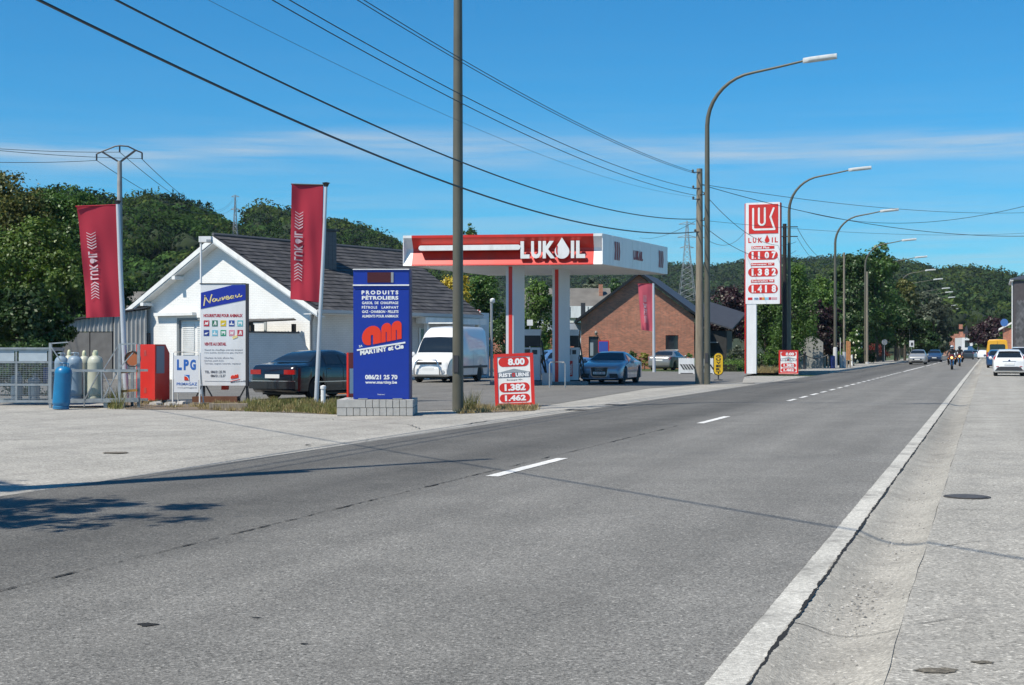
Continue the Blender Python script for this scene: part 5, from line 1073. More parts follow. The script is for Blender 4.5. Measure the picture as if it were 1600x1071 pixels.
for px, Z, lab in ((1257, 97, 'black bollard with hanging chain right of the small price board'),):
    p = P(px, 580, Z); t = thing('chain_post', lab, 'bollard', (p.x, p.y, 0)); m_ = MB(); m_.lathe([(.16, 0), (.1, .1), (.08, 1.1), (.13, 1.2), (.05, 1.32)], 10); m_.build('post', M_black, t, smooth=50)
    m_ = MB(); m_.tube([(-1.6+3.2*i/12*.5, 0, 1.1-1.0*(i/12)*(1-i/12)) for i in range(13)], .03, 5); m_.tube([(0+1.6*i/12, 0, 1.1-1.0*(i/12)*(1-i/12)) for i in range(13)], .03, 5); m_.build('chain', M_black, t)
p = P(1262, 560, 105); t = thing('white_shed', 'pale rendered hut under the birch tree', 'hut', (p.x-1.2, p.y, 0), -.2); m_ = MB(); m_.prism([(0, 0), (2.3, 0), (2.3, 2.0), (1.6, 2.55), (0, 1.9)], 0, 2); m_.build('wall', mat('render_grey', (.3, .3, .28), .8, var=.1), t); m_ = MB(); 
# concrete Y pole far left
Yp = P(187, 600, 75); t = thing('power_pole', 'concrete power pole with a wide V shaped crosshead behind the first banner', 'power pole', (Yp.x, Yp.y, 0)); k_ = 75/F
def yz(y): return H+(HY-y)*k_
m_ = MB(); m_.tube([(0, 0, 0), (0, 0, yz(252))], [.24, .12], 8); m_.build('shaft', mat('pale_concrete', (.33, .33, .32), .8, var=.15), t, smooth=60)
def yx(px): return (px-187)*k_
m_ = MB(); rect_tube(m_, (0, 0, yz(254)), (yx(212), 0, yz(235)), .09); rect_tube(m_, (0, 0, yz(254)), (yx(160), 0, yz(238)), .09); m_.build('arm', M_dark, t)
m_ = MB(); ar = [(151, 241), (160, 237), (180, 229), (187, 228), (200, 229), (212, 235), (222, 239)]; m_.tube([(yx(a), 0, yz(b)) for a, b in ar], .04, 5); m_.build('crosshead', M_dark, t)
for a, b in ((151, 241), (187, 228), (222, 239)): m_ = MB(); m_.tube([(yx(a), 0, yz(b)), (yx(a), 0, yz(b+10))], .045, 6); m_.build('insulator', M_dark, t)
for i, (a, b) in enumerate(((151, 251), (187, 238), (221, 248))):
    wire(Vector((Yp.x+yx(a), Yp.y, yz(b))), P((367, 366, 372)[i], (311, 308, 312)[i], 330), 3.2, .018, ('thin power line from the left tip of the V crosshead to the far pylon', 'thin power line from the middle of the V crosshead to the far pylon', 'thin power line from the right tip of the V crosshead to the far pylon')[i], group='power lines at the V crosshead'); 
    wire(Vector((Yp.x+yx(a), Yp.y, yz(b))), P(-300, (233, 200, 196)[i], 60), .3, .014, ('power line leaving the picture left, lowest at the crosshead', 'power line leaving the picture left, middle one at the crosshead', 'power line leaving the picture left, highest at the crosshead')[i], group='power lines at the V crosshead')
# lattice pylons
def lattice(px, ytop, ybase, Z, wb, label, arms):
    k_ = Z/F; p = P(px, ybase, Z); t = thing('lattice_pylon', label, 'pylon', p); h_ = (ybase-ytop)*k_; r_ = .4*k_
    def wd(u): return wb*k_*((1-u)**1.4*.9+.10)
    m_ = MB()
    for sx_, sy in ((1, 1), (1, -1), (-1, 1), (-1, -1)): m_.tube([(sx_*wd(u)/2, sy*wd(u)/2, h_*u) for u in np.linspace(0, .95, 8)]+[(0, 0, h_)], r_, 4)
    o = m_.build('leg', M_grey, t); m_ = MB(); n = 14
    for i in range(n):
        u0, u1 = (i/n)**.9*.95, ((i+1)/n)**.9*.95; a, b = wd(u0)/2, wd(u1)/2
        for s1, s2 in ((1, -1), (-1, 1)): m_.tube([(s1*a, -a, h_*u0), (s2*b, -b, h_*u1)], r_*.6, 3); m_.tube([(s1*a, a, h_*u0), (s2*b, b, h_*u1)], r_*.6, 3); m_.tube([(a, s1*a, h_*u0), (b, s2*b, h_*u1)], r_*.6, 3)
        m_.tube([(-a, -a, h_*u0), (a, -a, h_*u0)], r_*.6, 3)
    o = m_.build('lattice', M_grey, t); o['kind'] = 'stuff'
    for u, w_ in arms: m_ = MB(); m_.tube([(-w_*k_, 0, h_*u), (0, 0, h_*(u+.03)), (w_*k_, 0, h_*u)], r_*1.1, 4); m_.tube([(-w_*k_, 0, h_*u), (w_*k_, 0, h_*u)], r_, 4); m_.build('cross_arm', M_grey, t)
lattice(367.5, 305, 400, 330, 12, 'small distant steel lattice pylon left of the white gable', ((.97, 6), (.76, 7)))
lattice(1073.5, 345, 470, 300, 26, 'larger steel lattice pylon behind the brick house roof', ((.955, 13), (.79, 15), (.66, 11)))
# small lamp heads / mast lamps on left
q = P(323, 375, 45.5); t = thing('floodlight', 'white floodlight on a thin mast above the notice board for animal feed', 'floodlight', (q.x, q.y, 0)); k_ = 45.5/F
m_ = MB(); m_.tube([(-9*k_, 0, 0), (-9*k_, 0, H+(HY-376)*k_)], .035, 6); m_.build('mast', M_white, t); m_ = MB(); zz_ = H+(HY-375)*k_; m_.box(-11*k_, 8*k_, -.15, .15, zz_-4*k_, zz_+5*k_); m_.build('head', M_white, t); m_ = MB(); m_.box(1*k_, 8.2*k_, -.155, .155, zz_-4*k_, zz_); m_.build('lens', M_grey, t)
p = P(768, 560, 72); t = thing('mast_lamp', 'small grey lamp mast with bulb head left of the first canopy column', 'lamp mast', (p.x, p.y, 0)); k_ = 72/F; m_ = MB(); m_.tube([(0, 0, 0), (0, 0, H+(HY-472)*k_)], .07, 8); m_.build('mast', M_grey, t); m_ = MB(); m_.lathe([(.05, 0), (.13, .05), (.13, .2), (.02, .26)], 10, (.05, 0, H+(HY-474)*k_)); m_.build('bulb', M_white, t, smooth=60)
p = P(828, 500, 78); t = thing('notice_sign', 'small white notice panel on a post behind the first pump', 'notice', (p.x, p.y, 0)); k_ = 78/F; m_ = MB(); m_.box(-4.5*k_, 4.5*k_, -.02, .02, H+(HY-509)*k_, H+(HY-500)*k_); m_.build('panel', M_white, t); m_ = MB(); m_.tube([(0, .03, 0), (0, .03, H+(HY-500)*k_)], .03, 6); m_.build('post', M_grey, t)
p = P(745, 500, 74); t = thing('height_bar', 'red and white striped gallows bar above the white van', 'height bar', (p.x, p.y, 0)); k_ = 74/F
for i in range(8):
    m_ = MB(); z1 = H+(HY-486-i*2.3)*k_; m_.box(4*k_, 6*k_, -.03, .03, z1-2.3*k_, z1); m_.build('band', M_red if i % 2 else M_white, t)
for i in range(5): m_ = MB(); x = (-5+i*1.8)*k_; m_.box(x, x+1.8*k_, -.03, .03, H+(HY-486)*k_, H+(HY-484.4)*k_); m_.build('band', M_red if i % 2 == 0 else M_white, t)
m_ = MB(); m_.tube([(5*k_, .0, 0), (5*k_, .0, H+(HY-504)*k_)], .035, 6); m_.build('post', M_grey, t)

# ------------------------------------------------------------ flags
M_flag = bpy.data.materials.new('flag_cloth'); M_flag.use_nodes = True; MATS['flag_cloth'] = M_flag
N, L = nodes(M_flag); N.remove(N['Principled BSDF']); d = N.new('ShaderNodeBsdfDiffuse'); s_ = N.new('ShaderNodeBsdfTranslucent'); a = N.new('ShaderNodeMixShader'); a.inputs[0].default_value = .3
d.inputs[0].default_value = (.47, .050, .076, 1); s_.inputs[0].default_value = (.42, .05, .07, 1); L.new(d.outputs[0], a.inputs[1]); L.new(s_.outputs[0], a.inputs[2]); L.new(a.outputs[0], N['Material Output'].inputs[0])
M_flagtxt = mat('flag_print', (.52, .38, .42), .7)
M_flag3 = M_flag.copy(); M_flag3.name = 'flag_cloth_faded'
for n_ in M_flag3.node_tree.nodes:
    if n_.type in ('BSDF_DIFFUSE', 'BSDF_TRANSLUCENT'): n_.inputs[0].default_value = (.66, .13, .17, 1)
def flag(c, Z, polepts, label, seed, cxr, print_=True, pr=.035):
    """c: 4 image corners TL,TR,BR,BL"""
    p0 = P(polepts[-1][0], polepts[-1][1], Z); p0.z = 0; t = thing('banner_flag', label, 'banner flag', p0, 0, 'tall dark red banners on poles')
    def loc(px, py, dy=0): q = P(px, py, Z); return Vector((q.x-p0.x, dy, q.z))
    nu, nv = 24, 60; r = random.Random(seed); ph = r.uniform(0, 6)
    def surf(u, v):
        a = Vector(c[0]).lerp(Vector(c[1]), u); b = Vector(c[3]).lerp(Vector(c[2]), u); q = a.lerp(b, v)
        w = (1-(1-v)**2)*.9+.05; k = (1-u*.8)
        dy = (.10*math.sin(u*5+ph+v*2.4)*w+.055*math.sin(u*13+ph*2-v*4.5)*w+.04*math.sin(v*9+u*4+ph))*k + .12*w*k*math.sin(v*2+ph)
        return loc(q.x, q.y, dy)
    vs = [tuple(surf(i/nu, j/nv)) for j in range(nv+1) for i in range(nu+1)]; fs = [(j*(nu+1)+i, j*(nu+1)+i+1, (j+1)*(nu+1)+i+1, (j+1)*(nu+1)+i) for j in range(nv) for i in range(nu)]
    me = np_mesh('cloth', vs, fs); me.polygons.foreach_set('use_smooth', [True]*len(me.polygons)); link('cloth', me, t, M_flag if seed != 3 else M_flag3)
    def on(u, v, off=-.045):
        q = surf(u, v); return (q.x, q.y+off, q.z)
    def sub(mb, poly_uv): mb.add([on(u, v) for u, v in poly_uv], [tuple(range(len(poly_uv)))])
    uc, hw = cxr, .13
    segs = [('L', .660, .628), ('U', .622, .578), ('K', .570, .522), ('drop', .515, .470), ('I', .462, .448), ('L', .440, .408)]
    asp = 1
    for tx, va, vb in segs:
        mb = MB()
        if tx == 'drop':
            R = hw*.9; n = 16; sub(mb, [(uc-.03+R*.62*math.sin(a)*1.0+ (R*.9 if i == n//2 else 0)*0, (va+vb)/2+(va-vb)/2*math.cos(a)) for i, a in enumerate(np.linspace(0, -2*PI, n, endpoint=False))]); sub(mb, [(uc-.01, va), (uc-.01, vb), (uc+hw*1.05, (va+vb)/2)])
        else:
            v_, f_ = text_geo(tx, .03, 0, 1.0); fr = [q for q in v_ if q[2] > 0]; idx = {}
            a_, b_ = min(q[0] for q in v_), max(q[0] for q in v_); c_, d_ = min(q[1] for q in v_), max(q[1] for q in v_)
            out = [on(uc-hw+(q[1]-c_)/(d_-c_)*2*hw, va+(q[0]-a_)/(b_-a_)*(vb-va)) for q in v_]
            keep = [f for f in f_ if all(v_[i][2] > 0 for i in f)]; mb.add(out, keep)
        mb.build('letter', M_flagtxt, t)
    for k in range(6):
        for sgn, v0 in ((-1, .37), (1, .70)):
            v = v0+sgn*k*.026; th = .011*(1-.09*k); mb = MB(); h = hw*1.0; dv = -sgn*.022
            sub(mb, [(uc-h, v+sgn*-.0), (uc, v-dv*-1 if False else v+(-sgn)*.022), (uc+h, v), (uc+h, v+sgn*th), (uc, v+(-sgn)*.022+sgn*th), (uc-h, v+sgn*th)]); mb.build('chevron', M_flagtxt, t)
    mb = MB(); mb.tube([loc(c[0][0]-1, c[0][1]), loc(c[1][0]+4, c[1][1])], .022, 6); mb.build('top_arm', M_dark if seed == 2 else M_flag, t)
    mb = MB(); mb.tube([loc(*q) for q in polepts], [pr*(.75+.35*i/(len(polepts)-1)) for i in range(len(polepts))], 10); mb.build('pole', mat('banner_pole', (.56, .58, .61), .35, metal=.25, var=.05), t, smooth=60)
    q = loc(*polepts[0]); mb = MB(); mb.lathe([(.05, -.05), (.08, .02), (.11, .05), (.02, .07)], 10, (q.x, q.y, q.z)); mb.build('finial', M_dark, t)
    mb = MB(); mb.tube([loc(c[1][0], c[1][1]+2), loc(c[2][0], c[2][1])], .012, 5); mb.build('hem', M_flag, t)
    return t
def yb(Z): return HY+H*F/Z
Z1 = 38.5; flag([(119, 323), (181, 320.5), (187, 495), (134.5, 497)], Z1, [(184, 317), (188, 420), (192, 500), (198, yb(Z1))], 'dark red banner nearest the left edge beside the power pole', 1, .33, pr=.07)
Z2 = 37.2; flag([(456, 288), (505, 289.5), (501, 473), (451, 467)], Z2, [(509.5, 289), (505, 400), (500, 500), (494, yb(Z2))], 'dark red banner in front of the white house roof', 2, .26, pr=.055)
Z3 = 91.0; flag([(997, 444), (1020, 444), (1019.5, 518), (1002, 516)], Z3, [(1021, 443), (1021.5, 520), (1022, yb(Z3))], 'small bright red banner in front of the brick gable', 3, .42, pr=.10)
mb = MB(); mb.lathe([(.06, 0), (.06, .42), (.075, .43), (.075, .5), (.02, .52)], 12); o = mb.build('pipe_stub', M_white, None, smooth=50); o.location = G(505, 634); tag(o, 'short white pipe stub beside the foot of the second banner pole', 'pipe')

# ------------------------------------------------------------ left foreground objects
# gas bottle cage
c0 = G(-60, 633.5); kc = c0.y/F; t = thing('bottle_cage', 'galvanised mesh cage for gas bottles at the left edge', 'cage', (c0.x, c0.y, 0), 0); Wc = 137*kc; Hc = 86*kc; Dc = 1.1
def bar(mb, a, b, w=.04): rect_tube(mb, a, b, w)
for (x, y) in ((0, 0), (Wc, 0), (0, Dc), (Wc, Dc), (Wc*.625, 0), (Wc*.30, 0)): m_ = MB(); bar(m_, (x, y, .06), (x, y, Hc-.02)); m_.build('upright', M_galv, t)
for z in (.10, Hc*.37, Hc*.78, Hc): 
    for y in (0, Dc): m_ = MB(); bar(m_, (-.02, y, z), (Wc+.02, y, z), .045 if z > .2 else .06); m_.build('rail', M_galv, t)
    m_ = MB(); bar(m_, (Wc, 0, z), (Wc, Dc, z)); m_.build('rail', M_galv, t)
mb = MB(); mb.box(-.03, Wc+.03, -.05, Dc+.05, Hc+.02, Hc+.07); mb.build('roof', M_galv, t)
for a, b in ((.02, .30), (.31, .615), (.64, .99)): m_ = MB(); m_.box(Wc*a+.03, Wc*b-.03, -.01, 0.0, Hc*.80, Hc*.985); m_.build('head_panel', mat('panel_bluegrey', (.40, .46, .50), .5, var=.1), t)
mb = MB(); n = 58
for i in range(n): x = Wc*i/n; mb.box(x, x+.006, -.012, -.006, .12, Hc*.8)
for j in range(19): z = .12+(Hc*.8-.12)*j/19; mb.box(0, Wc, -.018, -.012, z, z+.006)
for i in range(18): y = Dc*i/18; mb.box(Wc+.02, Wc+.026, y, y+.006, .12, Hc*.8)
for j in range(19): z = .12+(Hc*.8-.12)*j/19; mb.box(Wc+.026, Wc+.032, 0, Dc, z, z+.006)
o = mb.build('wire_mesh', M_galv, t); o['kind'] = 'stuff'
def gas_bottle(loc, r, h, m, label, cap=None, tilt=(0, 0), group='gas bottles', capm=None, valve=True):
    t = thing('gas_bottle', label, 'gas bottle', loc, 0, group); t.rotation_euler = (tilt[0], tilt[1], 0)
    mb = MB(); mb.lathe([(r*.92, .0), (r*.95, .06), (r*.86, .075), (r, .13), (r*1.012, .16), (r, .19), (r, h*.80), (r*1.012, h*.81), (r, h*.83), (r*.93, h*.89), (r*.75, h*.94), (r*.45, h*.97), (r*.28, h*.98)], 28); mb.build('body', m, t, smooth=40)
    if cap: mb = MB(); mb.lathe([(r*.36, h*.97), (r*.38, h*1.01), (r*.34, h*1.05), (r*.22, h*1.09), (r*.05, h*1.10)], 16); mb.build('cap', capm or m, t, smooth=50)
    else:
        mb = MB(); mb.lathe([(.03, h*.97), (.03, h*1.03), (.045, h*1.035), (.045, h*1.06)], 10); mb.build('valve', M_alu, t, smooth=50)
        mb = MB(); mb.tube([(r*.5*math.cos(a), r*.5*math.sin(a), h*.95+.10) for a in np.linspace(.4, 5.6, 14)], .012, 5); mb.tube([(r*.5*math.cos(.4), r*.5*math.sin(.4), h*.93), (r*.5*math.cos(.4), r*.5*math.sin(.4), h*.95+.10)], .012, 5); mb.tube([(r*.5*math.cos(5.6), r*.5*math.sin(5.6), h*.93), (r*.5*math.cos(5.6), r*.5*math.sin(5.6), h*.95+.10)], .012, 5); mb.build('guard', m, t)
    return t
M_gb = mat('bottle_blue', (.010, .15, .32), .35, var=.1, scale=5, dirt=(.1, .16, .2), damt=.4)
M_gp = mat('bottle_paleblue', (.20, .28, .36), .45, var=.1, dirt=(.3, .3, .3), damt=.4); M_gc = mat('bottle_cream', (.46, .47, .38), .45, var=.06, dirt=(.25, .25, .2), damt=.4); M_gcap = mat('cap_cream', (.58, .58, .38), .5); M_gg = mat('bottle_grey', (.28, .29, .30), .5, var=.15)
cc0 = Vector((c0.x, c0.y, 0))
for i, (x, y, h, r, m__, lab) in enumerate(((3.05-.0, .35, .62, .15, M_gg, 'squat grey bottle inside the cage near its right post'), (2.62, .3, .58, .15, M_gg, 'squat grey bottle inside the cage right of the door post'), (2.2, .5, .6, .15, M_gg, 'squat grey bottle at the back of the cage'), (1.75, .35, .6, .15, M_gp, 'pale blue squat bottle at the left of the cage'), (1.3, .35, .66, .15, M_gp, 'pale blue squat bottle in the left bay of the cage'))):
    if x < Wc: gas_bottle(cc0+Vector((x, y, .13)), r, h, m__, lab, group='bottles inside the cage')
for i, (x, lab) in enumerate(((2.85, 'blue crate on the cage shelf behind the right bay mesh'), (1.9, 'blue crate on the cage shelf behind the left bay mesh'))):
    if x < Wc-.3:
        m_ = MB(); m_.box(0, .3, 0, .4, 0, .42); o = m_.build('crate', mat('crate_blue', (.02, .07, .28), .5), None); o.location = cc0+Vector((x, .6, Hc*.39)); tag(o, lab, 'crate')
# transport rack
g0 = G(76, 637.5); kr = g0.y/F; t = thing('cylinder_rack', 'galvanised steel transport rack holding tall gas cylinders', 'rack', (g0.x, g0.y, 0), 0)
def rx(px): return (px-76)*kr
def rz_(y): return H+(HY-y)*kr
Dr = 1.15
for (x, y, z1) in ((79, 0, 536), (187, 0, 537.5), (79, Dr, 560), (187, Dr, 560), (212.5, .25, 537.5)): m_ = MB(); rect_tube(m_, (rx(x), y, 0), (rx(x), y, rz_(z1)), .065); m_.build('post', M_galv, t)
for (a, ya, b, yb_, w_) in ((76, 627.5, 217, 625, .10), (79, 579, 213, 580, .06), (79, 537, 107, 535, .03), (187, 538.5, 212, 537, .035)): m_ = MB(); rect_tube(m_, (rx(a), -.01 if w_ < .09 else 0, rz_(ya)), (rx(b), -.01, rz_(yb_)), w_*.8, w_); m_.build('rail', M_galv, t)
for z in (627, 580): m_ = MB(); rect_tube(m_, (rx(79), Dr, rz_(z)), (rx(212), Dr, rz_(z)), .06); m_.build('rail', M_galv, t)
m_ = MB(); m_.box(rx(77), rx(189), .03, Dr, rz_(627)-.03, rz_(627)+.03); m_.build('deck', mat('deck_dark', (.1, .1, .1), .7), t)
for (a, ya, b, yb_) in ((132, 580, 132.5, 636), (159, 581, 160, 626), (80, 541, 98, 568), (184, 543, 163, 577), (133, 625, 155, 582), (162, 583, 184, 626), (208, 552, 188, 575), (163, 622, 182, 585)): m_ = MB(); rect_tube(m_, (rx(a), -.035, rz_(ya)), (rx(b), -.035, rz_(yb_)), .035, .025); m_.build('brace', M_galv, t)
for y_ in (581, 611): m_ = MB(); rect_tube(m_, (rx(188), .1, rz_(y_+1)), (rx(213), .1, rz_(y_-1)), .06); m_.build('strap_bar', mat('rusty_yellow', (.32, .17, .04), .7, var=.3), t)
for px in (164.5, 190): m_ = MB(); m_.box(rx(px)-.05, rx(px)+.05, .02, .12, 0, rz_(627)-.03); m_.build('foot', M_galv, t)
def bot(px, pyb, dY, pw, ytop, m__, lab, **k):
    Z = g0.y+dY; kk = Z/F; z0 = rz_(627)+.03 if dY > .1 else 0.003; zt = H+(HY-ytop)*kk; return gas_bottle(Vector(((px-800)*kk, Z, z0)), pw*kk/2, (zt-z0)/.98, m__, lab, **k)
bot(96, 0, .28+.2, 21, 556.5, M_gp, 'pale blue gas cylinder at the left end of the rack'); bot(117, 0, .42, 23, 556, M_gp, 'dull blue-grey gas cylinder right of the bright blue one'); bot(131.5, 0, .85, 17, 556, M_gc, 'cream gas cylinder at the back of the rack', cap=True, capm=M_gcap); bot(149, 0, .40, 24, 555.5, M_gc, 'tall cream gas cylinder with yellowish cap at the right of the rack', cap=True, capm=M_gcap); bot(108, 0, .85, 16, 555, M_gc, 'cream gas cylinder at the back left of the rack', cap=True, capm=M_gcap)
gb = gas_bottle(G(95, 640), 13*kr, 66*kr/.98, M_gb, 'bright blue gas cylinder leaning against the front of the rack', tilt=(-.06, .055))
p = P(208, 561, g0.y+.5); t = thing('orange_reel', 'orange cable reel on the rack beside the red cabinet', 'cable reel', p); m_ = MB(); m_.lathe([(.17, -.04), (.17, .04)], 20, axis='y'); m_.build('disc', mat('reel_orange', (.42, .13, .05), .6), t); m_ = MB(); m_.tube([(.19*math.cos(a), -.05, .19*math.sin(a)) for a in np.linspace(0, 2*PI, 20)], .022, 6); m_.build('rim', M_dark, t)
# red cabinet
p = G(213, 630); t = thing('red_cabinet', 'bright red metal cabinet with grey side panel beside the rack', 'cabinet', (p.x, p.y, .08), math.radians(-24)); kk = p.y/F; w = 33*kk/math.cos(math.radians(24+10)); w = 33*kk*1.09; d = .62; h = 87*kk
m_ = MB(); m_.box(0, w, 0, .03, 0, h); m_.build('door', M_red, t)
m_ = MB(); vs = [(0, .03, 0), (w, .03, 0), (w, d, 0), (0, d, 0), (0, .03, h), (w, .03, h), (w, d*.72, h), (0, d*.72, h), (w, d, h*.84), (0, d, h*.84)]
m_.add(vs, [(0, 3, 2, 1), (4, 5, 6, 7), (0, 1, 5, 4), (1, 2, 8, 6, 5), (2, 3, 9, 8), (3, 0, 4, 7, 9), (7, 6, 8, 9)]); m_.build('housing', M_red, t)
m_ = MB(); m_.box(w+.001, w+.012, .05, d*.62, h*.48, h*.97); m_.build('side_panel', mat('panel_grey', (.22, .24, .29), .4, metal=.2), t)
for z in (.80, .13): 
    for k in range(5): m_ = MB(); m_.box(w*.42, w*.55, -.008, .0, h*z+k*.03, h*z+k*.03+.014); m_.build('louvre', mat('louvre_pink', (.5, .12, .1), .5), t)
for x, y in ((.05, .06), (w-.15, .06), (.05, d-.15), (w-.15, d-.15)): m_ = MB(); m_.box(x, x+.1, y, y+.1, -.08, 0); m_.build('foot', M_concrete, t)
# LPG A board
p = G(270, 631.5); kk = p.y/F; t = thing('lpg_board', 'white a-board advertising gas between red cabinet and tall feed board', 'a-board', (p.x, p.y, 0), 0); w = 42*kk
def lz(y): return max(0, H+(HY-y)*kk)
mb = MB(); mb.tube([(0, 0, 0), (0, .03, lz(552)), (.04, .03, lz(550.5)), (w-.04, .03, lz(550.5)), (w, .03, lz(552)), (w, 0, 0)], .02, 8); mb.build('frame', M_white, t, smooth=60)
mb = MB(); mb.tube([(0.02, .55, 0), (.02, .05, lz(556))], .018, 6); mb.tube([(w-.02, .55, 0), (w-.02, .05, lz(556))], .018, 6); mb.build('rear_stay', M_white, t)
mb = MB(); mb.box(.03, w-.03, -.0, .02, lz(614), lz(556)); mb.build('face', mat('board_pale', (.76, .77, .79), .4), t); mb = MB(); mb.box(0.03, w-.03, -.012, -.001, lz(614), lz(613)); mb.build('edge', M_grey, t)
M_lpg = mat('lpg_blue', (.03, .14, .48), .4)
for ch, a, b in (('L', 276.5, 284), ('P', 287, 295), ('G', 297, 306)): text_part(t, ch, (a-270)*kk, (b-270)*kk, lz(578.5), lz(562), M_lpg, bold=.05, name='letter')
mb = MB(); mb.box(18*kk, 26*kk, -.006, 0, lz(594.5), lz(586)); mb.build('logo', M_lpg, t); mb = MB(); mb.prism([(18*kk, lz(594.5))]+[(18*kk+7*kk*math.cos(a), lz(594.5)+6.5*kk*math.sin(a)) for a in np.linspace(0, PI/2, 8)], -.010, -.006); mb.build('logo', M_ored, t)
mb = MB(); mb.tube([(18*kk+7.2*kk*math.cos(a), -.008, lz(594.5)+6.8*kk*math.sin(a)) for a in np.linspace(0, PI/2, 8)], .01, 5); mb.build('logo_arc', M_white, t)
text_part(t, 'PRIMAGAZ', 6*kk, 38*kk, lz(602.5), lz(598), M_lpg, bold=.01); text_part(t, 'www.primagaz.be', 7*kk, 38*kk, lz(607.5), lz(605), M_grey, bold=0)
# tall feed board
p = P(313, 604, 38.3); kk = 38.3/F; t = thing('feed_board', 'tall white board advertising animal feed with blue nouveau banner', 'advertising board', (p.x, 38.3, 0), 0)
def fx(v): return (260+v/4.87-313)*kk
def fz(v): return H+(HY-(420+v/4.87))*kk
x0, x1, zt, zb = fx(262), fx(603), fz(120), fz(890)
mb = MB(); mb.box(x0, x1, 0, .05, zb, zt); mb.build('face', M_wgloss, t)
mb = MB(); mb.box(x1+.001, x1+.07, -.02, .12, zb-.02, zt+.02); mb.box(x0-.03, x1, -.01, .07, zt+.001, zt+.03); mb.build('frame', M_dark, t)
for (a, b, c_) in ((268, 215, 1000), (300, 355, 990), (605, 548, 1000), (615, 630, 1030)): m_ = MB(); rect_tube(m_, (fx(a), .02, zb), (fx(b), .02, max(.02, fz(c_))), .035); m_.build('leg', M_black, t)
for a in (280, 610): m_ = MB(); m_.box(fx(a)-.03, fx(a)+.03, .06, .12, 0, zb+.1); m_.build('leg', M_dark, t)
m_ = MB(); m_.box(fx(205), fx(545), -.15, .35, .0, .16); m_.build('base_beam', mat('rust_brown', (.13, .055, .03), .85, var=.3), t)
m_ = MB(); m_.box(fx(400), fx(448), .3, .5, fz(925), fz(880)); m_.build('red_box', M_ored, t)
mb = MB(); mb.prism([(x0+.002, fz(307)), (x1-.002, fz(238)), (x1-.002, fz(124)), (fx(500), fz(126)), (x0+.002, fz(184))], -.008, 0); mb.build('banner', mat('nouveau_blue', (.012, .03, .33), .4), t)
# brush lettering: Nouveau
M_ylw = mat('letter_cream', (.80, .66, .30), .5)
def fp(a, b): return (fx(a), fz(b))
def brush(name_pts, ws): 
    mb = MB(); 
    for pts in name_pts: 
        pp = [fp(a, b) for a, b in pts]
        # smooth
        sm = []
        for i in range(len(pp)-1):
            q0 = pp[max(i-1, 0)]; q1 = pp[i]; q2 = pp[i+1]; q3_ = pp[min(i+2, len(pp)-1)]
            for k in range(4):
                s = k/4; sm.append(tuple(.5*((2*q1[j])+(-q0[j]+q2[j])*s+(2*q0[j]-5*q1[j]+4*q2[j]-q3_[j])*s*s+(-q0[j]+3*q1[j]-3*q2[j]+q3_[j])*s**3) for j in (0, 1)))
        sm.append(pp[-1]); d0 = (Vector(sm[-1])-Vector(sm[0])).normalized()
        w_ = []
        for i in range(len(sm)):
            a = Vector(sm[max(i-1, 0)]); b = Vector(sm[min(i+1, len(sm)-1)]); dd = (b-a).normalized(); w_.append(ws*(.55+.75*abs(dd.y+.35*dd.x)))
        ribbon(mb, sm, w_, -.014, -.008)
    return mb
for strokes in ([[(285, 283), (292, 240), (296, 208)], [(291, 203), (310, 238), (330, 262)], [(330, 264), (338, 225), (347, 196)]], [[(362, 228), (352, 240), (358, 252), (372, 246), (376, 232), (364, 227)]], [[(386, 228), (384, 242), (396, 246), (408, 232)], [(410, 222), (409, 236), (416, 242)]], [[(424, 216), (430, 238), (446, 212)]], [[(456, 224), (474, 218), (468, 208), (456, 216), (456, 232), (472, 232), (484, 222)]], [[(510, 208), (496, 208), (488, 220), (496, 228), (510, 214)], [(511, 204), (509, 220), (517, 226)]], [[(530, 200), (528, 214), (540, 218), (552, 204)], [(556, 192), (553, 208), (564, 214), (576, 204)]]): brush(strokes, .024).build('letter', M_ylw, t)
M_txr = mat('text_red', (.42, .03, .05), .5); M_txg = mat('text_grey', (.3, .3, .32), .5); M_txd = mat('text_dark', (.08, .08, .1), .5)
def fl(s, a, b, y0, y1, m__, bold=.01): text_part(t, s, fx(a), fx(b), fz(y1), fz(y0), m__, bold=bold)
fl('NOURRITURE POUR ANIMAUX', 283, 580, 345, 370, M_txr, .04); fl('VENTE AU DETAIL', 288, 455, 562, 586, M_txr, .04)
fl('Gazoil de chauffage, pétrole lampant', 290, 582, 612, 628, M_txg, 0); fl('1ère qualité, bonbonnes gaz, charbon', 290, 582, 634, 648, M_txg, 0); fl('Charbon de bois, allume feu,', 290, 512, 672, 688, M_txg, 0); fl('bûches, petit bois,', 290, 438, 694, 710, M_txg, 0); fl('Terreau, engrais naturels, copeaux', 290, 565, 716, 732, M_txg, 0)
fl('TEL. 086/21.25.70', 292, 450, 776, 796, M_txd, .02); fl('086/21.12.37', 337, 450, 806, 826, M_txd, .02)
cols = [(.5, .03, .05), (.02, .16, .09), (.68, .5, .03), (.02, .06, .30), (.12, .45, .50)], [(.02, .05, .26), (.2, .5, .62), (.02, .3, .16), (.68, .28, .36), (.5, .03, .05)]
shapes = [[(.1, .2), (.3, .55), (.2, .8), (.45, .65), (.7, .7), (.85, .9), (.8, .35), (.6, .2), (.45, .35)], [(.45, .9), (.75, .8), (.8, .2), (.6, .15), (.55, .5), (.35, .15), (.2, .15), (.4, .6)], [(.1, .3), (.5, .25), (.9, .6), (.55, .55), (.3, .5)], [(.1, .25), (.9, .2), (.85, .45), (.6, .4), (.55, .8), (.4, .85), (.35, .45), (.15, .5)], [(.1, .75), (.85, .8), (.9, .5), (.8, .15), (.7, .15), (.68, .45), (.35, .45), (.32, .15), (.22, .15), (.2, .5)]]
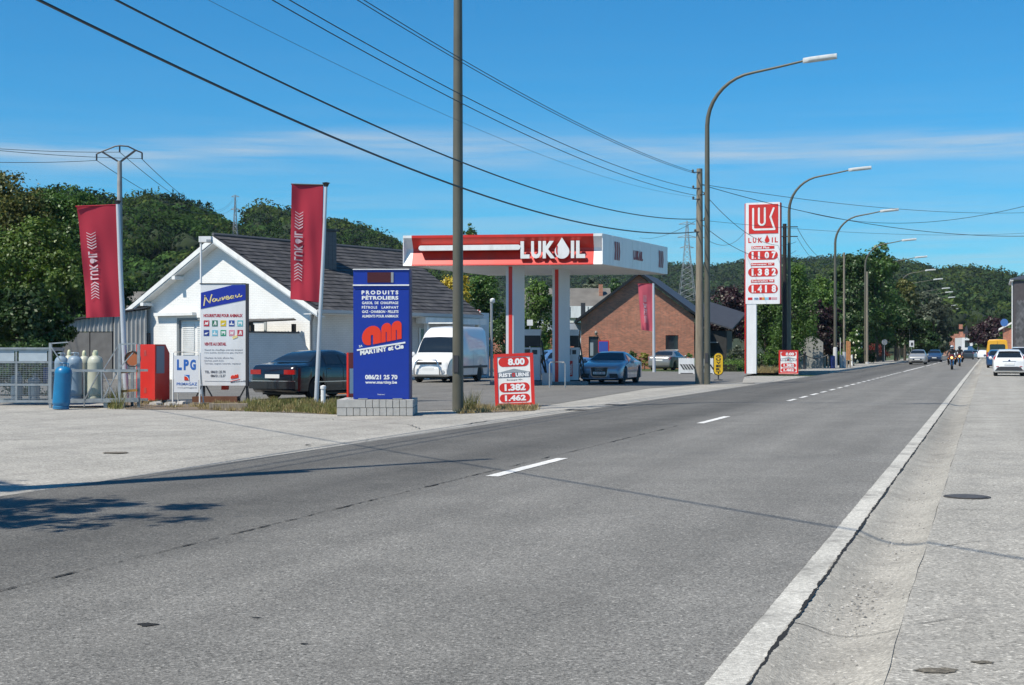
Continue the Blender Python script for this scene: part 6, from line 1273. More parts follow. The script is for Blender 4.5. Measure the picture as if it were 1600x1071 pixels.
for rr_ in range(2):
    for k in range(5):
        a, b = 284+k*64, (394 if rr_ == 0 else 467)+2*k*0; s0x, s0z = fx(a), fz(b+45); sw, sh = fx(a+42)-fx(a), fz(b)-fz(b+45)
        mb = MB(); mb.box(s0x, s0x+sw, -.006, 0, s0z, s0z+sh); tl = mb.build('picture_tile', mat('tile_%d%d' % (rr_, k), cols[rr_][k], .5), t)
        sp_ = shapes[(k+2*rr_) % 5]; m_ = MB(); m_.add([(s0x+sw*x, -.008, s0z+sh*z) for x, z in sp_], [tuple(range(len(sp_)))]); m_.build('silhouette', M_white, tl)
mb = MB(); mb.prism([fp(500, 520), fp(536, 505), fp(545, 522), fp(508, 538)], -.008, 0); mb.build('sticker', M_ylw, t)
emblem(t, fx(489), fz(842), (fx(548)-fx(489))/2.5, M_ored, -.010, .01); th2 = .12
mb = MB(); ribbon(mb, [fp(488, 858), fp(560, 842)], .012, -.008, 0); mb.build('underline', M_ored, t); rot_text(t, 'MARTINY et Cie', fx(490), fz(872), .42, .035, .12, M_txd, y=-.004, bold=.02)
mb = MB(); ribbon(mb, [fp(292, 855), fp(600, 860)], .006, -.006, 0); mb.build('rule', M_txg, t)
# ---------------------------------------------------------------- vehicles
def sm_interp(pts, u):          # monotone-ish cubic through (u,value) pairs
    xs = [p[0] for p in pts]; ys = [p[1] for p in pts]
    if u <= xs[0]: return ys[0]
    if u >= xs[-1]: return ys[-1]
    i = max(j for j in range(len(xs)) if xs[j] <= u)
    if i == len(xs)-1: return ys[-1]
    def sl(j):
        if j <= 0 or j >= len(xs)-1: return 0 if j <= 0 or j >= len(xs)-1 else 0
        a = (ys[j]-ys[j-1])/(xs[j]-xs[j-1]); b = (ys[j+1]-ys[j])/(xs[j+1]-xs[j])
        return 0 if a*b <= 0 else 2*a*b/(a+b)
    h = xs[i+1]-xs[i]; t = (u-xs[i])/h; m0, m1 = sl(i), sl(i+1)
    if i == 0: m0 = (ys[1]-ys[0])/h
    if i == len(xs)-2: m1 = (ys[-1]-ys[-2])/h
    return (2*t**3-3*t*t+1)*ys[i]+(t**3-2*t*t+t)*h*m0+(-2*t**3+3*t*t)*ys[i+1]+(t**3-t*t)*h*m1
class Car:
    def __init__(s, L, W, top, belt, wf, rw, wheels, wr, gc=.2, nst=110, shoulder=.97):
        s.L, s.W, s.top, s.belt, s.wf, s.rw, s.wheels, s.wr, s.gc, s.nst, s.sh = L, W, top, belt, wf, rw, wheels, wr, gc, nst, shoulder
    def ring(s, u):
        L, W = s.L, s.W; y = (u-.5)*L; w = W/2*sm_interp(s.wf, u); zt = sm_interp(s.top, u); zb = min(sm_interp(s.belt, u), zt-.015); gc = s.gc+(.08*(max(0, .03-u)/.03+max(0, u-.97)/.03))
        arch = gc
        for wy in s.wheels:
            d = abs(y-wy); R = s.wr*1.17
            if d < R: arch = max(arch, s.wr*.98+math.sqrt(R*R-d*d))
        wt = min(W/2*sm_interp(s.rw, u), w*.985); lo = max(arch, gc)
        zm = max(lo+.03, gc+(zb-gc)*.52); z4 = max(zm+.02, zb-.05)
        rise = zt-zb
        p = [(0, lo), (w*.90, lo), (w*.985, lo+.02 if lo > gc+.01 else gc+.05), (w, zm), (w*.992, z4), (w*s.sh, zb), (wt, zb+rise*.86), (wt*.86, zb+rise*.97), (0, zt)]
        return y, p
    def pt(s, u, r):            # r in 0..8, negative = left side
        if r > 8: r = r-16
        y, p = s.ring(u); sg = 1 if r >= 0 else -1; r = abs(r); i = min(int(r), 7); f = r-i; x = p[i][0]*(1-f)+p[i+1][0]*f; z = p[i][1]*(1-f)+p[i+1][1]*f
        return Vector((sg*x, y, z))
    def shell(s):
        mb = MB(); us = sorted(set([i/s.nst for i in range(s.nst+1)]+[.004, .012, .02, .98, .988, .996])); n = 16; vs = []
        for u in us:
            y, p = s.ring(u); q = [(x, y, z) for x, z in p]+[(-x, y, z) for x, z in p[7:0:-1]]; vs += q
        fs = [(i*n+j, i*n+(j+1) % n, (i+1)*n+(j+1) % n, (i+1)*n+j) for i in range(len(us)-1) for j in range(n)]
        fs += [tuple(range(n-1, -1, -1)), tuple((len(us)-1)*n+j for j in range(n))]; mb.add(vs, fs); return mb
    def patch(s, c, nu=10, nr=4, off=.008, rev=False, th=0):
        """c = (u00,r0),(u10,r0),(u11,r1),(u01,r1) corner params"""
        g = []
        for j in range(nr+1):
            b = j/nr; row = []
            for i in range(nu+1):
                a = i/nu; u = (c[0][0]*(1-a)+c[1][0]*a)*(1-b)+(c[3][0]*(1-a)+c[2][0]*a)*b; r = (c[0][1]*(1-a)+c[1][1]*a)*(1-b)+(c[3][1]*(1-a)+c[2][1]*a)*b; row.append(s.pt(u, r))
            g.append(row)
        C = Vector((0, 0, .7)); vs = []
        for j in range(nr+1):
            for i in range(nu+1):
                du = g[j][min(i+1, nu)]-g[j][max(i-1, 0)]; dv = g[min(j+1, nr)][i]-g[max(j-1, 0)][i]; nn = du.cross(dv)
                if nn.length < 1e-9: nn = Vector((0, 0, 1))
                nn.normalize(); p = g[j][i]; ctr = Vector((0, p.y*.6, .6))
                if nn.dot(p-ctr) < 0: nn = -nn
                vs.append(p+nn*off)
        k = nu+1; mb = MB(); mb.add(vs, [(j*k+i, j*k+i+1, (j+1)*k+i+1, (j+1)*k+i) for j in range(nr) for i in range(nu)]); return mb
def mirror_c(c): return [(u, -r) for u, r in c]
def wheel(parent, x, y, r, w, rim=None, spokes=10):
    t = bpy.data.objects.new('wheel', None); COL.objects.link(t); t.parent = parent; t.location = (x, y, r); sg = 1 if x > 0 else -1
    m_ = MB(); m_.lathe([(r*.62, -w/2), (r*.93, -w/2), (r, -w/2+.03), (r, w/2-.03), (r*.93, w/2), (r*.62, w/2)], 28, axis='x'); m_.build('tyre', M_rubber, t, smooth=50)
    m_ = MB(); m_.lathe([(r*.64, -w*.1*sg), (r*.64, w/2*.9*sg), (r*.60, w/2*.9*sg), (r*.56, w*.2*sg), (.01, w*.2*sg)], 24, axis='x')
    for i in range(spokes):
        a = 2*PI*i/spokes; M = Matrix.Rotation(a, 4, 'X'); m_.box(min(0, sg*w*.40), max(0, sg*w*.40), -.022, .022, .05, r*.60, M=M)
    m_.lathe([(r*.16, sg*w*.1), (r*.15, sg*w*.44), (.01, sg*w*.44)], 12, axis='x'); m_.build('rim', rim or M_alu, t, smooth=30); return t
def paint(name, col, metal=.0, rough=.28): return mat(name, col, rough, metal=metal, coat=.8)
def vehicle(name, label, cat, loc, rz, car, pm, front='sedan', doors=((.30, .50), (.52, .72)), win=(), screen=None, rear=None, plate=(None, None), group=None, headl=None, taill=None, grille=None, handles=True, bumper=None, mirrors=None, extra=None):
    t = thing(name, label, cat, loc, rz, group); car.shell().build('body', pm, t, smooth=38)
    for x in (-1, 1):
        for wy in car.wheels: wheel(t, x*(car.W/2*.93-.10), wy, car.wr, .21)
    mb = MB(); mb.box(-car.W*.38, car.W*.38, -car.L*.42, car.L*.42, car.gc*.7, car.gc+.06); mb.build('underbody', M_black, t)
    if screen: car.patch(screen, 16, 14, .012).build('windscreen', M_glass, t, smooth=60)
    if rear: car.patch(rear, 16, 14, .012).build('rear_window', M_glass, t, smooth=60)
    for c in win:
        for q in (c, mirror_c(c)): car.patch(q, 24, 4, .010).build('side_window', M_glass, t, smooth=60)
    for u in doors:
        for uu in u:
            for sg in (1, -1): car.patch([(uu-.0012, 1.9*sg), (uu+.0012, 1.9*sg), (uu+.0012, 5*sg), (uu-.0012, 5*sg)], 1, 8, .003).build('door_gap', M_black, t)
    if handles:
        for u in doors:
            for sg in (1, -1):
                p = car.pt(u[1]-.03, 4*sg); m_ = MB(); m_.box(p.x-.012, p.x+.012, p.y-.07, p.y+.07, p.z-.035, p.z-.01); m_.build('door_handle', pm, t)
    for c, nm, mm_ in [(h, 'headlight', M_headl) for h in (headl or [])]+[(h, 'tail_light', M_tail) for h in (taill or [])]:
        for q in (c, mirror_c(c)): car.patch(q, 6, 4, .010).build(nm, mm_, t, smooth=60)
    if mirrors:
        for sg in (1, -1):
            p = car.pt(mirrors, 5*sg); m_ = MB(); m_.lathe([(.02, -.05), (.09, -.04), (.095, .04), (.07, .09), (.02, .11)], 10, (p.x+sg*.13, p.y-.02, p.z+.06), axis='y'); m_.box(min(p.x-.02*sg, p.x+.12*sg), max(p.x-.02*sg, p.x+.12*sg), p.y-.02, p.y+.02, p.z-.0, p.z+.04); m_.build('wing_mirror', pm, t, smooth=50)
    if extra: extra(t, car)
    return t
def box_part(t, name, m__, *a): m_ = MB(); m_.box(*a); return m_.build(name, m__, t)
EUP = [(0, .84), (.015, .90), (.05, .955), (.12, .99), (.3, 1), (.75, 1), (.9, .975), (.96, .94), (.99, .89), (1, .83)]
# --- profiles (u from nose to tail)
def saloon(L=4.6, W=1.78, H_=1.42):
    k = H_/1.42; return Car(L, W, [(0, .60), (.008, .66), (.04, .76*k), (.13, .86*k), (.27, .96*k), (.33, 1.10*k), (.42, 1.35*k), (.52, 1.42*k), (.64, 1.39*k), (.74, 1.26*k), (.83, 1.07*k), (.88, 1.03*k), (.965, 1.0*k), (.99, .94), (1, .86)],
        [(0, .55), (.04, .70), (.13, .82*k), (.27, .90*k), (.6, .94*k), (.83, .97*k), (.97, .94*k), (1, .80)], EUP, [(0, .80), (.13, .86), (.27, .88), (.40, .68), (.5, .64), (.68, .66), (.84, .84), (1, .80)], (-L/2+.165*L+.08, L/2-.20*L-.02), .315)
SAL = dict(screen=[(.285, 6.4), (.285, 9.6), (.405, 9.6), (.405, 6.4)], rear=[(.845, 6.4), (.845, 9.6), (.705, 9.6), (.705, 6.4)],
    win=([(.335, 5.15), (.515, 5.15), (.515, 5.86), (.432, 5.86)], [(.53, 5.15), (.69, 5.15), (.675, 5.86), (.53, 5.86)]), doors=((.325, .522), (.524, .70)), mirrors=.335)
# black saloon, seen from its rear right quarter
M_pblack = paint('paint_black', (.006, .007, .010), rough=.22)
C1 = saloon(4.55, 1.76, 1.43); fwd = Vector((.50, .866, 0)); rc = Vector(((432-800)*40.2/F, 40.2, 0)); ctr = rc+fwd*2.1
def orient(f): return math.atan2(-f.x*-1, -f.y) if False else math.atan2(f.x, -f.y)
def ex1(t, c):
    box_part(t, 'number_plate', M_plate, -.26, .26, c.L/2+.004, c.L/2+.02, .62, .73)
    box_part(t, 'chrome_strip', M_chrome, -.8, .8, c.L/2-.02, c.L/2+.012, .53, .55)
    for sg in (1, -1): 
        m_ = MB(); m_.box(sg*.885-.008, sg*.885+.008, -c.L*.33, c.L*.33, .50, .525); m_.build('chrome_strip', M_chrome, t)
    for sg in (1, -1): box_part(t, 'tail_light', M_tail, min(sg*.42, sg*.80), max(sg*.42, sg*.80), c.L/2-.06, c.L/2+.012, .73, .86)
    m_ = MB(); m_.box(-.85, .85, c.L/2-.08, c.L/2+.03, .32, .52); m_.build('rear_bumper', M_pblack, t)
vehicle('parked_car', 'black saloon seen from its rear quarter behind the blue totem', 'car', (ctr.x, ctr.y, .003), orient(fwd), C1, M_pblack, extra=ex1, **SAL)
# silver blue coupe under the canopy
M_pblue = paint('paint_silverblue', (.25, .31, .40), metal=.35)
C2 = Car(4.63, 1.86, [(0, .62), (.01, .70), (.05, .78), (.15, .88), (.30, .97), (.36, 1.10), (.46, 1.32), (.55, 1.37), (.66, 1.32), (.80, 1.12), (.92, .96), (.99, .92), (1, .84)], [(0, .56), (.05, .70), (.15, .80), (.30, .88), (.6, .93), (.85, .92), (.97, .88), (1, .78)],
    [(0, .80), (.012, .88), (.05, .95), (.12, .99), (.3, 1), (.75, 1), (.9, .98), (.97, .93), (1, .84)], [(0, .78), (.15, .86), (.30, .86), (.44, .66), (.55, .61), (.68, .63), (.84, .76), (1, .80)], (-1.43, 1.32), .345)
f2 = Vector((-math.sin(math.radians(17)), -math.cos(math.radians(17)), 0)); fc_ = Vector(((936.5-800)*58.7/F, 58.7, 0)); ctr = fc_-f2*2.31
def ex2(t, c):
    y = -c.L/2; mb = MB(); mb.prism([(-.36, .70), (.36, .70), (.33, .36), (.25, .30), (-.25, .30), (-.33, .36)], y-.035, y+.03); mb.build('grille', M_black, t)
    m_ = MB(); pts = [(-.36, .70), (.36, .70), (.33, .36), (.25, .30), (-.25, .30), (-.33, .36), (-.36, .70)]; m_.tube([(a, y-.035, b) for a, b in pts], .012, 5); m_.build('grille_frame', M_chrome, t)
    for k in range(4): m_ = MB(); m_.tube([(-.12+.08*k+.052*math.cos(a), y-.045, .62+.052*math.sin(a)) for a in np.linspace(0, 2*PI, 15)], .008, 5); m_.build('ring_emblem', M_chrome, t)
    box_part(t, 'number_plate', M_plate, -.26, .26, y-.055, y-.037, .415, .515)
    text_part(t, '1-ASF-831', -.2, .22, .435, .495, M_tail, y=y-.060, bold=.02)
    for sg in (1, -1): m_ = MB(); m_.prism([(sg*.42, .44), (sg*.76, .44), (sg*.80, .28), (sg*.46, .26)], y-.004, y+.10); m_.build('air_intake', M_black, t)
    m_ = MB(); m_.tube([(-.7, y+.02, .235), (0, y-.03, .225), (.7, y+.02, .235)], .025, 6); m_.build('front_lip', M_pblue, t)
vehicle('parked_car', 'silver-blue coupe with deep black grille parked in the canopy shade', 'car', (ctr.x, ctr.y, .003), orient(f2), C2, M_pblue, screen=[(.315, 6.4), (.315, 9.6), (.445, 9.6), (.445, 6.4)], rear=[(.90, 6.4), (.90, 9.6), (.70, 9.6), (.70, 6.4)],
    win=([(.355, 5.15), (.575, 5.15), (.575, 5.86), (.465, 5.86)], [(.585, 5.15), (.77, 5.3), (.70, 5.86), (.585, 5.86)]), doors=((.34, .58),), mirrors=.36, headl=[[(.006, 3.9), (.10, 4.1), (.10, 4.95), (.012, 4.7)]], extra=ex2)
# white van
M_pwhite = paint('paint_white', (.78, .78, .78), rough=.3)
def van(L, W, H_, hood=1.25): 
    return Car(L, W, [(0, .72), (.006, .90), (.03, 1.05), (.10, hood-.05), (.155, hood+.05), (.22, 1.72), (.28, 2.05), (.33, H_*.93), (.42, H_*.985), (.55, H_), (.9, H_), (.985, H_*.985), (1, H_*.95)], [(0, .62), (.03, .92), (.10, 1.10), (.16, 1.18), (.3, 1.22), (.97, 1.24), (1, 1.2)],
        [(0, .86), (.01, .93), (.04, .97), (.12, 1), (.95, 1), (.99, .99), (1, .97)], [(0, .80), (.10, .86), (.16, .88), (.28, .84), (.36, .80), (.5, .82), (1, .84)], (-L/2+.95, L/2-1.05), .34, gc=.26, shoulder=.99)
C3 = van(4.95, 1.98, 2.52); f3 = Vector((-.33, -.944, 0)).normalized(); fc_ = Vector(((669-800)*61.5/F, 61.5, 0)); ctr = fc_-f3*2.47
def ex3(t, c):
    y = -c.L/2; box_part(t, 'grille', M_black, -.62, .62, y-.012, y+.05, .80, .90); box_part(t, 'number_plate', M_plate, -.26, .26, y-.04, y-.02, .55, .66); box_part(t, 'bumper', M_pwhite, -.88, .88, y-.035, y+.1, .36, .62)
    m_ = MB(); m_.tube([(-.60, y-.12, .32), (-.60, y-.16, .60), (-.5, y-.16, .90), (-.42, y-.14, .98), (.42, y-.14, .98), (.5, y-.16, .90), (.60, y-.16, .60), (.60, y-.12, .32)], .035, 8); m_.build('bull_bar', M_chrome, t, smooth=60)
    for sg in (1, -1): m_ = MB(); m_.lathe([(.07, -.04), (.07, .01)], 12, (sg*.72, y-.02, .48), axis='y'); m_.build('fog_lamp', M_headl, t)
    for sg in (1, -1):
        m_ = MB(); m_.box(sg*1.0-.01, sg*1.0+.012, -c.L*.28, c.L*.46, .62, .72); m_.build('rubbing_strip', M_dark, t)
    m_ = MB(); rect_tube(m_, (-.8, -c.L*.10, 2.64), (.8, -c.L*.10, 2.64), .05); m_.build('roof_bar', M_white, t)
vehicle('parked_van', 'white high-roof van with bull bar parked left of the canopy', 'van', (ctr.x, ctr.y, .003), orient(f3), C3, M_pwhite, screen=[(.160, 6.4), (.160, 9.6), (.272, 9.6), (.272, 6.4)], rear=None,
    win=([(.185, 5.15), (.33, 5.15), (.33, 5.62), (.255, 5.62)],), doors=((.18, .34), (.36, .60)), mirrors=.19, headl=[[(.006, 3.75), (.075, 4.0), (.075, 4.95), (.008, 4.8)]], extra=ex3)
# grey saloon by the brick house
M_psilver = paint('paint_silver', (.42, .42, .41), metal=.4); M_pgrey = paint('paint_grey', (.26, .26, .25), metal=.3)
C4 = saloon(4.5, 1.78, 1.44); f4 = Vector((math.sin(math.radians(24)), math.cos(math.radians(24)), 0)); Zc = 97.5; rc = Vector(((1030-800)*Zc/F, Zc, 0)); ctr = rc+f4*2.2
def ex_rear(t, c):
    y = c.L/2; box_part(t, 'number_plate', M_plate, -.26, .26, y+.004, y+.02, .66, .77); box_part(t, 'rear_bumper', M_dark, -.75, .75, y-.05, y+.012, .26, .36)
vehicle('parked_car', 'silver-grey saloon parked nose-in at the brick gable behind the small banner', 'car', (ctr.x, ctr.y, .003), orient(f4), C4, M_pgrey, taill=[[(.95, 3.9), (.999, 3.9), (.999, 4.95), (.95, 4.95)]], extra=ex_rear, **SAL)
M_pdark = paint('paint_dark', (.03, .035, .04)); C4b = saloon(4.4, 1.74, 1.42); Zc = 101; rc = Vector(((1063-800)*Zc/F, Zc, 0))
# pale blue car behind the pumps
M_plb = paint('paint_paleblue', (.10, .22, .42), metal=.2); C5 = saloon(4.3, 1.72, 1.45); c5 = P(872, 560, 73); vehicle('parked_car', 'blue car partly hidden behind the fuel pumps', 'car', (c5.x-.4, c5.y, .003), orient(Vector((-.9, -.43, 0)).normalized()), C5, M_plb, headl=[[(.006, 3.9), (.09, 4.1), (.09, 4.95), (.012, 4.7)]], **SAL)
# hatchback (white, right edge)
C6 = Car(3.95, 1.72, [(0, .62), (.01, .72), (.06, .84), (.18, .98), (.24, 1.10), (.36, 1.40), (.48, 1.48), (.70, 1.46), (.86, 1.38), (.93, 1.28), (.975, 1.02), (.992, .95), (1, .86)], [(0, .56), (.06, .74), (.18, .88), (.5, .96), (.8, 1.02), (.97, 1.0), (1, .82)],
    [(0, .80), (.015, .88), (.06, .95), (.15, .99), (.35, 1), (.85, .99), (.95, .96), (.985, .93), (1, .86)], [(0, .78), (.18, .86), (.26, .82), (.40, .69), (.6, .68), (.85, .66), (.93, .68), (.98, .80), (1, .8)], (-1.24, 1.24), .32)
HAT = dict(screen=[(.235, 6.4), (.235, 9.6), (.355, 9.6), (.355, 6.4)], win=([(.29, 5.15), (.52, 5.15), (.52, 5.86), (.39, 5.86)], [(.535, 5.15), (.74, 5.3), (.72, 5.86), (.535, 5.86)]), doors=((.28, .527), (.53, .72)), mirrors=.29)
def ex6(t, c):
    y = c.L/2
    box_part(t, 'number_plate', M_plate, -.26, .26, y+.004, y+.02, .60, .71); box_part(t, 'boot_strip', M_grey, -.34, .34, y+.002, y+.015, .80, .825)
    m_ = MB(); m_.lathe([(.05, 0), (.05, .02)], 12, (0, y, .86), axis='y'); m_.build('emblem', M_dblue, t)
    m_ = MB(); m_.prism([(-.74, .30), (.74, .30), (.60, .47), (.45, .52), (-.45, .52), (-.60, .47)], y-.03, y+.02); m_.build('diffuser', M_dark, t)
    m_ = MB(); m_.box(-.52, .52, y-.42, y-.24, 1.37, 1.41); m_.build('spoiler', M_pwhite, t)
    for sg in (1, -1): m_ = MB(); m_.box(sg*.60-.07, sg*.60+.07, y-.005, y+.012, .50, .54); m_.build('reflector', M_tail, t)
fd = RD.copy(); Zf = F*H/(588.3-HY); rc = Vector(((1577-800)*Zf/F, Zf, 0)); ctr = rc+fd*1.95
vehicle('parked_car', 'white hatchback seen from behind on the right-hand pavement', 'car', (ctr.x, ctr.y, .006), orient(fd), C6, M_pwhite, rear=[(.978, 6.4), (.978, 9.6), (.89, 9.6), (.89, 6.4)], taill=[[(.935, 4.4), (.995, 4.4), (.985, 5.75), (.94, 5.75)]], extra=ex6, **HAT)
def more(label, px, Z, f, C, pm, cat='car', name='parked_car', ends='rear', **kw):
    base = Vector(((px-800)*Z/F, Z, .006)); half = C.L/2*(1 if ends == 'rear' else -1); c = base+f*half
    return vehicle(name, label, cat, (c.x, c.y, .006), orient(f), C, pm, **kw)
tl = dict(taill=[[(.95, 3.9), (.999, 3.9), (.999, 4.95), (.95, 4.95)]]); hl = dict(headl=[[(.006, 3.9), (.09, 4.1), (.09, 4.95), (.012, 4.7)]])
more('dark blue car parked between the white hatchback and the yellow van', 1558.5, 112, RD, C6, paint('paint_navy', (.012, .05, .14)), taill=[[(.935, 4.4), (.995, 4.4), (.985, 5.75), (.94, 5.75)]], rear=[(.978, 6.4), (.978, 9.6), (.89, 9.6), (.89, 6.4)], **HAT)
C7 = Car(4.2, 1.8, [(0, .7), (.01, .8), (.06, .95), (.18, 1.05), (.24, 1.2), (.36, 1.58), (.48, 1.66), (.85, 1.62), (.94, 1.45), (.985, 1.05), (1, .9)], [(0, .6), (.06, .82), (.18, .95), (.5, 1.02), (.95, 1.06), (1, .85)], EUP, [(0, .8), (.2, .85), (.4, .72), (.85, .70), (.97, .8), (1, .8)], (-1.3, 1.3), .34)
more('white tall car half cut by the right edge beyond the hatchback', 1597, 97, RD, C7, M_pwhite, taill=[[(.93, 4.4), (.995, 4.4), (.985, 5.75), (.94, 5.75)]], rear=[(.978, 6.4), (.978, 9.6), (.89, 9.6), (.89, 6.4)], **HAT)
M_pyel = paint('paint_yellow', (.72, .36, .01), rough=.35)
C8 = van(5.2, 1.95, 2.42, 1.2)
def ex8(t, c):
    y = c.L/2; 
    m_ = MB(); m_.prism(rrect(-.66, .66, 1.30, 1.95, .12), y+.004, y+.02); m_.build('rear_window', M_glass, t)
    box_part(t, 'door_gap', M_dark, -.01, .01, y+.002, y+.024, .5, 2.2); box_part(t, 'rear_bumper', M_dark, -.9, .9, y-.02, y+.08, .3, .5)
    for sg in (1, -1): box_part(t, 'tail_light', M_tail, sg*.87-.06, sg*.87+.06, y-.02, y+.02, .75, 1.25)
more('bright yellow van parked on the right-hand pavement', 1558.5, 126.5, RD, C8, M_pyel, cat='van', name='parked_van', screen=[(.160, 6.4), (.160, 9.6), (.272, 9.6), (.272, 6.4)], win=([(.185, 5.15), (.33, 5.15), (.33, 5.62), (.255, 5.62)],), doors=((.18, .34),), extra=ex8)
# oncoming and distant cars
def ex_f(t, c):
    y = -c.L/2; box_part(t, 'grille', M_black, -.42, .42, y-.01, y+.05, .44, .58); box_part(t, 'number_plate', M_plate, -.26, .26, y-.03, y-.012, .46, .56); box_part(t, 'lower_grille', M_black, -.55, .55, y-.008, y+.06, .26, .36)
more('silver hatchback driving towards the camera in the far left lane', 1436, 142, -RD, C6, M_psilver, name='moving_car', extra=ex_f, **hl, **HAT)
more('dark blue car driving behind the silver hatchback', 1461.5, 172, -RD, C6, paint('paint_navy2', (.02, .05, .12)), name='moving_car', extra=ex_f, **hl, **HAT)
more('dark car driving away in the right lane beyond the motorcycles', 1512.5, 212, RD, C6, M_pdark, name='moving_car', rear=[(.978, 6.4), (.978, 9.6), (.89, 9.6), (.89, 6.4)], taill=[[(.935, 4.4), (.995, 4.4), (.985, 5.75), (.94, 5.75)]], **HAT)
more('silver-blue car just right of the dark receding car', 1521.5, 240, RD, C6, paint('paint_bluegrey', (.2, .28, .36), .3), name='moving_car', rear=[(.978, 6.4), (.978, 9.6), (.89, 9.6), (.89, 6.4)], **HAT)
more('pale car just left of the dark receding car', 1499, 255, -RD, C6, M_pwhite, name='moving_car', **HAT)
more('small white car parked far off left of the yellow van', 1535.5, 225, RD, C6, M_pwhite, taill=[[(.935, 4.4), (.995, 4.4), (.985, 5.75), (.94, 5.75)]], **HAT)
more('blue van far down the road above the receding cars', 1519, 290, RD, van(5.0, 1.95, 2.3), paint('paint_vanblue', (.04, .12, .26)), cat='van', name='moving_van')
# ---------------------------------------------------------------- motorcycles and riders
M_leather = mat('rider_black', (.012, .012, .014), .6); M_helm = mat('helmet_dark', (.03, .03, .035), .15, coat=1); M_helmw = mat('helmet_silver', (.45, .47, .5), .2, coat=1); M_face = mat('skin', (.45, .26, .18), .6)
M_mlamp = bpy.data.materials.new('lit_headlamp'); M_mlamp.use_nodes = True; bb = M_mlamp.node_tree.nodes['Principled BSDF']; bb.inputs['Base Color'].default_value = (.8, .5, .2, 1); bb.inputs['Emission Color'].default_value = (1, .55, .18, 1); bb.inputs['Emission Strength'].default_value = 1.3
M_mred = mat('fairing_dark_red', (.10, .012, .012), .3, coat=.6)
def motorcycle(loc, rz, label, fm, group='motorcycles riding towards the camera'):
    t = thing('motorcycle', label, 'motorcycle', loc, rz, group)      # front at -y
    for y, r in ((-.72, .31), (.70, .31)):
        w = bpy.data.objects.new('wheel', None); COL.objects.link(w); w.parent = t; w.location = (0, y, r)
        m_ = MB(); m_.lathe([(r*.72, -.06), (r*.94, -.07), (r, 0), (r*.94, .07), (r*.72, .06)], 22, axis='x'); m_.build('tyre', M_rubber, w, smooth=50)
        m_ = MB(); m_.lathe([(r*.73, -.04), (r*.73, .04)], 20, axis='x'); 
        m_.build('rim', M_alu, w)
    m_ = MB(); m_.tube([(0, -.30, .55), (0, -.1, .52), (0, .15, .5), (0, .3, .48)], [.17, .20, .20, .15], 10); m_.build('engine', M_dark, t, smooth=50)
    m_ = MB(); m_.tube([(0, -.38, .92), (0, -.25, .95), (0, 0, .93), (0, .18, .82)], [.10, .17, .17, .10], 12); m_.build('tank', fm, t, smooth=60)
    m_ = MB(); m_.tube([(0, .1, .80), (0, .35, .80), (0, .62, .86), (0, .80, .92)], [.12, .14, .11, .05], 10); m_.build('seat', M_black, t, smooth=60)
    m_ = MB(); m_.tube([(0, -.80, .86), (0, -.66, .92), (0, -.48, .95), (0, -.36, .86)], [.10, .20, .22, .16], 12); m_.build('fairing', fm, t, smooth=60)
    m_ = MB(); m_.lathe([(.095, -.02), (.09, .02)], 14, (0, -.88, .88), axis='y'); m_.build('headlight', M_mlamp, t)
    for sg in (1, -1):
        m_ = MB(); m_.tube([(sg*.09, -.72, .31), (sg*.09, -.55, .95)], .028, 7); m_.build('fork', M_chrome, t)
        m_ = MB(); m_.lathe([(.045, -.02), (.045, .03)], 10, (sg*.24, -.80, .82), axis='y'); m_.build('indicator', M_orange, t)
        m_ = MB(); m_.tube([(sg*.12, .3, .45), (sg*.17, .65, .42), (sg*.18, .95, .48)], [.04, .06, .06], 8); m_.build('exhaust', M_chrome, t)
        m_ = MB(); m_.tube([(sg*.30, -.46, 1.06), (sg*.42, -.48, 1.20)], .01, 5); m_.lathe([(.05, -.01), (.05, .01)], 8, (sg*.44, -.48, 1.22), axis='y'); m_.build('mirror', M_black, t)
    m_ = MB(); m_.tube([(-.38, -.36, 1.00), (-.15, -.50, 1.04), (.15, -.50, 1.04), (.38, -.36, 1.00)], .02, 6); m_.build('handlebar', M_black, t)
    m_ = MB(); m_.prism([(-.17, .98), (.17, .98), (.12, 1.22), (-.12, 1.22)], -.62, -.60); m_.build('windshield', M_wglass, t)
    m_ = MB(); m_.box(-.07, .07, -.98, -.5, .60, .63); m_.build('mudguard', fm, t)
    return t
def skin_body(verts, edges, rad, name, m__, parent, root=0, lv=1):
    me = bpy.data.meshes.new(name); me.from_pydata(verts, edges, []); o = bpy.data.objects.new(name, me); COL.objects.link(o)
    md = o.modifiers.new('s', 'SKIN'); md.use_smooth_shade = True; sb = o.modifiers.new('u', 'SUBSURF'); sb.levels = lv; sb.render_levels = lv
    me.skin_vertices or None
    for i, r_ in enumerate(rad): me.skin_vertices[0].data[i].radius = (r_, r_); me.skin_vertices[0].data[i].use_root = (i == root)
    dg = bpy.context.evaluated_depsgraph_get(); nm = bpy.data.meshes.new_from_object(o.evaluated_get(dg)); nm.name = name
    bpy.data.objects.remove(o); nm.materials.clear(); nm.polygons.foreach_set('use_smooth', [True]*len(nm.polygons)); return link(name, nm, parent, m__)
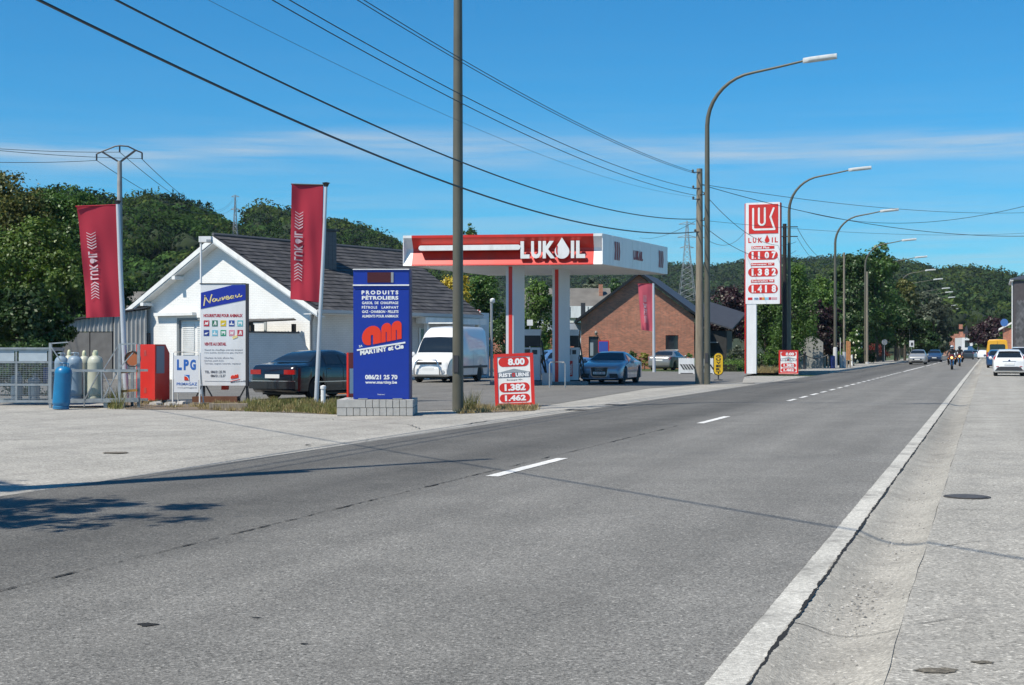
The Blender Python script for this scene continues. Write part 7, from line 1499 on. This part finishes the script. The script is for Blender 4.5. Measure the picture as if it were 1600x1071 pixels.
def rider(loc, rz, label, hm):
    t = thing('person', label, 'person', loc, rz, 'motorcycle riders')
    V = [(0, .18, .90), (0, .12, 1.08), (0, 0, 1.28), (0, -.06, 1.42), (0, -.10, 1.50),      # pelvis..neck
         (-.20, -.03, 1.40), (-.31, -.12, 1.18), (-.34, -.34, 1.03), (.20, -.03, 1.40), (.31, -.12, 1.18), (.34, -.34, 1.03),
         (-.14, .16, .88), (-.27, -.20, .82), (-.24, .06, .45), (-.25, -.08, .36), (.14, .16, .88), (.27, -.20, .82), (.24, .06, .45), (.25, -.08, .36)]
    E = [(0, 1), (1, 2), (2, 3), (3, 4), (3, 5), (5, 6), (6, 7), (3, 8), (8, 9), (9, 10), (0, 11), (11, 12), (12, 13), (13, 14), (0, 15), (15, 16), (16, 17), (17, 18)]
    R = [.16, .155, .17, .13, .065, .085, .062, .045, .085, .062, .045, .11, .082, .065, .055, .11, .082, .065, .055]
    skin_body(V, E, R, 'body', M_leather, t)
    m_ = MB(); m_.lathe([(.02, -.145), (.10, -.125), (.135, -.06), (.142, .02), (.12, .09), (.07, .135), (.01, .15)], 18, (0, -.12, 1.635)); m_.build('helmet', hm, t, smooth=70)
    m_ = MB(); n = 9; vs = []
    for i in range(n): a = math.radians(-62+124*i/(n-1)); vs += [(.148*math.sin(a), -.12-.148*math.cos(a), 1.60), (.142*math.sin(a), -.12-.142*math.cos(a), 1.675)]
    m_.add(vs, [(2*i, 2*i+2, 2*i+3, 2*i+1) for i in range(n-1)]); m_.build('visor', M_glass, t)
    for sg in (-1, 1):
        hand = MB(); c = Vector((sg*.345, -.365, 1.015)); hand.tube([c+Vector((0, .05, .01)), c, c+Vector((0, -.03, -.0))], [.04, .045, .035], 8); hand.build('glove', M_black, t, smooth=60)
        for k in range(4): f_ = MB(); x = c.x-sg*(.035-.022*k); f_.tube([(x, c.y-.02, c.z+.02), (x, c.y-.06, c.z+.005), (x, c.y-.055, c.z-.03), (x, c.y-.02, c.z-.035)], .0105, 6); f_.build('finger', M_black, t, smooth=60)
    return t
for px, yb_, lab, hm, rl in ((1487.5, 577.8, 'motorcycle with glowing headlamp, the nearer of the two riding this way', M_helmw, 'rider in black with silver helmet on the nearer motorcycle'), (1499.5, 572.5, 'motorcycle with lit headlamp, the farther of the two riding this way', M_helm, 'rider in black with dark helmet on the farther motorcycle')):
    p = G(px, yb_); rz = orient(-RD); motorcycle(p, rz, lab, M_mred); rider(p, rz, rl, hm)
# ---------------------------------------------------------------- trees, hedges, grass
def ptree(px, ytop, w_px, Z, lm, label, n=9000, leaf=None, z0=.12, depth=1.0, seed=0, trunk=None, name='tree', cat='tree', nl=9, ybase=None, **kw):
    k = Z/F; zb_ = 0 if ybase is None else H+(HY-ybase)*k; h = H+(HY-ytop)*k-zb_; w = w_px*k; leaf = leaf or 3.6*k
    L_ = auto_lobes(h, w, nl, seed, z0, depth); return tree(name, label, ((px-800)*k, Z, zb_), h, L_, n, leaf, lm, trunk or max(.08, w*.03), cat, None, seed, **kw)
LF_elder = leafmat('leaf_elder', (.055, .115, .015), (.12, .17, .03), .34, .6)
ptree(18, 262, 150, 84, LF_olive, 'tall feathery tree at the far left edge behind the bushes', 16000, .20, seed=1, z0=.1, jit=.5, clump=.32)
ptree(112, 286, 150, 86, LF_mid, 'green tree behind the first banner with twigs above its crown', 16000, .20, seed=2, z0=.1, jit=.5, clump=.32)
ptree(-60, 300, 150, 80, LF_mid, 'green tree partly cut by the left edge', 9000, .22, seed=3)
ptree(60, 335, 190, 76, LF_elder, 'large sunlit elder bush left of the first banner', 26000, .19, seed=4, z0=.02, nl=14, clump=.25)
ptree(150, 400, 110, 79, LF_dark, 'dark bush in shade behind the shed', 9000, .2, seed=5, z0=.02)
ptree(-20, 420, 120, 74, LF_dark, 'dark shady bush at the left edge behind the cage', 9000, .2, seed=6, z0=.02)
ptree(48, 440, 130, 63, LF_dark, 'dark low bush between the left edge and the shed', 9000, .2, seed=7, z0=.02)
ptree(20, 553, 150, 44.5, LF_dark, 'dark low bramble directly behind the gas bottle cage', 9000, .10, seed=17, z0=.0, name='shrub', cat='shrub', trunk=.04, nl=12)
# between house and canopy
ptree(712, 417, 62, 92, LF_yellow, 'yellow flowering laburnum behind the white house', 7000, .16, seed=8, z0=.3)
ptree(755, 425, 90, 100, LF_mid, 'green tree right of the yellow laburnum', 10000, .2, seed=9, z0=.05)
ptree(838, 436, 74, 96, LF_light, 'light green willow-like tree between the canopy columns', 11000, .17, seed=10, z0=.08, droop=.25)
ptree(733, 346, 30, 150, LF_mid, 'slender tree top showing above the canopy', 3000, .25, seed=11, z0=.5)
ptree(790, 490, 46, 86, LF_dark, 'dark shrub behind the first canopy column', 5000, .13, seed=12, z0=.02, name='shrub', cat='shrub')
ptree(925, 436, 46, 200, LF_grey, 'pale grey-green tree above the grey tiled roof', 5000, .45, seed=13, z0=.3)
ptree(962, 418, 26, 190, LF_dark, 'narrow dark conifer left of the brick house apex', 3500, .4, seed=14, z0=.1)
for px, yt, w_, Z, m_, lab, n_, yb_ in ((990, 548, 28, 103, LF_dark, 'dark round shrub between the blue coupe and the grey saloon', 4500, None), (1007, 552, 18, 101, leafmat('leaf_gold', (.18, .19, .02), (.32, .30, .05)), 'golden shrub beside the grey saloon', 3000, None), (1100, 552, 26, 96, leafmat('leaf_rose', (.12, .07, .05), (.30, .10, .12)), 'pink flowering shrub behind the striped barriers', 2500, None),
      (1149, 541, 34, 100, LF_grey, 'pale green rounded shrub left of the pylon leg', 5000, None), (1209, 545, 34, 96, LF_light, 'bright green shrub right of the pylon leg', 5000, None), (1190, 556, 34, 99, LF_mid, 'low dark green shrub just right of the pylon leg', 4000, None), (1078, 551, 18, 98, LF_light, 'small light green bush behind the left striped barrier', 2000, None)):
    ptree(px, yt, w_, Z, m_, lab, n_, .10, seed=int(px), z0=.0, name='shrub', cat='shrub', trunk=.04)
ptree(1140, 446, 110, 130, LF_purple, 'dark copper beech between the brick house and the pylon', 13000, .26, seed=20, z0=.1)
LF_birch = leafmat('leaf_birch', (.07, .145, .026), (.12, .21, .045), .4)
ptree(1238, 398, 88, 101, LF_birch, 'tall birch with hanging green foliage behind the pylon', 17000, .16, seed=21, z0=.12, droop=.5, nl=12)
ptree(1196, 450, 74, 104, LF_mid, 'lower green tree directly behind the pylon leg', 10000, .17, seed=22, z0=.1, droop=.3)
ptree(1283, 432, 66, 135, LF_light, 'light green tree left of the tall dark trees', 8000, .24, seed=23, z0=.2)
ptree(1288, 468, 70, 122, LF_purple, 'dark purple tree in front of the light green one', 9000, .24, seed=24, z0=.05)
ptree(1332, 392, 78, 158, LF_dark, 'left of the two tall dark green trees behind the lamps', 13000, .30, seed=25, z0=.08)
ptree(1370, 378, 84, 160, LF_mid, 'right and tallest of the dark green trees behind the lamps', 15000, .30, seed=26, z0=.08)
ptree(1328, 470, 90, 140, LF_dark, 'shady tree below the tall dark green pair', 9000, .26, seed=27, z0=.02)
ptree(1414, 434, 56, 178, LF_olive, 'olive yellow tree top between the two brown posts and the hill', 7000, .32, seed=28, z0=.3)
ptree(1400, 462, 92, 172, LF_dark, 'dark tree above the red hedge', 11000, .32, seed=29, z0=.02)
ptree(1458, 462, 74, 196, LF_grey, 'grey-green tree above the silver oncoming hatchback', 10000, .36, seed=30, z0=.1)
ptree(1440, 500, 70, 188, LF_dark, 'dark spreading tree over the oncoming cars', 9000, .34, seed=31, z0=.04)
ptree(1470, 492, 40, 214, LF_dark, 'last dark tree on the left side of the road', 7000, .36, seed=32, z0=.04)
ptree(1551, 494, 64, 240, LF_purple, 'round copper tree above the yellow van', 9000, .40, seed=33, z0=.1)
ptree(1529, 506, 30, 265, LF_mid, 'green tree left of the round copper tree', 4000, .45, seed=34, z0=.1)
ptree(1579, 500, 30, 230, LF_mid, 'green tree behind the brick outhouse', 4000, .42, seed=35, z0=.1)
# flowering shrub with white blossoms
fl_ = ptree(1334, 511, 28, 117, LF_light, 'shrub with cream white blossoms beside the orange box', 4500, .15, seed=36, z0=.02, name='shrub', cat='shrub', trunk=.05)
k = 117/F; pts = rng.normal(0, 1, (26, 3)); pts /= np.linalg.norm(pts, axis=1, keepdims=True); pts[:, 1] = -np.abs(pts[:, 1]); hh = H+(HY-511)*k
mbb = MB()
for p_ in pts: mbb.lathe([(.02, -.1), (.09, 0), (.02, .12)], 6, (p_[0]*.62*(1.05-.35*max(0, p_[2])), p_[1]*.6, hh*.52+p_[2]*hh*.44))
mbb.build('blossoms', mat('blossom', (.7, .68, .5), .8), fl_)
# hedges
def hedge(name, label, s0, s1, t0, t1, h, lm, n, leaf, cat='hedge'):
    c = ST((s0+s1)/2, (t0+t1)/2); t = thing(name, label, cat, c, RZ); L_ = s1-s0; W_ = abs(t1-t0)
    k_ = int(L_/1.0)+2; lobes = [(random.uniform(-.1, .1)*W_, -L_/2+L_*(i+.5)/k_, h*.5+random.uniform(-.04, .04)*h, W_*.5, L_/k_*.9, h*.52) for i in range(k_)]
    v, q = cloud(lobes, n, leaf, clump=.45, inner=.3); link('foliage', np_mesh('foliage', v, q), t, lm)
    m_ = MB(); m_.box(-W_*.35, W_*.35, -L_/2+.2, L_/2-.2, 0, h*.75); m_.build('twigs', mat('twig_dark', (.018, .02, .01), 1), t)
hedge('hedge', 'bright green clipped hedge running along the footpath past the lamps', 126, 160, -15.2, -13.0, 1.9, LF_light, 26000, .13)
hedge('hedge', 'red leaved hedge beside the two brown panels', 166, 205, -15.2, -13.2, 2.0, leafmat('leaf_red', (.10, .018, .015), (.20, .04, .03)), 14000, .16)
hedge('hedge', 'low green hedge left of the pylon at the forecourt edge', 93, 96.5, -19.8, -15.0, .62, LF_light, 5000, .09)
hedge('hedge', 'low dark green hedge behind the bollards', 112, 118, -16.5, -14.0, 1.0, LF_mid, 6000, .11)
# shade trees left of the camera (outside the picture) whose shadows reach the road
for (x, y, h, w, lab, sd) in ((-8.6, 9.7, 8.5, 3.4, 'tree standing out of view at the left whose shadow fringes the road', 41), (-10.3, 11.5, 8.5, 2.0, 'second tree out of view at the left near the road edge', 42)):
    tree('tree', lab, (x, y, 0), h, [(0, 0, h*.55, w*.16, w*.16, h*.4)]+[(w*.30*math.cos(i*2.4), w*.30*math.sin(i*2.4), h*(.35+.055*i), w*.42, w*.16, .2) for i in range(11)], 7500, .15, LF_mid, .14, 'tree', None, sd)
# grass strips
def grass(name, poly, n, h, mix, seed, dry=.5):
    r = np.random.default_rng(seed); P0 = np.array([(p.x, p.y) for p in poly]); a = r.random((n, 2)); 
    pt = (P0[0]*(1-a[:, :1])+P0[1]*a[:, :1])*(1-a[:, 1:])+(P0[3]*(1-a[:, :1])+P0[2]*a[:, :1])*a[:, 1:]
    cl = r.random((max(4, n//60), 2)); cp = (P0[0]*(1-cl[:, :1])+P0[1]*cl[:, :1])*(1-cl[:, 1:])+(P0[3]*(1-cl[:, :1])+P0[2]*cl[:, :1])*cl[:, 1:]
    k = r.integers(0, len(cp), n); m_ = r.random(n) < .7; pt[m_] = cp[k[m_]]+r.normal(0, .07, (m_.sum(), 2))
    hh = h*r.uniform(.35, 1.25, n)*np.where(m_, .6+.8*r.random(len(cp))[k], .6); th = r.uniform(0, 2*PI, n); ln = r.normal(0, .35, (n, 2))*hh[:, None]; w = .006+.004*r.random(n)
    dx = np.cos(th)*w; dy = np.sin(th)*w; z = np.zeros(n)
    v = np.stack([np.stack([pt[:, 0]-dx, pt[:, 1]-dy, z], 1), np.stack([pt[:, 0]+dx, pt[:, 1]+dy, z], 1), np.stack([pt[:, 0]+ln[:, 0]+dx*.2, pt[:, 1]+ln[:, 1]+dy*.2, hh], 1), np.stack([pt[:, 0]+ln[:, 0]-dx*.2, pt[:, 1]+ln[:, 1]-dy*.2, hh], 1)], 1).reshape(-1, 3)
    o = link(name, np_mesh(name, v, np.arange(n*4).reshape(-1, 4)), None, mix); tag(o, kind='stuff')
M_g1 = leafmat('grass_mix', (.07, .12, .02), (.32, .26, .10), .3, 2.5); M_g2 = leafmat('grass_dry', (.22, .17, .08), (.42, .33, .15), .2, 2.5)
q = [G(386, 643), G(530, 648), G(530, 627), G(386, 629)]
sheet('soil', [(p.x, p.y) for p in q], .006, M_soil); grass('grass', q, 8000, .12, M_g1, 1); grass('grass', q, 4000, .10, M_g2, 11)
q = [G(312, 641), G(386, 643), G(386, 631), G(312, 632)]; sheet('soil', [(p.x, p.y) for p in q], .0065, M_soil); grass('grass', q, 1800, .10, M_g2, 2)
q = [G(196, 640), G(312, 641), G(312, 631), G(196, 630)]; sheet('soil', [(p.x, p.y) for p in q], .006, M_soil); grass('grass', q, 500, .10, M_g2, 3)
q = [G(716, 647), G(836, 642), G(836, 635), G(716, 637)]; sheet('soil', [(p.x, p.y) for p in q], .006, M_soil); grass('grass', q, 2600, .11, M_g2, 4)
q = [G(723, 646), G(745, 644), G(742, 634), G(722, 636)]; grass('grass', q, 170, .42, M_g1, 5)
q = [G(168, 640), G(190, 640), G(188, 634), G(170, 634)]; grass('grass', q, 700, .38, M_g1, 6)
q = [ST(88, -14), ST(88, -11.6), ST(93, -11.6), ST(93, -14)]; sheet('soil', [(p.x, p.y) for p in q], .006, M_soil); grass('grass', q, 5000, .30, M_g2, 7)
sheet('garden', [(p.x, p.y) for p in [ST(92.5, -34), ST(92.5, -12.4), ST(108, -12.4), ST(112, -34)]], .006, M_lawn)
# odd debris lying under the rack and feed board
r = random.Random(8)
mb = MB(); mb.box(-.45, .45, -.1, .1, 0, .14); o = mb.build('wooden_beam', M_wood, None); o.location = G(357, 640); o.rotation_euler = (0, 0, .15); tag(o, 'short weathered beam lying in the dry grass below the feed board', 'beam')
for px, py_, lab in ((243, 633, 'pale stone under the red cabinet'), (287, 632, 'pale slab fragment left of the feed board legs'), (266, 634, 'pale flat stone between the red cabinet and the a-board')):
    m_ = MB(); m_.prism([(-.14, 0), (.15, 0), (.12, .06), (.02, .09), (-.11, .07)], -.1, .12); o = m_.build('stone', M_concrete, None); o.location = G(px, py_); o.rotation_euler = (0, 0, r.uniform(-1, 1)); tag(o, lab, 'stone')

# thin summer haze: one closed box of air round the camera and the scene
hz = MB(); hz.box(-1200, 1500, -55, 1760, -3, 150); hm = bpy.data.materials.new('haze'); hm.use_nodes = True; MATS['haze'] = hm
N, L = nodes(hm); N.remove(N['Principled BSDF']); pv = N.new('ShaderNodeVolumePrincipled'); pv.inputs['Color'].default_value = (.72, .84, 1, 1); pv.inputs['Density'].default_value = .00007; pv.inputs['Anisotropy'].default_value = .1
L.new(pv.outputs[0], N['Material Output'].inputs['Volume']); o = hz.build('haze', hm, None); tag(o, kind='stuff')
